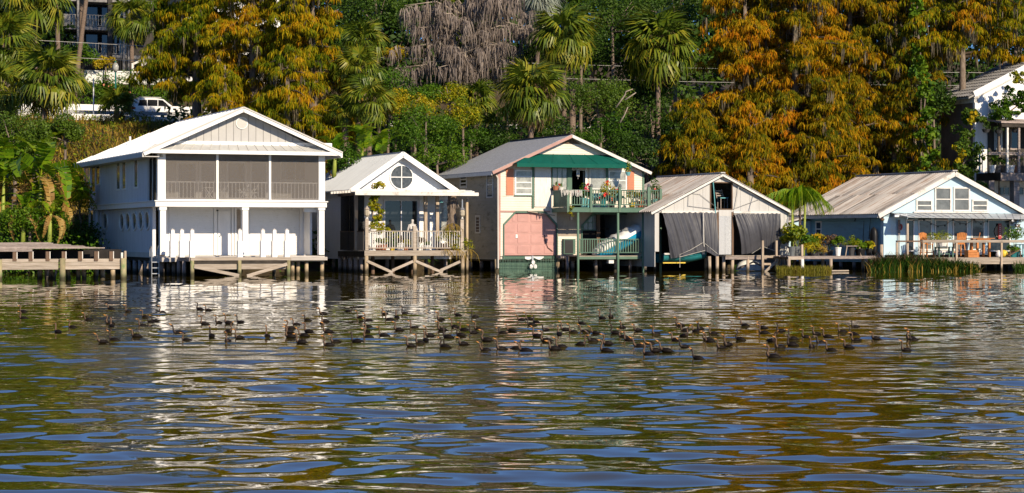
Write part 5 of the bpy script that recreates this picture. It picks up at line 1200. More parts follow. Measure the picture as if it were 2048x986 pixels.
# ---------------------------------------------------------------- tin boathouse with tarps
V4 = 4.5
T = thing('tin_boathouse', 'grey tin boathouse with dark tarps over its two bays and an open loft', 'boathouse', (fu(1320, V4), V4, 0))
hL, hR = fu(1310, V4), fu(1577.5, V4); vo = V4-.3
ap = (fu(1446, vo), fz(1446, 347, vo)); eL = (fu(1303, vo), fz(1303, 424, vo)); eR = (fu(1588, vo), fz(1588, 424.5, vo))
vb = min(sd(1318, 356.5, ap[0])[0], V4+12)
n = 11
sheets(T, eL[0], eL[1], ap[0], ap[1], vo, vb, n, M['rust_sheet'], 2, frac=(0, 1)); sheets(T, eR[0], eR[1], ap[0], ap[1], vo, vb, n, M['rust_sheet'], 2)
MB().bar((ap[0], vo-.02, ap[1]+.05), (ap[0], vb, ap[1]+.05), .3, .06).part('ridge_cap', M['tin'], T)
for e in (eL, eR): MB().bar((e[0], vo+.02, e[1]-.09), (ap[0], vo+.02, ap[1]-.09), .05, .12).part('rake_board', M['white_old'], T)
zg = eL[1]; zo = fz(1440, 425.5, V4); zlo = fz(1560, 516, V4); zdk = fz(1440, 510, V4)
o1 = (fu(1421.5, V4), fu(1463, V4), fz(1440, 417.5, V4), fz(1440, 366, V4))
rf = lambda u: ap[1]-.1-(abs(u-ap[0]))*(ap[1]-eL[1])/(ap[0]-eL[0])
ws = .62; us = list(np.arange(hL, hR, ws))+[hR]
for a, b in zip(us[:-1], us[1:]):                    # vertical tin sheets of the gable, cut round the loft opening
    for x0, x1 in ([(a, b)] if not (a < o1[0] < b or a < o1[1] < b) else [(a, o1[0]), (o1[0], b)] if a < o1[0] < b else [(a, o1[1]), (o1[1], b)]):
        j = random.uniform(-.008, .008); mid = (x0+x1)/2; top = [(x1-.006, rf(x1)), (x0+.006, rf(x0))]
        if x0 < ap[0] < x1: top = [(x1-.006, rf(x1)), (ap[0], rf(ap[0])), (x0+.006, rf(x0))]
        if o1[0] <= mid <= o1[1]:
            MB().prism([(x0+.006, o1[3]), (x1-.006, o1[3])]+top, V4+j, V4+j+.03).part('tin_sheet', M['tin'], T)
            MB().prism([(x0+.006, zo), (x1-.006, zo), (x1-.006, o1[2]), (x0+.006, o1[2])], V4+j, V4+j+.03).part('tin_sheet', M['tin'], T)
        else: MB().prism([(x0+.006, zo), (x1-.006, zo)]+top, V4+j, V4+j+.03).part('tin_sheet', M['tin'], T)
for x0, x1 in ((1559.5, 1568), (1568.5, 1577.5), (1309.5, 1318)): ppx('tin_sheet', M['tin'], T, x0, 425.6, x1, 516 if x0 > 1400 else 503, V4+random.uniform(-.01, .01), .04)
for x0, x1 in ((1438, 1450), (1450.3, 1463.5)): ppx('galvanized_panel', M['galv'], T, x0, 432, x1, 509, V4-.03, .03)
ppx('tin_sheet', M['tin'], T, 1438, 419.5, 1463.5, 432, V4-.035, .03)
for x in (1435.8, 1465.5): ppx('door_post', M['wood_brown'], T, x-1.8, 424, x+1.8, 511, V4-.08, .14)
mb = MB(); b = .06
for u0, u1, z0, z1 in ((o1[0]-b, o1[0], o1[2], o1[3]), (o1[1], o1[1]+b, o1[2], o1[3]), (o1[0]-b, o1[1]+b, o1[3], o1[3]+b), (o1[0]-b, o1[1]+b, o1[2]-b, o1[2])): mb.box(u0, u1, V4-.05, V4+.1, z0, z1)
mb.part('loft_frame', M['wood_brown'], T)
for x0, x1 in ((1322, 1432), (1466, 1558)): pbox('lintel', M['white_old'], T, fu(x0, V4), fu(x1, V4), V4-.10, V4-.02, zo-.03, zo+.09)
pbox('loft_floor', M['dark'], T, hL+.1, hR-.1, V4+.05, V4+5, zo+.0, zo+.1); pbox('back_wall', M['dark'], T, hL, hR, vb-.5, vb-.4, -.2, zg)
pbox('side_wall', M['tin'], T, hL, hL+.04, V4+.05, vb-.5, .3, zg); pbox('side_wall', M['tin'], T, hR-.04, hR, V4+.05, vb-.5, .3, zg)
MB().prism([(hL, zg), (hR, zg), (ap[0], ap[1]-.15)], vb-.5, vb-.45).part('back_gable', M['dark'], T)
mb = MB(); mb.tube([(fu(1318, V4), V4-.06, fz(1376, 372, V4)), (fu(1382, V4), V4-.06, fz(1382, 384, V4))], .02, 4)
for pts in ([(1375, 413), (1376, 386), (1400, 389)], [(1376, 412), (1424, 418)], [(1496, 424), (1506, 388)], [(1466, 418), (1520, 398)], [(1400, 390), (1436, 418)]): MB().tube([(fu(x, V4), V4-.06, fz(x, y, V4)) for x, y in pts], .014, 4).part('wire', M['metal'], T)
MB().tube([(fu(x, V4), V4-.12, fz(x, y, V4)) for x, y in ((1424, 360), (1427, 395), (1429, 424), (1431, 470))], .03, 5).part('rope', M['turq'], T)
MB().tube([(fu(x, V4), V4-.12, fz(x, y, V4)) for x, y in ((1476, 362), (1474, 385), (1468, 418))], .022, 5).part('rope', M['rope'], T)
# chair in the loft
u, v = fu(1445, V4+.8), V4+.8
c = thing('loft_chair', 'grey wooden chair standing in the open loft of the tin boathouse', 'chair', (u, v, zo+.1)); z = zo+.1
z += max(0, fz(1445, 412, v)-z)
for a in (-.22, .22):
    for b_ in (-.2, .2): MB().bar((u+a, v+b_, zo+.1), (u+a, v+b_, z+.45), .05).part('leg', M['wood_grey'], c)
    MB().bar((u+a-.05, v+.2, z+.45), (u+a-.18, v+.2, z+1.0), .05).part('back_post', M['wood_grey'], c)
MB().box(u-.27, u+.27, v-.25, v+.25, z+.45, z+.5).part('seat', M['turq'], c)
for k in range(3): MB().bar((u-.33-.03*k, v+.2, z+.62+.14*k), (u+.14-.03*k, v+.2, z+.62+.14*k), .04, .07).part('slat', M['wood_grey'], c)
# tarps
def tarp(lab, tops, bots, v, seed, pinch):
    rg_ = seeded(seed); tu = [fu(x, v) for x, _ in tops]; tzz = [fz(x, y, v) for x, y in tops]; bu = [fu(x, v) for x, _ in bots]; bz_ = [fz(x, y, v) for x, y in bots]
    L = thing('dark_tarp', lab, 'tarp', (tu[0], v, tzz[0]), 'tarps on the tin boathouse'); s = np.linspace(0, 1, len(tu)); sb = np.linspace(0, 1, len(bu)); ph = rg_.random(8)*6.28
    def f(i, j):
        a = np.array([np.interp(i, s, tu), np.interp(i, s, tzz)]); b = np.array([np.interp(i, sb, bu), np.interp(i, sb, bz_)]); p = a*(1-j)+b*j
        e = abs(i-pinch); i2 = i+(i-pinch)*.25*(j-.5)+.02*math.sin(j*3+ph[4]); rdg = lambda f, p: 1-abs(math.sin(i2*f+p))**.6
        w = .16*rdg(13+4*math.sin(ph[0]), ph[1])*(.25+.75*j)*(.5+.5*math.sin(i*6+ph[2])**2)+.09*rdg(27, ph[3]+.4*j)*(.4+.6*abs(math.sin(i*4+ph[5])))+.045*rdg(59, ph[6])*(1-j)**1.5+.10*math.sin(j*2.6+i*2+ph[7])
        return (p[0], v-.12-w-.25*math.sin(j*3.1)*.5, p[1]-.03*math.sin(i*60)*(1-j))
    MB().grid(f, 70, 26).part('sheet', M['tarp'], L, smooth=True); return L
L1 = tarp('left dark grey tarp gathered up over the teal boat', [(1323, 427), (1378, 425), (1432, 425.5)], [(1341, 517), (1354, 515), (1380, 508), (1404, 500), (1418, 507), (1433, 515)], V4-.12, 1, .6)
MB().tube([(fu(1400, V4), V4-.42, fz(1400, 424, V4)), (fu(1400.5, V4), V4-.45, fz(1400, 486, V4)), (fu(1402, V4), V4-.4, fz(1400, 493, V4))], .035, 6).part('pole', M['rope'], L1)
for q in ([(1354, 535), (1354, 509), (1375, 500), (1400, 485)], [(1354, 514), (1404, 501)], [(1404, 487), (1432, 510)]): MB().tube([(fu(x, V4), V4-.38, fz(x, y, V4)) for x, y in q], .014, 4).part('rope', M['rope'], L1)
L2 = tarp('right dark grey tarp hanging across the bay by the galvanized panel', [(1466, 428), (1512, 427.5), (1557, 427)], [(1480, 509), (1500, 506), (1521, 494), (1532, 493), (1544, 502), (1558, 509)], V4-.12, 2, .45)
MB().tube([(fu(1465, V4), V4-.2, fz(1465, 429, V4)), (fu(1558, V4), V4-.2, fz(1558, 427.5, V4))], .03, 5).part('pole', M['rope'], L2)
MB().tube([(fu(x, V4), V4-.36, fz(x, y, V4)) for x, y in ((1498, 507), (1520, 493), (1545, 502))], .014, 4).part('rope', M['rope'], L2)
# teal boat in the left bay
u, v = fu(1371, V4), V4+.9
B = thing('teal_boat', 'old teal and white boat hanging under the left tarp', 'boat', (u, v, .2)); x0, x1 = fu(1327, V4), fu(1418, V4); zt_ = fz(1371, 508, V4); zb_ = fz(1371, 526, V4)
def bh(i, j):
    s = i; w = .85*(1-max(0, s-.55)**2*2.2); a = (j-.5)*math.pi
    return (x0+(x1-x0)*s+.1*(1-abs(2*j-1)), v-.1+w*math.sin(a), zt_+.25*max(0, s-.6)*1.6-(zt_-zb_)*max(0, math.cos(a))**.6*(1-.35*max(0, s-.6)))
MB().grid(bh, 20, 14).part('hull', M['teal'], B, smooth=True)
MB().tube([(x0, v-1.0, zt_), (x0+(x1-x0)*.6, v-1.0, zt_+.03), (x1, v-.4, zt_+.2)], .06, 6).part('gunwale', M['white_old'], B)
MB().box(x0+(x1-x0)*.42, x1-.2, v-.75, v+.5, zt_-.02, zt_+.32).part('cabin', M['boat_white'], B); MB().box(x0+(x1-x0)*.55, x1-.6, v-.78, v-.755, zt_+.06, zt_+.22).part('windshield', M['glass'], B)
MB().box(x0-.05, x0+1.4, v-.95, v-.88, zb_-.02, zb_+.05).part('keel_strip', M['yellow'], B)
# its deck and piles
T = thing('boathouse_dock', 'narrow weathered dock with tall posts before the right tarp', 'dock', (fu(1440, V4-.5), V4-.5, 0))
planks(T, fu(1431, V4), fu(1562, V4), V4-1.3, V4-.5, zdk-.02, M['wood'], 'u', .2, .05); pbox('beam', M['wood_grey'], T, fu(1431, V4), fu(1562, V4), V4-1.26, V4-1.18, zdk-.25, zdk-.075)
for x, v in ((1420, V4-.5), (1434, V4-.6), (1447, V4-.9), (1463, V4-1.1), (1495, V4-1.1), (1558, V4-.6), (1410, V4+2), (1567, V4-.2), (1575, V4), (1574, V4+1)): pile('piling', M['wood_v'], T, fu(x, v), v, -1.2, zdk-.07, .10, (0, random.uniform(-.04, .04)))
v = V4-1.9
for x in (1525, 1552.5): pbox('post', M['wood_v'], T, fu(x, v)-.065, fu(x, v)+.065, v-.06, v+.06, -1, fz(x, 481, v))
for y in (513.5, 528): pbox('rung', M['wood_v'], T, fu(1527.5, v), fu(1550, v), v-.04, v+.04, fz(1538, y, v)-.06, fz(1538, y, v)+.06)
MB().bar((fu(1528, v), v-.1, fz(1528, 544, v)), (fu(1555, v), v-.1, fz(1555, 519, v)), .06, .14).part('brace', M['wood'], T)
for p, q in (((1470, 537), (1500, 524)), ((1500, 524), (1530, 537))): MB().tube([(fu(p[0], V4), V4-.4, fz(*p, V4)), (fu(q[0], V4), V4-.4, fz(*q, V4))], .05, 5).part('brace', M['wood_grey'], T)
P = thing('upturned_skiff', 'pale upturned skiff stored under the tin boathouse dock', 'boat', (fu(1497, V4+1), V4+1, .3))
MB().grid(lambda i, j: (fu(1473, V4+1)+(fu(1534, V4+1)-fu(1473, V4+1))*i, V4+1+.55*math.sin((j-.5)*math.pi)*(1-(2*i-1)**4)**.5, .05+.62*math.cos((j-.5)*math.pi)*(1-(2*i-1)**4)**.5), 18, 10).part('hull', M['boat_white'], P, smooth=True)

# ---------------------------------------------------------------- blue cottage
V5 = 3.4
T = thing('blue_cottage', 'pale blue gabled cottage with a long corrugated roof and paired gable windows', 'cottage', (fu(1768, V5), V5, 0))
hL, hR = fu(1768, V5), fu(2052, V5); vo = V5-.35
ap = (fu(1910, vo), fz(1910, 343, vo)); eL = (fu(1757, vo), fz(1757, 428, vo)); eR = (fu(2063, vo), fz(2063, 428, vo))
vb = max(V5+11, min(sd(1735, 351, ap[0])[0], V5+16)); zg = eL[1]-.05
sheets(T, eL[0], eL[1], ap[0], ap[1], vo, vb, 17, M['rust_sheet'], 2, frac=(0, 1), dark=M['dark_sheet']); sheets(T, eR[0], eR[1], ap[0], ap[1], vo, vb, 17, M['rust_sheet'], 2)
MB().bar((ap[0], vo-.02, ap[1]+.06), (ap[0], vb, ap[1]+.06), .34, .06).part('ridge_cap', M['tin'], T)
for e in (eL, eR): MB().bar((e[0], vo-.03, e[1]-.13), (ap[0], vo-.03, ap[1]-.13), .06, .27).part('rake_board', M['white_old'], T)
MB().box(eL[0]-.04, eL[0]+.04, vo+.05, vb, eL[1]-.22, eL[1]-.03).part('eave_board', M['white_old'], T)
zlo = .95; zaw = fz(1900, 426, V5); g0, g1 = fu(1811, V5), fu(2021, V5); zh = fz(1900, 437, V5)
mb = MB(); mb.prism([(hL, zaw), (hR, zaw), (hR, zg-.1), (ap[0], ap[1]-.14), (hL, zg-.1)], V5, V5+.15)
mb.box(hL, g0, V5, V5+.15, zlo, zaw-.001).box(g1, hR, V5, V5+.15, zlo, zaw-.001).box(g0, g1, V5, V5+.15, zh, zaw-.002); mb.part('front_wall', M['blue'], T)
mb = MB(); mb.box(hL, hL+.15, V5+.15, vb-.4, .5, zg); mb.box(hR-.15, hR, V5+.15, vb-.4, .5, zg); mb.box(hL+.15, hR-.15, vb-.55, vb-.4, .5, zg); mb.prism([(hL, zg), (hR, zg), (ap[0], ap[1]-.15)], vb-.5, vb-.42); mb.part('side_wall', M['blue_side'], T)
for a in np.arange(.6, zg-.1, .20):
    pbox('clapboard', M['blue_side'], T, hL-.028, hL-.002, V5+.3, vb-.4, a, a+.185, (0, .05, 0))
pbox('corner_board', M['blue'], T, hL-.04, hL+.02, V5-.02, V5+.3, .6, zg-.1)
for x0, y0, x1, y1, ny in ((1868.5, 374, 1902, 423, 2), (1906, 374, 1939, 423, 2), (1831.5, 399, 1864, 423, 2), (1943, 399, 1975, 423, 2)): fwin(T, x0, y0, x1, y1, V5-.003, 1, ny, .1, M['white_old'], M['glass_grey'], d=.07)
MB().px(1828, 423.3, 1978, 425.6, V5-.13, .12).part('sill', M['white_old'], T)
# glazed front below the awning
xs = [(1811, 1828, 'glass'), (1836, 1863, 'glass_pale'), (1869, 1896, 'glass_pale'), (1905, 1934.5, 'glass_pale'), (1942, 1968, 'glass_pale'), (1975, 2020, 'glass')]
for x0, x1, g in xs: fwin(T, x0, 439, x1, 503 if g == 'glass' else 500, V5+.04, 1, 1, .07, M['white'], M['glass_grey'] if g == 'glass_pale' else M['glass'], 'glass_door', .06)
for x0, x1 in ((1828, 1836), (1863, 1869), (1896, 1905), (1934.5, 1942), (1968, 1975)): pbox('door_frame', M['blue'], T, fu(x0, V5), fu(x1, V5), V5+.0, V5+.10, zlo, zh-.001)
pbox('base_wall', M['boat_white'], T, fu(1836, V5), fu(1968, V5), V5+.035, V5+.12, zlo, fz(1900, 500.5, V5))
# awning
va = V5-2.0
p0 = (fu(1781, V5), V5-.02, fz(1800, 426, V5)); p1 = (fu(2056, V5), V5-.02, fz(1800, 426, V5)); q0 = (fu(1815, va), va, fz(1850, 434, va)); q1 = (fu(2056, va), va, fz(1850, 437, va))
n = 17
for i in range(n):
    a0_, a1_ = i/n, (i+1)/n; L = lambda a, b, t: tuple(a[k]+(b[k]-a[k])*t for k in range(3))
    MB().slab([L(q0, q1, a0_), L(q0, q1, a1_-.004), L(p0, p1, a1_-.004), L(p0, p1, a0_)], .025).bar(L(q0, q1, a0_), L(p0, p1, a0_), .04, .04).part('awning_sheet', M['roof_grey'], T)
pbox('awning_lamp', M['white'], T, fu(1788, va+1), fu(1815, va+1), va+.9, va+1.05, fz(1800, 434, va+1), fz(1800, 429.5, va+1))
for x in (1815, 1900, 1985): MB().bar((fu(x, va+.1), va+.12, fz(x, 437, va)), (fu(x, V5), V5-.02, zh+.1), .06).part('awning_strut', M['blue'], T)
MB().lathe((hL-.15, V5-.05, fz(1770, 442, V5)), [(.05, 0), (.13, .04), (.13, .12), (.05, .17)], 8).part('wall_lamp', M['wood_brown'], T)
swin(T, 1632, 442, 1644, 474, hL-.02, .1, M['grey_side'], M['glass'], 2)
MB().tube([(hL-.1, V5+8, zg), (hL-.7, V5+8, zg+.1), (hL-.7, V5+8, zg+.9)], .04, 6).part('vent_pipe', M['metal'], T)
v_, _ = sd(1622, 450, hL); v_ = min(v_, vb-1)
pbox('wing_wall', M['blue'], T, hL-1.6, hL-.03, v_, v_+2.5, .5, zg-.3); MB().slab([(hL-2.0, v_-.3, zg-.35), (hL, v_-.3, zg+.1), (hL, v_+2.8, zg+.1), (hL-2.0, v_+2.8, zg-.35)], .1).part('wing_roof', M['rust_sheet'], T)
for i in range(7): pile('piling', M['wood_grey'], T, hL+.1, V5+.4+1.6*i, -1.2, .52, .12)
# string of bulbs under the awning
G = thing('string_lights', 'string of dark bulbs swagged under the cottage awning', 'string lights', (fu(1830, V5-.6), V5-.6, zh))
px_ = [(1826, 441), (1848, 439), (1862, 447), (1876, 452), (1890, 450), (1906, 439), (1920, 446), (1932, 448), (1948, 439), (1962, 447), (1975, 442)]
vv_ = V5-.6; MB().tube([(fu(x, vv_), vv_, fz(x, y, vv_)) for x, y in px_], .014, 4).part('cord', M['black'], G)
for x, y in px_[1::1]: MB().lathe((fu(x, vv_), vv_, fz(x, y+3, vv_)), [(.02, 0), (.05, .04), (.03, .12)], 6).part('bulb', M['black'], G)

# deck of the cottage
T = thing('cottage_deck', 'weathered wooden deck with a plank railing before the blue cottage', 'deck', (fu(1840, 0), 0, 0)); D0 = .15
zd = fz(1980, 515, D0); u0, u1 = fu(1793, D0), fu(2095, D0)
planks(T, u0, u1, D0, V5-.03, zd, M['wood'], 'u', .16, .045); pbox('fascia', M['wood'], T, u0, u1, D0-.06, D0-.004, zd-.26, zd-.05); pbox('beam', M['wood'], T, u0+2, u1, D0-.02, D0+.1, fz(1980, 528, D0), fz(1980, 523.5, D0))
for x in (1792, 1845, 1911, 2001, 2070): pbox('rail_post', M['wood_v'], T, fu(x, D0)-.06, fu(x, D0)+.06, D0-.14, D0-.065, zd-.3 if x != 2001 else -1, fz(x, 484.5, D0))
for a, b in ((1791, 1841), (1841.5, 1906), (1906.5, 2000), (2000.5, 2095)): pbox('rail_plank', M['wood'] if a > 1840 else M['wood_brown'], T, fu(a, D0), fu(b, D0), D0-.2, D0-.02, fz(a, 484, D0), fz(a, 480 if a > 1840 else 481, D0))
for a, b in ((1841.5, 1906), (1906.5, 2000), (2000.5, 2095)): pbox('rail_board', M['wood'], T, fu(a, D0), fu(b, D0), D0-.17, D0-.145, fz(a, 485.2, D0), fz(a, 480.6, D0))
for x in (1958, 2029): pile('piling', M['wood_v'], T, fu(x, D0), D0, -1.2, zd-.26, .1)
for x in (1800, 1850, 1905, 1940, 1970, 1990, 2015, 2040): pile('piling', M['wood_v'], T, fu(x, D0+1.6), D0+1.6, -1.2, zd-.1, .11)
pile('tall_post', M['wood_v'], T, fu(1815, D0), D0, -1, fz(1815, 447, D0), .075); pile('tall_post', M['wood_v'], T, fu(1763, D0+.4), D0+.4, -1, fz(1763, 489, D0), .10)
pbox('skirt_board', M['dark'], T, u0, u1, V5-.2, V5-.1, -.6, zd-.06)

def deckchair(x, lab, v, turn, low=False):
    u = fu(x, v); z = zd; c = thing('bar_chair', lab, 'chair', (u, v, z), 'orange bar chairs on the cottage deck'); c.rotation_euler[2] = A+turn
    def P(n, mb, m=M['chair_orange']): return mb.part(n, m, c)
    for a in (-.24, .24):
        P('leg', MB().bar((u+a*1.15, v-.26, z), (u+a, v-.22, z+.78), .06)); P('leg', MB().bar((u+a*1.15, v+.3, z), (u+a, v+.2, z+.8), .06)); P('armrest', MB().box(u+a*1.25-.05, u+a*1.25+.05, v-.3, v+.24, z+1.03, z+1.06)); P('arm_post', MB().bar((u+a*1.1, v-.22, z+.78), (u+a*1.2, v-.24, z+1.03), .05))
    for y in (-.25, .26): P('stretcher', MB().box(u-.26, u+.26, v+y-.03, v+y+.03, z+.28, z+.34))
    for k in range(4): P('seat_slat', MB().box(u-.28, u+.28, v-.26+.125*k, v-.15+.125*k, z+.78, z+.81))
    for k in range(6):
        a = -.26+.104*k; h = 1.5-.9*(a*a); P('back_slat', MB().bar((u+a*.85, v+.2, z+.8), (u+a*1.12, v+.36, z+h), .092, .025, (0, 1, 0)))
    P('back_rail', MB().box(u-.29, u+.29, v+.285, v+.31, z+1.12, z+1.18)); return c
deckchair(1854, 'pale orange slatted bar chair, left of the yellow plant on the cottage deck', D0+1.5, .25)
deckchair(1918, 'orange slatted bar chair with a straight back, just right of the yellow plant', D0+1.6, math.pi*.98)
deckchair(1948, 'orange slatted bar chair tucked behind the bar table', D0+2.3, -2.2)
u, v = fu(1959, D0+1.3), D0+1.3
B = thing('bar_table', 'orange wooden bar table on the cottage deck', 'table', (u, v, zd))
h = fz(1960, 476, v)-zd; w = fu(1981, v)-u
for k in range(6): pbox('top_slat', M['chair_orange'], B, u-w, u+w, v-.45+.15*k, v-.31+.15*k, zd+h-.04, zd+h)
for a in (-.45, .62):
    for b_ in (-.3, .3): pbox('leg', M['chair_orange'], B, u+a*w-.06, u+a*w+.06, v+b_-.06, v+b_+.06, zd, zd+h-.042)
pbox('apron', M['chair_orange'], B, u-.5*w, u+.66*w, v-.37, v-.33, zd+h-.2, zd+h-.042)
u, v = fu(1888, D0+1), D0+1
B = thing('green_bench', 'small dark green bench below the yellow plant on the cottage deck', 'bench', (u, v, zd)); w = .48
for a in (-w, w):
    for b_ in (-.2, .2): pbox('leg', M['green'], B, u+a-.04, u+a+.04, v+b_-.04, v+b_+.04, zd, zd+.6)
for k in range(4): pbox('seat_slat', M['green'], B, u-w-.06, u+w+.06, v-.24+.12*k, v-.14+.12*k, zd+.6, zd+.64)
pbox('stretcher', M['green'], B, u-w, u+w, v-.03, v+.03, zd+.2, zd+.25)
pot('bushy yellow flowered plant in a planter at the middle of the cottage deck', fu(1885, D0+.9), D0+.9, zd+.64, .3, .3, M['white'], M['bush_yel'], .55, .72, 71, 520, .12, .3, (.55, .25), droop=-.3)
pot('tall leafy plant in a pot at the right end of the cottage deck', fu(2030, D0+1.2), D0+1.2, zd, .6, .3, M['teal'], M['bush'], 1.4, .62, 72, 420, .16, .35, (.65, .25), flowers=(M['white'], 6, .12))
pot('spiky dry plant on the right wall of the cottage', fu(2035, V5-.4), V5-.4, fz(2035, 455, V5), .2, .18, M['wood_brown'], M['reed_brown'], .4, .4, 73, 140, .3, .08, (.6, .25))
pot('fern like green plant in the teal tub under the right railing', fu(2025, D0+.5), D0+.5, zd, .3, .3, M['teal'], M['areca'], .4, .5, 74, 150, .25, .14, (.3, .2))
q = thing('yellow_buoy', 'round yellow and white buoy on the cottage deck', 'buoy', (fu(2007, D0+.5), D0+.5, zd)); u, v = fu(2007, D0+.5), D0+.5
MB().lathe((u, v, zd), [(.05, 0), (.2, .06), (.25, .22), (.2, .38), (.05, .45)], 12).part('ball', M['yellow'], q, smooth=True); MB().lathe((u-.25, v+.1, zd), [(.05, 0), (.18, .06), (.2, .18), (.15, .32), (.03, .38)], 12).part('white_ball', M['white'], q, smooth=True)
q = thing('orange_crate', 'small orange wooden crate leaning by the bar table', 'crate', (fu(1941, D0+.4), D0+.4, zd)); u, v = fu(1941, D0+.4), D0+.4
for k in range(3): MB().box(u-.32, u+.32, v-.25, v-.22, zd+.02+.15*k, zd+.15+.15*k).part('slat', M['chair_orange'], q)
MB().box(u-.3, u+.3, v-.218, v+.2, zd, zd+.44).part('body', M['chair_orange'], q)
q = thing('brown_lounge', 'low brown slung lounge chair at the right end of the cottage deck', 'lounge chair', (fu(2027, D0+.3), D0+.3, zd)); u, v = fu(2027, D0+.3), D0+.3
MB().bar((u-.55, v, zd+.1), (u+.35, v, zd+.5), .6, .05).part('sling', M['wood_brown'], q)
for a in (-.45, .3): MB().bar((u+a, v-.28, zd), (u+a, v-.28, zd+.4), .05).part('leg', M['wood_brown'], q)
q = thing('teal_side_table', 'pale teal side table at the far right of the cottage deck', 'table', (fu(2043, D0+.4), D0+.4, zd)); u, v = fu(2043, D0+.4), D0+.4
for a in (-.25, .25):
    for b_ in (-.2, .2): pbox('leg', M['turq'], q, u+a-.03, u+a+.03, v+b_-.03, v+b_+.03, zd, zd+.75)
pbox('top', M['turq'], q, u-.32, u+.32, v-.27, v+.27, zd+.75, zd+.79); pbox('shelf', M['turq'], q, u-.25, u+.25, v-.2, v+.2, zd+.2, zd+.23)
def lifering(x, y, v, r, lab, m1):
    u, z = fu(x, v), fz(x, y, v); q = thing('life_ring', lab, 'life ring', (u, v, z))
    MB().tube([(u+r*math.cos(t), v, z+r*1.35*math.sin(t)) for t in np.linspace(0, 6.283, 21)], .06, 7, False).part('ring', m1, q, smooth=True)
lifering(1800.5, 454, V5-.12, .11, 'dark red ring hung on the pale blue front wall', M['red'])
q = thing('wall_oar', 'grey wooden oar leaning on the pale blue front wall', 'oar', (fu(1798, V5-.15), V5-.15, zd)); u = fu(1798, V5-.15)
MB().tube([(u, V5-.15, zd), (u, V5-.15, zd+1.4)], .03, 6).part('shaft', M['wood_grey'], q); MB().box(u-.08, u+.08, V5-.17, V5-.13, zd+1.4, zd+2.25).part('blade', M['wood_grey'], q)
q = thing('red_paddle', 'red notched paddle board hung by the dark right window', 'paddle', (fu(2000, V5-.1), V5-.1, fz(2000, 476, V5)))
MB().px(1997, 447, 2003, 478, V5-.12, .05).part('board', M['red'], q)
for k in range(6): MB().px(1999.5, 450+4*k, 2000.8, 452+4*k, V5-.135, .012).part('mark', M['white'], q)
MB().add([(fu(2000, V5)+.42*math.cos(t), V5-.03, fz(2000, 463, V5)+.42*math.sin(t)) for t in np.linspace(0, 6.283, 13)[:-1]], [tuple(range(12))]).part('disc', M['stucco'], q)
q = thing('fishing_poles', 'two thin dark fishing poles leaning on the blue side wall', 'fishing poles', (hL-.3, V5+4, 1))
for x, y0, y1 in ((1740, 435, 478), (1727, 441, 500), (1711.5, 434, 442)):
    v0_, z0_ = sd(x, y0, hL-.15); v1_, z1_ = sd(x-2, y1, hL-.35); MB().tube([(hL-.12, v0_, z0_), (hL-.35, v1_, z1_)], [.015, .035], 5).part('pole', M['black'], q)
q = thing('wall_kayak', 'dark narrow kayak standing upright at the cottage corner', 'kayak', (hL-.3, V5+.6, .95))
v0_, z0_ = hL-.3, V5+.6
MB().grid(lambda i, j: (hL-.32+.2*math.cos(j*6.283)*(1-(2*i-1)**4)**.5, V5+.65+.3*math.sin(j*6.283)*(1-(2*i-1)**4)**.5, .9+1.75*i), 12, 10).part('hull', M['black'], q, smooth=True)

# ---------------------------------------------------------------- plant dock left of the cottage
T = thing('plant_dock', 'low weathered plank dock crowded with potted plants beside the blue cottage', 'dock', (fu(1660, .9), .9, 0)); D1 = .9
zd1 = fz(1660, 512, D1); u0, u1 = fu(1575, D1), fu(1751, D1)
planks(T, u0, u1, D1, D1+2.4, zd1, M['wood_grey'], 'u', .2, .05, jit=.06); pbox('fascia', M['wood_grey'], T, u0, u1, D1-.05, D1-.003, zd1-.17, zd1-.02); pbox('fascia', M['wood'], T, u0, fu(1606, D1), D1-.1, D1-.052, zd1-.2, zd1-.03)
for x, v in ((1576, D1), (1603, D1), (1660, D1), (1644, D1+1.2), (1724, D1+1.0), (1742, D1+.2)): pile('piling', M['wood_v'] if x != 1603 else M['boat_white'], T, fu(x, v), v-.1, -1.2, zd1-.175, .10)
pbox('rail_post', M['wood_v'], T, fu(1604, D1)-.06, fu(1604, D1)+.06, D1-.05, D1+.07, zd1+.001, fz(1604, 489, D1))
q = thing('floating_plank', 'loose pale plank floating under the plant dock', 'plank', (fu(1680, D1-.4), D1-.4, .0)); MB().box(fu(1662, D1-.4), fu(1696, D1-.4), D1-.5, D1-.3, .04, .11).part('board', M['wood'], q); MB().box(fu(1670, D1-.4), fu(1690, D1-.4), D1-.28, D1-.22, .02, .06).part('batten', M['wood_grey'], q)
rg = seeded(77)
def dockplant(x, ytop, wpx, lf, lab, n, L, tint, v, mp=None, h=.35, r=.2, Wd=.5, droop=0., flowers=None, seed=0):
    hh = fz(x, ytop, v)-zd1; pot(lab, fu(x, v), v, zd1, h, r, mp or M['pot_dark'], lf, hh-h, wpx/2*mpp(124), 90+seed, n, L, Wd, tint, flowers, droop)
dockplant(1594, 455, 42, M['bush_yel'], 'round leaved yellow green shrub beside the tin boathouse wall', 420, .17, (.35, .2), D1+1.2, M['glass_grey'], .55, .26, .8, seed=1)
dockplant(1620, 470, 44, M['bush'], 'broad dark green shrub on the left part of the plant dock', 420, .18, (.5, .3), D1+1.3, seed=2)
dockplant(1636, 463, 34, M['bush_yel'], 'orange tipped leafy plant behind the dock left shrub', 300, .17, (.75, .25), D1+1.6, seed=3)
dockplant(1660, 461, 34, M['reed_brown'], 'rusty brown croton plant, tallest in the middle of the plant dock', 380, .12, (.8, .3), D1+1.5, seed=4)
dockplant(1676, 473, 24, M['bush'], 'bright green plant in a white bucket on the plant dock', 260, .13, (.75, .2), D1+.7, M['white'], .5, .19, seed=5)
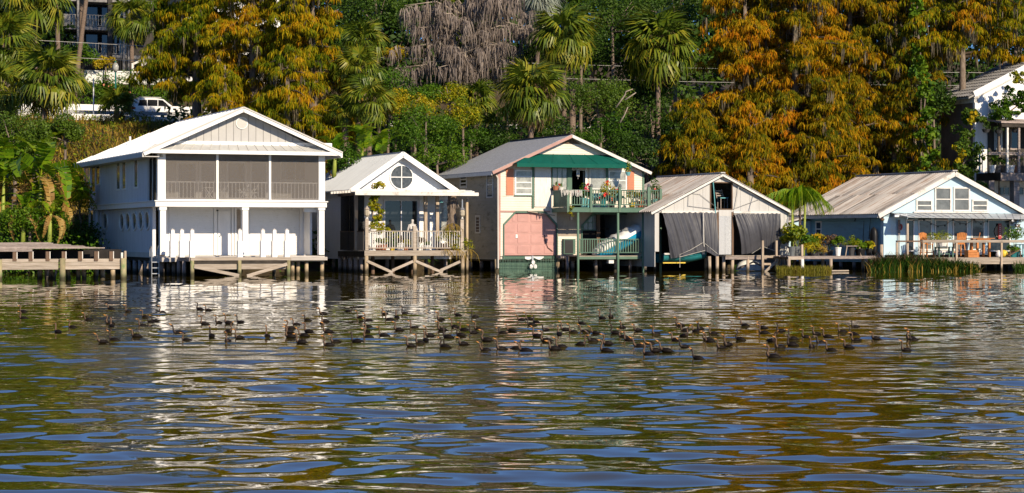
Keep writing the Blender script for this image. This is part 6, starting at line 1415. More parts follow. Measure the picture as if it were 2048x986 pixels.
dockplant(1628, 488, 40, M['bush_yel'], 'sprawling strap leaved yellow plant at the dock front', 260, .28, (.6, .25), D1+.5, Wd=.16, h=.15, seed=6)
dockplant(1645, 492, 30, M['grass_gold'], 'dry orange bromeliad at the dock front', 120, .30, (.8, .25), D1+.4, Wd=.14, h=.15, seed=7)
dockplant(1704, 471, 16, M['bush_yel'], 'slim yellow green potted plant on a small stand', 150, .12, (.5, .2), D1+.9, seed=8)
dockplant(1703, 484, 36, M['bush_yel'], 'flat topped feathery yellow green plant on the stand', 420, .12, (.4, .15), D1+.6, h=.62, Wd=.25, seed=9, droop=.4)
dockplant(1722, 487, 26, M['bush'], 'arrow leaved green plant in a black tub', 60, .38, (.85, .15), D1+.5, M['black'], .42, .27, .6, seed=10)
dockplant(1738, 478, 20, M['bush_yel'], 'big leaved yellowing plant right of the black tub', 40, .34, (.6, .35), D1+.8, M['black'], .4, .2, .6, seed=11)
dockplant(1717, 470, 10, M['bush'], 'single tall stemmed plant behind the black tub', 16, .28, (.85, .1), D1+1.0, seed=12)
S_ = thing('plant_table', 'small weathered slatted plant stand on the plant dock', 'plant stand', (fu(1702, D1+.6), D1+.6, zd1))
for a in (-.42, .42): MB().bar((fu(1702, D1+.6)+a*1.25, D1+.35, zd1), (fu(1702, D1+.6)+a, D1+.35, zd1+.55), .05).part('leg', M['wood_v'], S_)
MB().box(fu(1702, D1+.6)-.5, fu(1702, D1+.6)+.5, D1+.3, D1+.9, zd1+.55, zd1+.6).part('top', M['wood_grey'], S_)
q = thing('grey_bucket', 'pale grey bucket beside the tin boathouse corner', 'bucket', (fu(1584, D1+.2), D1+.2, zd1)); MB().lathe((fu(1584, D1+.2), D1+.2, zd1), [(.15, 0), (.2, .5), (.22, .51), (.22, .55), (.19, .551)], 10).part('pail', M['glass_grey'], q)
# reeds and sedge
xs = 1742+214*rg.random(5200); 
def reedbed(n, x0, x1, y0v, dv, h, w, mat_, name, lab, tint, prof=None):
    x = x0+(x1-x0)*rg.random(n); vv = y0v+dv*rg.random(n)
    P = np.array([(fu(a, b), b, -.1) for a, b in zip(x, vv)]); V, Fc = blades(rg, P, h, w, .22, .2)
    if prof is not None: s = np.repeat(np.interp(x, *prof)*(.92+.13*np.sin(x*.55)*np.sin(x*.23+1)+.07*np.sin(x*1.7)), 6); V[:, 2] = -.1+(V[:, 2]+.1)*s
    cl = np.sin(x*.21)*.5+np.sin(x*.083+2)*.5
    return V, Fc, np.clip(np.repeat(tint+cl*.14+rg.normal(size=n)*.16, 2), 0, 1), P
V, Fc, tt, P = reedbed(3000, 1742, 1956, -1.9, 1.8, (.6, 1.5), .05, None, '', '', .45, ([1742, 1760, 1800, 1850, 1880, 1920, 1950, 1958], [.60, .76, .81, .76, .69, .58, .48, .3]))
link('reeds', npmesh('reeds', np.stack([*r2w(V[:, 0], V[:, 1]), V[:, 2]], -1), Fc, tt), M['reed'], None, 'stuff', 'dense green reeds standing in the water before the cottage deck')
V, Fc, tt, P = reedbed(420, 1742, 1900, -1.7, 1.5, (1.25, 1.6), .05, None, '', '', .5, ([1742, 1760, 1800, 1850, 1900], [.66, .82, .86, .78, .7]))
z = V[:, 2].reshape(-1, 6); zt_ = z[:, 4:5]; V = V.reshape(-1, 6, 3); V[:, :4, 2] = np.maximum(V[:, :4, 2], zt_-.45); V = V.reshape(-1, 3)
link('reed_heads', npmesh('reed_heads', np.stack([*r2w(V[:, 0], V[:, 1]), V[:, 2]], -1), Fc, tt), M['reed_brown'], None, 'stuff', 'brown seed heads above the green reeds')
V, Fc, tt, P = reedbed(330, 1736, 1962, -2.2, 2.3, (.5, 1.35), .03, None, '', '', .6)
V[:, 2] = -.1+(V[:, 2]+.1)*np.repeat(np.interp(P[:, 0], [P[:, 0].min(), P[:, 0].mean(), P[:, 0].max()], [.65, .78, .4]), 6)
link('dead_reeds', npmesh('dead_reeds', np.stack([*r2w(V[:, 0], V[:, 1]), V[:, 2]], -1), Fc, tt), M['grass_gold'], None, 'stuff', 'dead straw coloured stems scattered through the green reeds')
V, Fc, tt, P = reedbed(1700, 1553, 1662, -.9, 1.6, (.22, .55), .025, None, '', '', .5)
link('sedge_grass', npmesh('sedge_grass', np.stack([*r2w(V[:, 0], V[:, 1]), V[:, 2]], -1), Fc, tt), M['grass_wet'], None, 'stuff', 'low yellow green sedge growing in the water under the plant dock')
V, Fc, tt, P = reedbed(260, 2028, 2075, -.6, 1.0, (.3, .8), .04, None, '', '', .5)
link('sedge_grass', npmesh('sedge_grass', np.stack([*r2w(V[:, 0], V[:, 1]), V[:, 2]], -1), Fc, tt), M['reed'], None, 'stuff', 'small clump of green sedge under the right end of the cottage deck')

# ---------------------------------------------------------------- hillside: road furniture, car, buildings
vR = 48.9; zr = 10.66
MB().box(-60, 60, 47.7, 48.59, 10.0, 10.86).solo('kerb', M['concrete'], 'pale concrete kerb along the hillside road', None, (0, 48, 10), kind='structure')
T = thing('guard_rail', 'grey steel guard rail along the hillside road', 'guard rail', (0, vR, zr)); u0, u1 = fu(-60, vR), fu(420, vR)
def gw(i, j): return (u0+(u1-u0)*i, vR-.04*math.cos(j*4*math.pi), zr+.34+.27*j)
MB().grid(gw, 2, 10).part('rail', M['metal'], T)
for k in range(12): u = u0+.6+k*1.9; pbox('post', M['wood_brown'], T, u-.07, u+.07, vR+.05, vR+.2, zr-.2, zr+.62)
T = thing('barrier_wall', 'low white concrete barrier beyond the hillside road', 'wall', (0, 57, zr))
for k in range(10): u = fu(-60, 57)+k*2.0; pbox('block', M['white'], T, u+.01, u+1.99, 56.9, 57.2, zr-.4, zr+1.55)
T = thing('metal_pole', 'thin pale metal pole standing by the guard rail', 'pole', (fu(187, 48), 48, zr)); u = fu(187, 48); MB().tube([(u, 48, zr-.5), (u, 48, fz(187, 158, 48))], .045, 6).part('shaft', M['white'], T)
MB().lathe((u, 48, fz(187, 158, 48)), [(.06, 0), (.02, .06)], 6).part('cap', M['metal'], T)
T = thing('street_lamp', 'green street lamp with a pale acorn globe on the hillside', 'street lamp', (fu(231, 58), 58, zr)); u = fu(231, 58)
MB().lathe((u, 58, zr), [(.22, 0), (.22, .3), (.11, .5), (.09, .8)], 10).tube([(u, 58, zr+.8), (u, 58, fz(231, 144, 58))], [.085, .06], 8).part('post', M['post_green'], T)
z = fz(231, 144, 58); MB().lathe((u, 58, z), [(.1, 0), (.24, .2), (.26, .42), (.18, .62), (.05, .75)], 12).part('globe', M['glass_pale'], T, smooth=True); MB().lathe((u, 58, z+.75), [(.1, 0), (.02, .14)], 8).part('finial', M['post_green'], T)
# white car
v = 51.2; u = fu(259.5, v-.9); T = thing('parked_car', 'white estate car with a red tail lamp on the hillside road', 'car', (u+2.3, v, zr))
k = 1.0; P2 = lambda pts: [(u+x*k, zr+z*k) for x, z in pts]
arch = lambda cx: [(cx+.40*math.cos(t), .36+.40*math.sin(t)) for t in np.linspace(math.pi, 0, 9)]
body = [(.08, .32), (.48, .30)]+arch(.95)+[(1.9, .28), (2.6, .28)]+arch(3.75)+[(4.45, .3), (4.62, .5), (4.6, .8), (4.4, 1.0), (3.4, 1.08), (.3, 1.10), (.06, 1.05), (-.02, .75)]
MB().prism(P2(body), v-.92, v+.92).part('body', M['car_white'], T)
cab = [(.16, 1.09), (3.3, 1.09), (2.55, 1.66), (1.9, 1.74), (.75, 1.74), (.42, 1.66)]
MB().prism(P2(cab), v-.80, v+.80).part('cabin', M['car_white'], T)
for q in ([(.62, 1.14), (1.3, 1.14), (1.3, 1.58), (.78, 1.58)], [(1.36, 1.14), (2.1, 1.14), (2.1, 1.6), (1.36, 1.6)], [(2.16, 1.14), (3.0, 1.14), (2.5, 1.58), (2.16, 1.6)]): MB().prism(P2(q), v-.815, v-.802).part('side_window', M['car_glass'], T)
MB().add([(u+.18, v-.7, zr+1.14), (u+.18, v+.7, zr+1.14), (u+.38, v+.66, zr+1.60), (u+.38, v-.66, zr+1.60)], [(0, 1, 2, 3)]).part('rear_window', M['car_glass'], T)
MB().box(u-.03, u+.42, v-.94, v-.55, zr+.86, zr+1.02).part('tail_lamp', M['tail_red'], T); MB().box(u-.03, u+.3, v+.55, v+.94, zr+.86, zr+1.02).part('tail_lamp', M['tail_red'], T)
MB().box(u-.06, u+.1, v-.9, v+.9, zr+.34, zr+.6).part('bumper', M['car_white'], T); MB().box(u-.064, u-.058, v-.85, v+.85, zr+.3, zr+.38).part('valance', M['black'], T)
for s in (-.7, .7): MB().bar((u+.7, v+s, zr+1.79), (u+2.4, v+s, zr+1.79), .04).part('roof_rail', M['metal'], T)
for cx in (.95, 3.75):
    for s in (-1, 1):
        c0 = (u+cx, v+s*.72, zr+.36); w = MB().tube([(c0[0], c0[1]-.11, c0[2]), (c0[0], c0[1]+.11, c0[2])], .36, 18).part('wheel', M['black'], T)
        y = c0[1]+s*.115; rm = MB()
        for t in range(7): a = t*.8976; rm.bar((c0[0], y, c0[2]), (c0[0]+.24*math.cos(a), y, c0[2]+.24*math.sin(a)), .05, .02, (0, 1, 0))
        rm.tube([(c0[0]+.25*math.cos(t), y, c0[2]+.25*math.sin(t)) for t in np.linspace(0, 6.283, 19)], .025, 4, False).part('rim', M['metal'], w)
for q in (1.33, 2.13): MB().box(u+q, u+q+.012, v-.925, v-.921, zr+.4, zr+1.08).part('door_seam', M['black'], T)
# retaining wall, fence, hedge
vw_ = 62.0
T = thing('retaining_wall', 'pale green retaining wall above a clipped hedge', 'wall', (fu(160, vw_), vw_, 11)); a, b = fu(158, vw_), fu(345, vw_); zt_ = fz(200, 141, vw_)
for k in range(5): pbox('block', M['concrete'], T, a+(b-a)*k/5+.005, a+(b-a)*(k+1)/5-.005, vw_, vw_+.4, 11, zt_-.08)
pbox('coping', M['white'], T, a-.05, b+.05, vw_-.06, vw_+.46, zt_-.08, zt_)
T = thing('iron_fence', 'thin black iron fence on the retaining wall', 'fence', (a, vw_+.2, zt_))
for k in range(44): u = a+(b-a)*k/43; pbox('bar', M['black'], T, u-.015, u+.015, vw_+.2, vw_+.23, zt_, zt_+.95)
pbox('rail', M['black'], T, a, b, vw_+.2, vw_+.23, zt_+.95, zt_+.99)
T = thing('stair_rail', 'white wooden stair rail at the end of the retaining wall', 'railing', (fu(265, vw_), vw_-.4, zt_)); MB().bar((fu(261, vw_), vw_-.4, fz(261, 130, vw_)), (fu(288, vw_), vw_-.4, fz(288, 118, vw_)), .12, .16).part('rail', M['white_old'], T)
for x, y in ((263, 129), (283, 120), (289, 118)): pbox('post', M['white_old'], T, fu(x, vw_)-.08, fu(x, vw_)+.08, vw_-.45, vw_-.3, zt_-.3, fz(x, y, vw_)-.08)
rg = seeded(12)
T = thing('hedge', 'dark green flowering hedge below the retaining wall', 'hedge', (fu(230, 60), 60, 11)); pp = []
for k in range(12): x = 150+k*15; pp.append(foliage(rg, (fu(x, 60.2), 60.2, 13.15+.25*rg.normal()), (.9, 1.0, 1.75), 420, .17, .55, 9, .5, tint=(.5, .3)))
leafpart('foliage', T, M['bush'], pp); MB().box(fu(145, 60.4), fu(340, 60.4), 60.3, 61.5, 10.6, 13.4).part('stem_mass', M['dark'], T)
V, Fc = diamonds(rg, np.array([(fu(x, 59.1), 59.1, 13.0+.5*rg.normal()) for x in (205+60*rg.random(50))]), np.tile([0, -1, .3], (50, 1)), .2, .7); leafpart('flowers', T, M['orange'], (V, Fc, np.full(len(Fc), .5)), 'stuff')
# dark apartment block with white balconies, tree shade put into its colours
vB = 78.0
T = thing('apartment_block', 'dark shaded apartment block with white railed balconies', 'building', (fu(200, vB), vB, 14)); a, b = fu(118, vB), fu(318, vB)
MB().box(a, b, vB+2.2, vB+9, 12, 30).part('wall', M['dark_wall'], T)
zs = [fz(200, 109, vB), fz(200, 54, vB), fz(200, -2, vB), fz(200, -58, vB)]
for i, z in enumerate(zs):
    pbox('floor_slab', M['rail_shaded'], T, a+.5, b-.5, vB-.1, vB+2.2, z-.28, z)
    for x0, x1 in ((127, 153), (171, 217), (225, 256)):
        if i == 1 and x0 == 127: pbox('railing_panel', M['rail_shaded'], T, fu(x0, vB), fu(140, vB), vB-.05, vB, z, z+.95)
        railing(T, x0, x1, HY-(z+1.0-H)*F/(r2w(fu(x0, vB), vB)[1]), HY-(z+.05-H)*F/(r2w(fu(x0, vB), vB)[1]), vB, M['rail_shaded'], M['rail_shaded'], .24, .07, .09)
    for x0, x1 in ((172, 214), (228, 252), (130, 150)):
        pbox('glass_door', M['glass'], T, fu(x0, vB+2.2), fu(x1, vB+2.2), vB+2.1, vB+2.19, z+.02, z+2.1)
for x, w in ((155, 2.2), (219, 4.4), (247, 2.0), (256.5, 2)): pbox('column', M['dark_wall'] if w > 4 else M['rail_shaded'], T, fu(x-w, vB), fu(x+w, vB), vB-.3, vB-.12, 12, 30)
# white house half hidden by the left cypresses
vC = 74.0
T = thing('white_hill_house', 'bright white house half hidden behind the left cypress trees', 'house', (fu(430, vC), vC, 16)); a, b = fu(372, vC), fu(560, vC); z0_, z1_ = fz(430, 128, vC), fz(430, -30, vC)
MB().box(a, b, vC, vC+7, 14, z1_).part('wall', M['white'], T); zf_ = fz(430, 62, vC)
MB().box(a-.3, b+.3, vC-1.3, vC-.002, zf_-.25, zf_).part('balcony_floor', M['white'], T)
for x0, x1 in ((374, 420), (425, 500)): railing(T, x0, x1, HY-(zf_+1-H)*F/184, HY-(zf_+.05-H)*F/184, vC-1.2, M['white'], M['white'], .3, .08, .1)
for z in (z0_+.3, zf_+.1):
    for x in (385, 412, 440, 505, 530): fwin(T, x, HY-(z+2.2-H)*F/184, x+16, HY-(z+.6-H)*F/184, vC-.01, 2, 2, .12, M['white'], M['glass_grey'])
MB().prism([(a-.5, z1_), (b+.5, z1_), ((a+b)/2, z1_+3)], vC-.6, vC+7.5).part('roof', M['tile_roof'], T)
for x in (1048, 1085):
    pass
# white house at the right with a dark porch
YH = 147.0; uH, vH, zE = at(1950, 192, YH); sl0 = fu(1878, vH+3)
T = thing('white_porch_house', 'white gabled house with a tiled roof and a dark vine hung porch', 'house', (uH, vH, 5)); zb_ = fz(1950, 330, vH)
vHb, _ = sd(1882, 200, uH); vHb = min(vHb, vH+9.5)
pk = (uH+6.6, zE+3.1)
MB().prism([(uH, zb_-3), (uH+13, zb_-3), (uH+13, zE), pk, (uH, zE)], vH, vH+.25).part('front_wall', M['white'], T)
MB().box(uH, uH+.25, vH+.25, vHb, zb_-4, zE-.45).part('side_wall', M['stone_wall'], T)
MB().box(uH-.06, uH+.25, vH+.0, vHb, zE-.449, zE-.02).part('eave_board', M['white_old'], T)
MB().bar((uH-.1, vH-.03, zE+.12), (pk[0], vH-.03, pk[1]+.12), .08, .42).part('rake_board', M['white'], T); MB().bar((uH-.1, vH-.09, zE+.12-.3), (pk[0], vH-.02, pk[1]-.18), .03, .05).part('trim', M['offwhite'], T)
nr, nc = 12, 16; dv = (vHb+.5-vH)/nc; ex = np.array([pk[0]-uH+.5, pk[1]-zE+.2])
MB().slab([(uH-.5, vH, zE-.08), (pk[0], vH, pk[1]+.1), (pk[0], vHb+.5, pk[1]+.1), (uH-.5, vHb+.5, zE-.08)], .12).part('roof', M['tile_roof'], T)
ln = float(np.hypot(*ex)); ang = math.atan2(ex[1], ex[0])
for i in range(nr):
    for j in range(nc):
        def mk(): return MB().grid(lambda s, t: (ln/nr*1.12*(s-.5), dv*(t-.5), .05*abs(math.sin(t*math.pi))+.05*(1-s)), 1, 4).mesh('tile', (0, 0, 0))
        shared('tile', ('tile', nr), mk, M['tile_roof'], T, (uH-.5+ex[0]*(i+.5)/nr, vH+dv*(j+.5), zE-.05+ex[1]*(i+.5)/nr), (0, -ang, 0))
fwin(T, 1975, 208, 1990, 232, vH-.01, 1, 1, .12, M['white_old'], M['glass_grey'])
vp = vH-2.5; zp = fz(1990, 241, vp)
MB().slab([(uH+.2, vp-.3, zp-.05), (uH+14, vp-.3, zp-.05), (uH+14, vH-.02, zp+.3), (uH+.2, vH-.02, zp+.3)], .12).part('porch_roof', M['wood_grey'], T)
MB().box(uH+.3, uH+14, vp-.2, vp-.02, zp-.42, zp-.19).part('porch_beam', M['wood_dark'], T)
zfl = fz(1990, 345, vp)
for x in (2014, 2037): pbox('porch_post', M['white_old'] if x == 2014 else M['wood_grey'], T, fu(x, vp)-.07, fu(x, vp)+.07, vp-.1, vp+.04, zfl, zp-.42)
pbox('porch_post', M['wood_grey'], T, fu(1997, vH-.5)-.1, fu(1997, vH-.5)+.1, vH-.6, vH-.45, zfl, zp)
for z in (fz(1990, 304, vp), fz(1990, 306, vp)): pbox('porch_rail', M['wood_grey'], T, fu(1975, vp), fu(2090, vp), vp-.1, vp, z-.12, z)
pbox('porch_floor', M['wood_dark'], T, uH+.1, uH+14, vp-.3, vH, zfl-.5, zfl); pbox('porch_beam', M['wood_grey'], T, uH+.1, uH+14, vp-.4, vp-.305, zfl-.55, zfl-.02)
for x in (1980, 2030, 2075): pbox('stilt', M['wood_grey'], T, fu(x, vp)-.22, fu(x, vp)+.22, vp-.2, vp+.3, 2, zfl-.55)
pbox('porch_wall', M['dark_wall'], T, uH+1, uH+13, vH-.15, vH-.02, zfl, zp); fwin(T, 1988, 254, 2004, 300, vH-.16, 1, 1, .12, M['white_old'], M['glass_grey']); fwin(T, 2020, 254, 2040, 300, vH-.16, 1, 1, .12, M['wood_grey'], M['glass'])
pbox('lower_wall', M['stone_wall'], T, uH+.5, uH+13, vH, vH+.2, 2.5, zb_-3.01); fwin(T, 1996, 372, 2020, 392, vH-.01, 2, 1, .1, M['white_old'], M['glass']); fwin(T, 2025, 372, 2048, 392, vH-.01, 2, 1, .1, M['white_old'], M['glass'])
for i, (x, hh, mp, lf) in enumerate(((1984, .9, 'boat_white', 'bush'), (1996, .6, 'pot_dark', 'oak'), (2008, .5, 'wood_brown', 'bush'), (2022, .7, 'boat_white', 'moss'), (2033, .8, 'terra', 'bush'))):
    lab = ['pale tall pot, leftmost on the dark porch of the white house', 'black pot with dark leaves on the dark porch', 'brown box planter between the pots on the dark porch', 'white pot with grey leaves on the dark porch', 'terracotta pot at the right on the dark porch'][i]
    pot(lab, fu(x, vp+.4), vp+.4, zfl, .5, .26, M[mp], M[lf], hh, .4, 200+i, 90, .2, .4)
for i, (x, y) in enumerate(((1972, 262), (1997, 264), (2031, 262))): hanging(x, y, vp+.3, ['grey leaved hanging pot at the left end of the dark porch', 'hanging pot before the porch window of the white house', 'hanging pot between the porch posts of the white house'][i], M['pot_dark'], M['oak'], 300+i, .3)
# overhead wires
for z, lab in ((fz(800, 118, 45), 'upper thin overhead wire crossing before the mossy tree'), (fz(800, 147, 45), 'lower thin overhead wire crossing before the mossy tree')):
    q = thing('overhead_wire', lab, 'wire', (40, 45, z)); MB().tube([(u, 45, z+.0003*(u-40)**2) for u in range(-70, 160, 10)], .014, 4).part('cable', M['rope'], q)

# ---------------------------------------------------------------- trees and plants on the bank
def pos(x, Y): u, v, _ = at(x, HY, Y); return u, v
def zat(y, Y): return H+(HY-y)/F*Y
def cy(lab, x, Y, ytop, rpx, seed, **k): u, v = pos(x, Y); return cypress(lab, u, v, zat(ytop, Y), rpx*mpp(Y), seed, **k)
cy('tall rusty bald cypress with its bare trunk showing, directly above the white boathouse ridge', 505, 143, -130, 165, 1, nb=130, m='cyp_olive', tint=.50)
cy('olive bald cypress in front of the white hill house, beside the white car', 392, 146, -90, 132, 2, zlow=zat(185, 146), nb=95, m='cyp_olive', tint=.42, shape=.34)
cy('dense golden bald cypress left of the stacked fan palms', 625, 140, -120, 130, 3, nb=120, m='cyp_olive', tint=.50, shape=.45)
cy('low golden bald cypress touching the white boathouse roof', 575, 136, 90, 125, 4, nb=70, m='cyp_olive', tint=.50)
cy('small olive bald cypress behind the white boathouse roof edge', 450, 139, 130, 85, 5, nb=45, m='cyp_olive', tint=.46)
cy('low rusty bald cypress boughs behind the cream boathouse eave', 1385, 142, 200, 118, 11, nb=80, tint=.38, moss=.1)
cy('tall orange bald cypress right of the biggest fan palm', 1490, 149, -110, 155, 12, nb=120, shape=.4, tint=.46, moss=.2)
cy('tallest orange bald cypress, above the tin boathouse ridge', 1590, 148, -150, 160, 13, nb=130, tint=.46, moss=.16, shape=.34)
cy('broad rusty bald cypress behind the feather palm', 1700, 151, -150, 160, 14, nb=130, tint=.47, moss=.12, shape=.34)
cy('rusty bald cypress beside the vine column, hung with long moss', 1790, 150, -120, 125, 15, nb=95, shape=.4, tint=.44, moss=.3)
cy('low rust orange bald cypress just above the blue cottage roof', 1655, 146, 170, 125, 16, nb=75, tint=.48, moss=.1)
cy('low rust orange bald cypress just above the tin boathouse roof', 1500, 143, 210, 110, 17, nb=60, tint=.48, moss=.08)
cy('small olive bald cypress behind the blue cottage ridge', 1830, 147, 235, 80, 18, nb=40, tint=.35, moss=.25, m='cyp_olive')
u, v = pos(1925, 150); cypress('big shaded bald cypress spreading over the white porch house roof', u, v, zat(-130, 150), 6.4, 19, nb=70, zlow=zat(120, 150), m='cyp_olive', tint=.42, moss=.35, shape=.4)

pl = lambda lab, x, y, r, Y, s, lean=0., **k: fan_palm(lab, pos(x, Y)[0], pos(x, Y)[1], zat(y, Y), r*mpp(Y), s, lean=lean, **k)
pl('fan palm with a leaning trunk, nearest the left banana plants', 95, 160, 80, 138, 1, .9, heart=True, n=52, dead=4)
pl('yellow green fan palm cut by the left picture edge', 8, 85, 75, 150, 2, n=43, dead=8)
pl('dark fan palm low at the left picture edge', 2, 180, 68, 144, 3, n=40, dead=6)
pl('grey green fan palm hanging into the top left corner', 70, -6, 80, 160, 4, n=43, dead=6)
pl('tall straight palm trunk left of the apartment balconies', 110, -90, 80, 166, 5, -.4, n=26)
pl('tall palm with a left leaning trunk before the apartment balconies', 185, -110, 80, 166, 6, 1.6, n=24)
pl('tall palm crossing behind the left leaning trunk', 163, -120, 75, 169, 7, .0, n=22)
pl('small fan palm between the apartment block and the left cypress', 262, 36, 56, 172, 8, -.1, n=34, dead=5)
pl('topmost of the stacked fan palms right of the golden cypress', 728, 88, 52, 143, 9, n=40, dead=8)
pl('middle one of the stacked fan palms, right of the golden cypress', 716, 138, 56, 139, 10, n=43, dead=8)
pl('lowest of the stacked fan palms, with a straw skirt over its trunk', 738, 204, 58, 135, 11, n=40, dead=22)
pl('short fan palm with a straw skirt behind the boathouse roof corner', 690, 222, 40, 136, 12, n=17, dead=20)
pl('big fan palm with a brown heart right above the cream boathouse roof', 1062, 190, 80, 137, 13, heart=True, n=52, dead=26)
pl('yellowing fan palm high above the brown hearted one', 1128, 75, 76, 145, 14, n=46, dead=8)
pl('biggest dark green fan palm with a hanging brown skirt', 1316, 95, 88, 146, 15, heart=True, n=55, dead=26)
pl('dim fan palm between the mossy tree and the brown hearted palm', 952, 205, 52, 146, 16, n=34, dead=6)
pl('small fan palm with a straw skirt left of the cream boathouse roof', 990, 258, 38, 141, 17, n=20, dead=16)
pl('silvery fan palm at the top above the mossy tree', 1075, -2, 62, 175, 18, n=34, dead=2, m='silver')
pl('small spiky fan palm beside the white car', 234, 213, 40, 151, 19, n=37, dead=2, low=-10)
pl('green fan palm peeping through the grey moss', 905, 30, 50, 158, 20, n=31, dead=2)

tr = lambda lab, x, y, rx, ry, Y, n, L, m, s, name='oak_tree', cat_='tree', **k: bush(name, lab, cat_, (*pos(x, Y), zat(y, Y)), (rx*mpp(Y), rx*mpp(Y)*.8, ry*mpp(Y)), n, L, M[m], s, **k)
tr('dark oak crown right of the golden cypress at the top', 752, 28, 85, 70, 152, 5000, .19, 'oak', 21, nl=26, lr=.34)
tr('dark oak above the left part of the mossy tree', 860, -25, 75, 50, 156, 3200, .19, 'oak', 22, nl=20, lr=.36)
tr('dark green oak crown behind the yellowing fan palm', 1165, 105, 75, 75, 148, 4200, .17, 'oak', 23, nl=24, lr=.36)
tr('dark oak with a bare straight trunk above the cream boathouse', 1190, 205, 82, 62, 141, 5200, .15, 'oak', 24, nl=30, lr=.32, tint=(.75, .25))
tr('dark green oak lower right of the bare trunk', 1205, 272, 70, 42, 139, 2600, .15, 'bush', 25, tint=(.4, .25), nl=18, lr=.36)
tr('dark oak crown between the fan palms at the top', 1225, 40, 75, 70, 153, 4200, .18, 'oak', 26, nl=24, lr=.36)
tr('dark oak in deep shade behind the biggest fan palm', 1345, 20, 80, 60, 156, 2500, .2, 'oak', 27, nl=18, lr=.36)
tr('yellow leaved shrub tree, brightest, behind the small white house', 825, 214, 60, 34, 136.5, 2800, .14, 'bush_yel', 28, 'shrub', 'shrub', tint=(.62, .3), nl=20, lr=.36)
tr('round green shrub behind the small white house gable', 852, 268, 85, 62, 134.5, 6500, .14, 'bush', 29, 'shrub', 'shrub', tint=(.6, .3), nl=34, lr=.30)
tr('yellow tinged shrub left of the dim fan palm', 925, 235, 45, 40, 137, 2200, .14, 'bush_yel', 30, 'shrub', 'shrub', tint=(.42, .3), nl=18, lr=.36)
tr('green thicket between the stacked palms and the yellow shrub', 780, 170, 45, 45, 145, 2000, .15, 'bush', 31, 'shrub', 'shrub', nl=16)
tr('small orange flowering shrub by the overhead wires', 785, 112, 25, 22, 152, 700, .16, 'bush_yel', 32, 'shrub', 'shrub', tint=(.9, .2), nl=8)
tr('dark glossy shrub behind the left banana plants', 28, 290, 88, 66, 132, 4200, .17, 'oak', 33, 'shrub', 'shrub', tint=(.7, .25), nl=20, lr=.36)
tr('dark glossy shrub right of the leaning palm trunk', 128, 268, 44, 42, 131, 2800, .17, 'oak', 34, 'shrub', 'shrub', tint=(.75, .25), nl=18, lr=.38)
tr('green shrub at the foot of the apartment block', 160, 112, 34, 28, 168, 1400, .2, 'bush', 35, 'shrub', 'shrub', tint=(.5, .2), nl=12)
tr('orange and yellow bush on the retaining wall', 215, 126, 28, 12, 170, 600, .18, 'bush_yel', 36, 'shrub', 'shrub', tint=(.85, .3), nl=9)
tr('yellow green low tangle left of the white boathouse wall', 155, 400, 28, 60, 127, 1800, .14, 'bush_yel', 37, 'shrub', 'shrub', tint=(.45, .3), nl=16)
tr('dark tangled shrub under the left banana plants', 60, 440, 85, 45, 121, 3800, .15, 'bush', 38, 'shrub', 'shrub', tint=(.45, .25), nl=30, lr=.32)
tr('dark shaded shrub between the boathouse wall and the banana plants', 150, 470, 42, 35, 124, 1600, .16, 'oak', 39, 'shrub', 'shrub', nl=16)
tr('green vine tangle low behind the small white house roof', 880, 320, 60, 30, 133.5, 1800, .15, 'bush', 40, 'shrub', 'shrub', tint=(.6, .3), nl=16)
tr('dark oak filling the top right corner', 2030, 60, 85, 85, 165, 3500, .2, 'oak', 46, nl=24, lr=.36)
tr('dark undergrowth bush beneath the dark porch', 1960, 395, 40, 35, 143, 1200, .2, 'oak', 47, 'shrub', 'shrub', nl=14)
tr('dark shaded shrub in the gap left of the orange cypresses', 1310, 260, 55, 55, 146, 1800, .2, 'oak', 48, 'shrub', 'shrub', nl=18, tint=(.35, .2))
tr('leafy green shrub behind the plant dock', 1583, 470, 22, 32, 127, 900, .16, 'bush_yel', 49, 'shrub', 'shrub', tint=(.35, .2), nl=12)
tr('green shrub behind the small house, under the banana leaves', 690, 320, 50, 40, 131, 1800, .16, 'bush', 50, 'shrub', 'shrub', nl=16)

for lab, x, y, rx, ry, Y, n, L, m, sd_k, tn in (
 ('dim green shrub under the dim fan palm', 950, 285, 45, 40, 138, 1800, .16, 'bush', 61, .45), ('dark shrub between the brown hearted palm and the eave', 1010, 290, 50, 35, 137, 1800, .16, 'oak', 62, .45),
 ('dark green thicket under the mossy tree', 860, 165, 70, 40, 149, 2600, .18, 'bush', 63, .5), ('yellow green thicket right of the mossy tree', 1010, 150, 60, 45, 150, 2200, .18, 'bush_yel', 64, .2),
 ('shaded shrub low beside the cream boathouse ridge', 1110, 275, 60, 40, 139, 1800, .16, 'oak', 65, .4), ('dark shaded thicket low in the gap, right of the cream boathouse roof', 1265, 310, 60, 40, 139, 2200, .16, 'oak', 66, .25),
 ('shaded thicket high in the dark gap', 1290, 190, 60, 60, 148, 2600, .18, 'oak', 67, .25), ('dark shrub behind the stacked palms', 690, 180, 50, 70, 147, 2600, .17, 'oak', 68, .4),
 ('green creeper thicket at the right of the orange cypresses', 1870, 215, 34, 70, 148, 1800, .22, 'oak', 69, .5), ('dark shrub under the yellowing vine mound', 1890, 380, 50, 40, 143, 1600, .2, 'oak', 70, .4),
 ('green thicket between the mossy tree and the yellow shrub', 835, 195, 60, 34, 143, 2400, .16, 'bush', 72, .5), ('low yellow green thicket right of the yellow shrub', 900, 195, 45, 34, 143.5, 1800, .16, 'bush_yel', 73, .3),
 ('dark green crown over the top of the mossy tree', 975, -5, 70, 50, 158, 3000, .19, 'oak', 71, .5)):
    tr(lab, x, y, rx, ry, Y, n, L, m, sd_k, 'thicket' if 'crown' not in lab else 'oak_tree', 'shrub' if 'crown' not in lab else 'tree', nl=18, lr=.4, tint=(tn, .25))
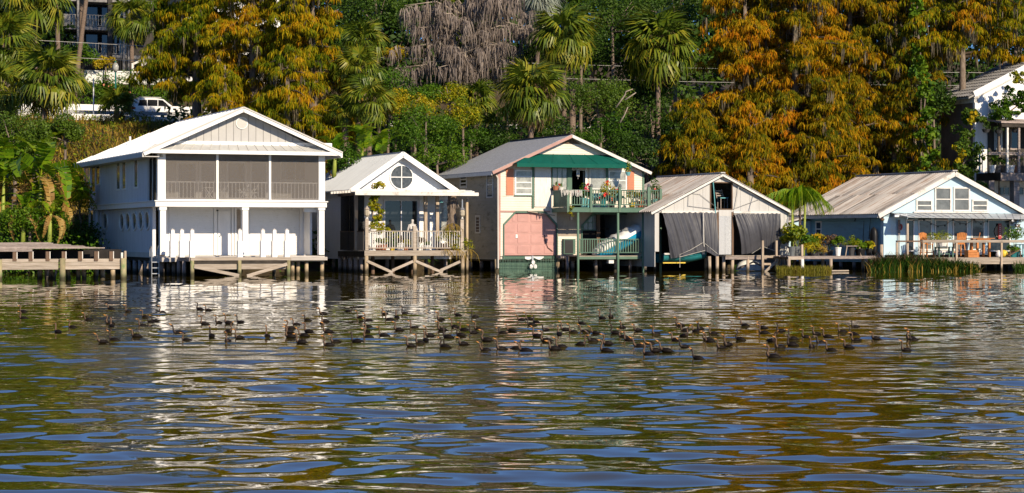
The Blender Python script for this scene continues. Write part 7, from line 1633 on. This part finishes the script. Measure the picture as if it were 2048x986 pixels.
tr('tall dark oak shading the apartment balconies from above', 400, -215, 130, 135, 167, 5000, .26, 'oak', 81, nl=30, lr=.36)
tr('tall dark oak above the left picture corner', 20, -95, 120, 60, 160, 3800, .26, 'oak', 82, nl=24, lr=.36)
tr('large shady oak on the bank beyond the dark porch', 2410, 128, 195, 88, 132, 7500, .26, 'oak', 83, nl=34, lr=.36)
def vine(lab, pts, Y, m, n, L, seed, tint, Wd=.7, r=14, name='vine', dry=None):
    rg_ = seeded(seed); u, v, _ = at(pts[0][0], HY, Y); T = thing(name, lab, name, (u, v, tz(u, v))); pp = []; q = []
    for x, y in pts:
        for k in range(3):
            c = (*pos(x+rg_.normal()*r*.6, Y+rg_.normal()*.5), zat(y+rg_.normal()*r*.6, Y)); s_ = r*mpp(Y)*(.5+.7*rg_.random()); pp.append(foliage(rg_, c, (s_, s_*.8, s_*1.2), n, L, Wd, 5, .5, tint=tint, droop=.8))
        q.append((*pos(x, Y+.3), zat(y, Y)))
    leafpart('foliage', T, M[m], pp); MB().tube(q+[(q[-1][0], q[-1][1], tz(q[-1][0], q[-1][1]))], .05, 5).part('stem', M['bark'], T)
    if dry: leafpart('yellow_leaves', T, M['bush_yel'], [foliage(rg_, (*pos(x, Y-.6), zat(y, Y)), (.35, .3, .35), 14, .34, .7, 3, .5, tint=(.85, .15)) for x, y in dry])
    return T
vine('tall column of glossy climbing vine beside the white porch house', [(1838, 150), (1842, 175), (1850, 200), (1848, 225), (1856, 250), (1846, 275), (1855, 300), (1862, 325), (1870, 350), (1850, 345)], 145, 'bush', 42, .30, 41, (.55, .35))
vine('broad leaved vine climbing the cypress top', [(1836, 5), (1832, 30), (1836, 60), (1840, 95), (1842, 125)], 147, 'bush', 28, .32, 42, (.85, .2), r=12)
vine('dark vine mass with yellow leaves at the corner of the dark porch', [(1940, 235), (1945, 255), (1935, 280), (1938, 305), (1925, 330), (1910, 350), (1955, 330), (1940, 360), (1900, 365)], 143.5, 'oak', 110, .2, 43, (.75, .3), r=17, dry=[(1948, 232), (1940, 245), (1915, 300), (1912, 325), (1905, 345), (1925, 315)])
vine('green ivy mound spreading over the white gable of the porch house', [(1990, 225), (2005, 215), (2018, 208), (2032, 200), (2046, 195), (2060, 192), (2012, 228), (2030, 225), (2050, 222), (1998, 232)], 145.6, 'bush', 130, .15, 44, (.55, .3), r=13, name='ivy')
vine('ivy spray at the right picture edge below the tiled roof', [(2030, 150), (2042, 160), (2052, 175), (2060, 150)], 145, 'bush_yel', 60, .15, 45, (.35, .25), r=10, name='ivy')
# grey mossy dead tree
u, v = pos(925, 147); rg = seeded(50)
T = thing('mossy_tree', 'bare tree draped all over in grey Spanish moss', 'tree', (u, v, tz(u, v))); g = tz(u, v); zt_ = zat(5, 147)
lm = MB(); lm.tube([(u+1.2, v, g-.3), (u+.8, v, g+3), (u+.2, v+.2, zat(120, 147)), (u+.4, v, zat(40, 147)), (u+.2, v, zat(-20, 147))], [.5, .38, .28, .18, .06], 8)
cen = []
for i in range(64):
    a = rg.random()*6.283; z0_ = zat(150-175*rg.random(), 147); L = 1.2+3.0*rg.random(); x_ = math.cos(a)*L*1.5; y_ = math.sin(a)*L*.7
    p = [np.array((u+.3, v, z0_-.6)), np.array((u+.3+x_*.5, v+y_*.5, z0_+.3)), np.array((u+.3+x_, v+y_, z0_+.25-.4*rg.random()))]
    lm.tube([tuple(q) for q in p], [.09, .055, .015], 5)
    for s in np.linspace(.35, 1, int(L*2.2)+1):
        q = p[0]*(1-s)**2+2*p[1]*s*(1-s)+p[2]*s*s; cen.append(q+rg.normal(size=3)*.12)
        if rg.random() < .35:
            d = rg.normal(size=3)*.45; lm.tube([tuple(q), tuple(q+d+np.array([0, 0, .15]))], [.02, .006], 4); cen.append(q+d)
lm.part('trunk', M['bark_pale'], T, smooth=True); cen = np.array(cen)
V, Fc = strands(rg, cen, .16+.20*rg.random(len(cen)), 15, (.4, 1.45), .05, .6, .08, .10)
tt = np.clip(.5+np.repeat(np.repeat(rg.normal(size=len(cen))*.2, 15), 2)+rg.normal(size=len(Fc))*.12, 0, 1); leafpart('moss', T, M['moss'], (V, Fc, tt), 'stuff')

# banana plants and the feather palm
bn = lambda lab, x, ybase, ytop, Y, s, **k: banana(lab, *pos(x, Y), zat(ybase, Y), (ybase-ytop)*mpp(Y), s, **k)
bn('tallest banana plant with a yellowed arching leaf, left of the white boathouse', 78, 490, 352, 122, 1, n=12, dry=5, L=3.0)
bn('banana plant with straw coloured dry leaves at the left picture edge', 4, 490, 362, 123, 2, n=11, dry=6, L=2.9)
bn('banana plant in shade touching the white boathouse wall', 118, 490, 405, 124, 3, n=9, dry=3, L=2.2)
bn('low banana plant amid the tangled shrubs, left of the boathouse', 45, 490, 420, 120, 4, n=6, dry=5, L=1.6)
bn('small banana plant with drooping dry leaves over the grey dock', 98, 492, 428, 119.5, 5, n=5, dry=6, L=1.5)
bn('broad leaved banana plant behind the small white house roof, left one', 722, 345, 302, 131, 6, n=9, dry=0, L=2.1, low=35)
bn('broad leaved banana plant behind the small white house roof, right one', 762, 345, 308, 131.5, 7, n=8, dry=0, L=2.0, low=30)
bn('broad leaved banana plant squeezed beside the white boathouse corner', 668, 345, 305, 130, 8, n=6, dry=1, L=1.7, low=35)
rg = seeded(91); u, v = pos(1600, 129); T = thing('feather_palm', 'green feather palm with weeping fronds beside the blue cottage roof', 'palm tree', (u, v, tz(u, v))); zc = zat(392, 129)
for k, (du, dv) in enumerate(((0, 0), (-.28, .2), (.3, .15))): MB().tube([(u+du, v+dv, 0), (u+du*1.5, v+dv, zc-.1*k)], [.09, .07], 7).part('cane', M['stem_green'] if k else M['bark_palm'], T, smooth=True)
for k in range(26):
    key = ('feather', k % 4); s = .80+.35*rg.random()
    shared('frond', key, lambda: feather_mesh(key[1]), M['areca'], T, (u+.25*rg.normal()*.5, v+.1, zc-.2), (rg.normal()*.08, rg.normal()*.1, k*2.4+rg.normal()*.2), scale=s)
u2, v2 = pos(1583, 126.5); q = thing('bamboo_pole', 'yellow green bamboo cane beside the tin boathouse wall', 'bamboo', (u2, v2, .8)); MB().tube([(u2, v2, .5), (u2+.05, v2, zat(420, 126.5))], [.07, .05], 7).part('cane', M['stem_green'], q, smooth=True)
for k in range(5): z = .9+.35*k; MB().lathe((u2+.01*k, v2, z), [(.075, 0), (.085, .02), (.075, .04)], 7).part('node', M['stem_green'], q)
# bare branches above the dark gap
q = thing('bare_branch', 'bare bleached branches poking from the oak beside the biggest fan palm', 'branch', (*pos(1250, 139), zat(200, 139))); mb = MB()
for pts in ([(1232, 215), (1250, 190), (1252, 183), (1266, 178)], [(1250, 200), (1262, 192), (1272, 185)], [(1240, 245), (1248, 232), (1256, 214)]): mb.tube([(*pos(x, 138.2), zat(y, 138.2)) for x, y in pts], list(np.linspace(.06, .03, len(pts))), 5)
mb.part('wood', M['bark_pale'], q, smooth=True)
tr_t = pos(1145, 140); q = thing('palm_tree', 'straight bare palm trunk rising behind the cream boathouse ridge', 'tree', (*tr_t, tz(*tr_t))); MB().tube([(*tr_t, tz(*tr_t)-.3), (*tr_t, zat(178, 140))], [.22, .2], 9).part('trunk', M['bark_palm'], q, smooth=True)

# ground cover: golden grass on the road bank, dark undergrowth, far wood
def scatter(n, x0, x1, v0, v1, rg_):
    v = v0+(v1-v0)*rg_.random(n); x = x0+(x1-x0)*rg_.random(n); u = np.array([fu(a, b) for a, b in zip(x, v)]); return u, v, terr(u, v)
rg = seeded(33)
def cover(name, lab, m, V, Fc, t): link(name, npmesh(name, np.stack([*r2w(V[:, 0], V[:, 1]), V[:, 2]], -1), Fc, t), m, None, 'stuff', lab)
u, v, z = scatter(7000, -30, 345, 24, 43.5, rg); V, Fc = blades(rg, np.stack([u, v, z-.05], 1), (.3, .75), .06, .35, .35); cl = np.sin(u*1.1+v*.6)*.2
cover('dry_grass', 'golden dry grass on the bank below the road', M['grass_gold'], V, Fc, np.clip(np.repeat(.5+cl+rg.normal(size=len(u))*.2, 2), 0, 1))
u, v, z = scatter(1500, -30, 345, 30, 44, rg); P = np.stack([u, v, z+.2+.35*rg.random(len(u))], 1); P = np.repeat(P, 4, 0)+rg.normal(size=(len(u)*4, 3))*.22; V, Fc = diamonds(rg, P, np.tile([0, -.4, 1.], (len(P), 1)), .17, .5)
cover('bank_shrubs', 'low olive scrub among the golden grass', M['bush_yel'], V, Fc, np.clip(.2+rg.normal(size=len(Fc))*.15, 0, 1))
u, v, z = scatter(15000, 60, 2140, 15, 47, rg); k = u > 9
u, v, z = u[k], v[k], z[k]; P = np.stack([u, v, z+.15+1.3*rg.random(len(u))**2], 1); P = np.repeat(P, 4, 0)+rg.normal(size=(len(u)*4, 3))*.4; V, Fc = diamonds(rg, P, np.tile([0, -.5, .8], (len(P), 1)), .42, .5)
cover('undergrowth', 'dark green undergrowth covering the shaded bank', M['oak'], V, Fc, np.clip(.35+rg.normal(size=len(Fc))*.2, 0, 1))
u, v, z = scatter(2500, -40, 200, 10, 24, rg); P = np.stack([u, v, np.maximum(z, .2)+.2+1.2*rg.random(len(u))**2], 1); P = np.repeat(P, 5, 0)+rg.normal(size=(len(u)*5, 3))*.35; V, Fc = diamonds(rg, P, np.tile([0, -.5, .8], (len(P), 1)), .20, .5)
cover('undergrowth', 'tangled green undergrowth behind the grey dock', M['bush'], V, Fc, np.clip(.4+rg.normal(size=len(Fc))*.25, 0, 1))
for k in range(26):                                  # the wood on top of the hill
    x = -140+k*92+rg.normal()*18; Y = 186+12*(k % 2)+rg.normal()*3; y = 30-45*(k % 2)+rg.normal()*10
    u, v = pos(x, Y); Rr = 5.6+rg.random(); rgk = seeded(400+k)
    if 90 < x < 600: y -= 75; v += 13; u += 2
    hl = ['above the left palms', 'above the apartment block', 'above the left cypresses', 'above the stacked palms', 'above the mossy tree', 'above the cream boathouse', 'above the dark gap', 'above the orange cypresses', 'above the white porch house'][min(8, max(0, int(x//235)))]
    sp_ = ('leaning' if (k//2) % 2 else 'upright')+(', thinner' if k % 8 == 5 or k % 8 == 0 else '')
    T = thing('hill_tree', f"{'tall' if k % 2 else 'broad'} {sp_} dark evergreen of the hilltop wood {hl}", 'tree', (u, v, tz(u, v)), 'hilltop trees')
    c = (u, v, zat(y, Y)); leafpart('crown', T, M['oak'], foliage(rgk, c, (Rr, Rr, Rr*1.0), 2700, .55, .55, 20, .40, tint=(.45, .25)))
    MB().tube([(u, v, tz(u, v)-.3), (u+(1.1 if (k//2) % 2 else .1), v, c[2]-1), (u+(1.4 if (k//2) % 2 else 0), v, c[2]+2)], [.4, .3, .08], 7).part('trunk', M['bark'], T, smooth=True)
    leafpart('lower_branches', T, M['oak'], foliage(rgk, (u, v-1, (c[2]+tz(u, v))/2-.5), (Rr*.9, Rr*.8, max(2, (c[2]-tz(u, v))*.55)), 1100, .55, .55, 14, .40, tint=(.35, .2)), 'stuff')

# ---------------------------------------------------------------- the flock of cormorants
def bird_mats():
    b = pmat('black_brown_plumage', (.010, .007, .006), .6, .4, 60, spec=.12); n = pmat('tan_neck_plumage', (.13, .078, .045), .7, .25, 60); d = pmat('dark_neck_plumage', (.035, .022, .015), .6, .3, 60); k = pmat('orange_bill', (.62, .27, .06), .45, .15, 60); g = pmat('grey_bill', (.20, .14, .09), .5, .2, 60); return b, n, d, k, g
BB, BN, BD, BK, BG = bird_mats()
def bird_mesh(key, neck, head, low=0., pale=True):
    """one continuous body lofted from tail to face; bill along -x"""
    sp = [(.150, .012, .012, .006), (.118, .018-low, .030, .012), (.07, .026-low, .052, .030), (.01, .030-low, .062, .040), (-.05, .028-low, .056, .038), (-.088, .034-low*.5, .036, .034)]
    sp = [(x, z, w, h) for x, z, w, h in sp]; ring = []; V = []; Fq = []; mi = []
    path = sp+[(x, z, r, r) for x, z, r in neck]+[(x, z, r*.85, r) for x, z, r in head]; n = 8; m = len(path)
    for i, (x, z, w, h) in enumerate(path):
        a0 = path[max(0, i-1)]; a1 = path[min(m-1, i+1)]; dx, dz = a1[0]-a0[0], a1[1]-a0[1]; l_ = math.hypot(dx, dz) or 1; tx, tz_ = dx/l_, dz/l_; nx, nz_ = -tz_, tx
        for k in range(n): a = 2*math.pi*k/n; V.append((x+nx*h*math.cos(a), w*math.sin(a), z+nz_*h*math.cos(a)))
    for i in range(m-1):
        for k in range(n):
            k2 = (k+1) % n; Fq.append((i*n+k, i*n+k2, (i+1)*n+k2, (i+1)*n+k)); front = k in (3, 4) or k in (2, 5)
            mi.append(0 if i < 5 else (1 if (pale and (front or i > 6)) else 2))
    Fq += [tuple(range(n)), tuple((m-1)*n+k for k in range(n-1, -1, -1))]; mi += [0, 1]
    me = bpy.data.meshes.new('cormorant'); me.from_pydata(V, [], Fq); [me.materials.append(q) for q in (BB, BN if pale else BD, BD if pale else BD)]
    me.polygons.foreach_set('material_index', mi); me.polygons.foreach_set('use_smooth', [True]*len(Fq)); return me
def bill_mesh(x, z, up, L):
    mb = MB(); d = (-math.cos(up), math.sin(up)); mb.tube([(x+.012, 0, z), (x+d[0]*L*.55, 0, z+d[1]*L*.55), (x+d[0]*L, 0, z+d[1]*L-.002)], [.012, .0075, .0035], 6); me = mb.mesh('bill', (0, 0, 0), True); me.materials.append(None); return me
POSES = {
 'raised': ([(-.110, .052, .026), (-.118, .085, .018), (-.112, .115, .016), (-.108, .140, .016)], [(-.116, .160, .018), (-.135, .170, .017), (-.150, .176, .012)], R(24), 'its bill raised'),
 'level': ([(-.108, .052, .026), (-.112, .085, .019), (-.104, .120, .017), (-.104, .150, .017)], [(-.114, .168, .019), (-.134, .170, .017), (-.150, .170, .012)], R(4), 'its bill held level'),
 'curved': ([(-.112, .050, .027), (-.122, .080, .020), (-.100, .112, .017), (-.090, .142, .017)], [(-.104, .164, .019), (-.126, .172, .017), (-.146, .174, .012)], R(14), 'a curved neck'),
 'forward': ([(-.116, .048, .026), (-.132, .072, .019), (-.138, .098, .016), (-.142, .120, .016)], [(-.154, .136, .018), (-.174, .144, .017), (-.188, .149, .012)], R(30), 'its neck leaning forward'),
 'short': ([(-.100, .050, .028), (-.104, .075, .021), (-.102, .098, .019), (-.104, .115, .018)], [(-.112, .130, .019), (-.130, .136, .017), (-.146, .138, .012)], R(12), 'its neck drawn down low')}
BM = {}
for k, (nk, hd, up, _) in POSES.items():
    for pale in (True, False): BM[k, pale] = bird_mesh(k, nk, hd, .0, pale)
    BM[k, 'bill'] = bill_mesh(hd[-1][0], hd[-1][1], up, .062)
FLOCK = [(47,626),(48,640),(222,620.4),(257,625.6),(178,642.5),(221,650),(223,655.7),(146,658),(116,667.7),(291,637),(286,655),(303,648),(312,645),(325,628),(400.5,622),(206,687),(229,683.7),(273,675.5),(358,670),(374,683),
(417,623),(410,651.5),(437.6,648),(458,650),(482,648),(423.5,676),(456,667),(456,686.7),(479,678.8),(535,677),(646.8,631),(616,643.6),(644,650.6),(651,646),(593,652),(582.6,660),(579,667),(582.6,677),(603.7,688.4),(617.8,667),(609,675),(656.5,667),(658,693.7),(672,686.7),
(696,626),(721.7,639),(737.5,644),(771,631),(779.7,642.5),(793.8,638),(811,631),(737.5,658),(734,667.7),(737.5,678),(768,673.8),(798,663),(829,659),(714.7,686.5),(822,695),(841,689.7),(851.8,684),(860.6,674.7),(890.5,696.7),(896.7,678),(885,663),(881.7,642),(910,657),
(916,633),(950.5,637),(928.6,663),(957.6,662),(948,668.6),(921.5,673.8),(926.8,691),(974,684),(972.5,704.6),(1004,702),(1032,700),(1051.6,704.6),(1006,669),(1024,664.5),(1059.5,641),(1043.7,643),(1072.7,647.5),(1064,652.7),(1092,663),(1074.5,675.6),(1093.8,685),(1118.4,672),(1130.7,662.4),(1147.4,667.7),(1109.6,702),(1123.7,697.6),(1161.5,692),(1164,650),(1171,667),(1192,669),(1187,686),(1204.6,640),(1222,637),(1213,705),(1216.7,691),
(1244.8,658),(1231.6,669),(1275.6,663.6),(1247.5,676.5),(1258,683.5),(1313,671),(1360,653.6),(1371,664),(1393,666.5),(1401,661.5),(1427.6,670),(1368,674.7),(1352,684.7),(1281,697),(1301,690.5),(1311.6,705.5),(1297.5,712.5),(1333.6,705.5),(1369.6,697),(1420.6,686),(1416,682),(1443.5,699),(1456.6,693.5),(1397,721),(1481,682.5),
(1490.8,655),(1526.7,659),(1528.7,669),(1542,685.6),(1562.6,665.5),(1587,681.5),(1585,693.4),(1561.5,699.6),(1548,718.5),(1612.8,677.4),(1624,698),(1633.3,671),(1655.9,676.4),(1643.6,690),(1663,704),(1685.6,666.8),(1708,672),(1712,657),(1713,683.6),(1697,697.5),(1752,680),(1823,681.5),(1829,683),(1812.8,703.7)]
DARK = {(482,648),(358,670),(229,683.7),(737.5,658),(948,668.6),(1092,663),(1401,661.5),(1562.6,665.5),(1643.6,690),(1585,693.4),(714.7,686.5),(811,631),(400.5,622),(312,645),(921.5,673.8),(1072.7,647.5)}
bands = [(0, 640, 'farthest rank'), (640, 655, 'fourth rank'), (655, 668, 'third rank'), (668, 682, 'second rank'), (682, 694, 'front rank but one'), (694, 760, 'nearest rank')]
spots = [(0, 300, 'left of the white boathouse reflection'), (300, 655, 'below the white boathouse'), (655, 960, 'below the pergola deck'), (960, 1120, 'below the pink door'), (1120, 1320, 'below the green balcony'), (1320, 1580, 'below the tin boathouse'), (1580, 2048, 'below the blue cottage')]
rg = seeded(101); keys = list(POSES); rows = {}
info = []
for x, y in FLOCK:
    dark = (x, y) in DARK or rg.random() < .12; pose = keys[int(rg.choice(5, p=[.34, .12, .26, .18, .10]))]
    bd = next(n for a, b, n in bands if a <= y < b); sp = next(n for a, b, n in spots if a <= x < b); info.append([x, y, dark, pose, bd, sp])
ORD = ['first', 'second', 'third', 'fourth', 'fifth', 'sixth', 'seventh', 'eighth', 'ninth', 'tenth', 'eleventh', 'twelfth']
for r in info:
    mates = sorted(q[0] for q in info if q[4:6] == r[4:6] and q[2:4] == r[2:4]); i = mates.index(r[0])
    x, y, dark, pose, bd, sp = r; D = H*F/(y-2.0-HY); X = (x-CX)/F*D
    pre = '' if len(mates) == 1 else ORD[i]+' '
    lab = f"{pre}{'dark' if dark else 'tan'} necked cormorant with {POSES[pose][3]}, {bd} {sp}"
    lab = ' '.join(lab.split()[:16])
    o = bpy.data.objects.new('cormorant', BM[pose, not dark]); C.objects.link(o); props(o, lab, 'cormorant', 'cormorants swimming in the flock')
    s = 1.14*(.92+.18*rg.random()); yaw = rg.normal()*.3+float(rg.choice([0, .9, -1.0, 2.6], p=[.84, .07, .06, .03]))
    o.location = (X, D, -.012); o.rotation_euler = (rg.normal()*.03, rg.normal()*.05, yaw); o.scale = (s*.72, s*.88, s*(.88+.2*rg.random())); BASE[o.name] = None
    b = bpy.data.objects.new('bill', BM[pose, 'bill']); C.objects.link(b); b.parent = o; b.material_slots[0].link = 'OBJECT'; b.material_slots[0].material = BG if (dark and rg.random() < .6) else BK
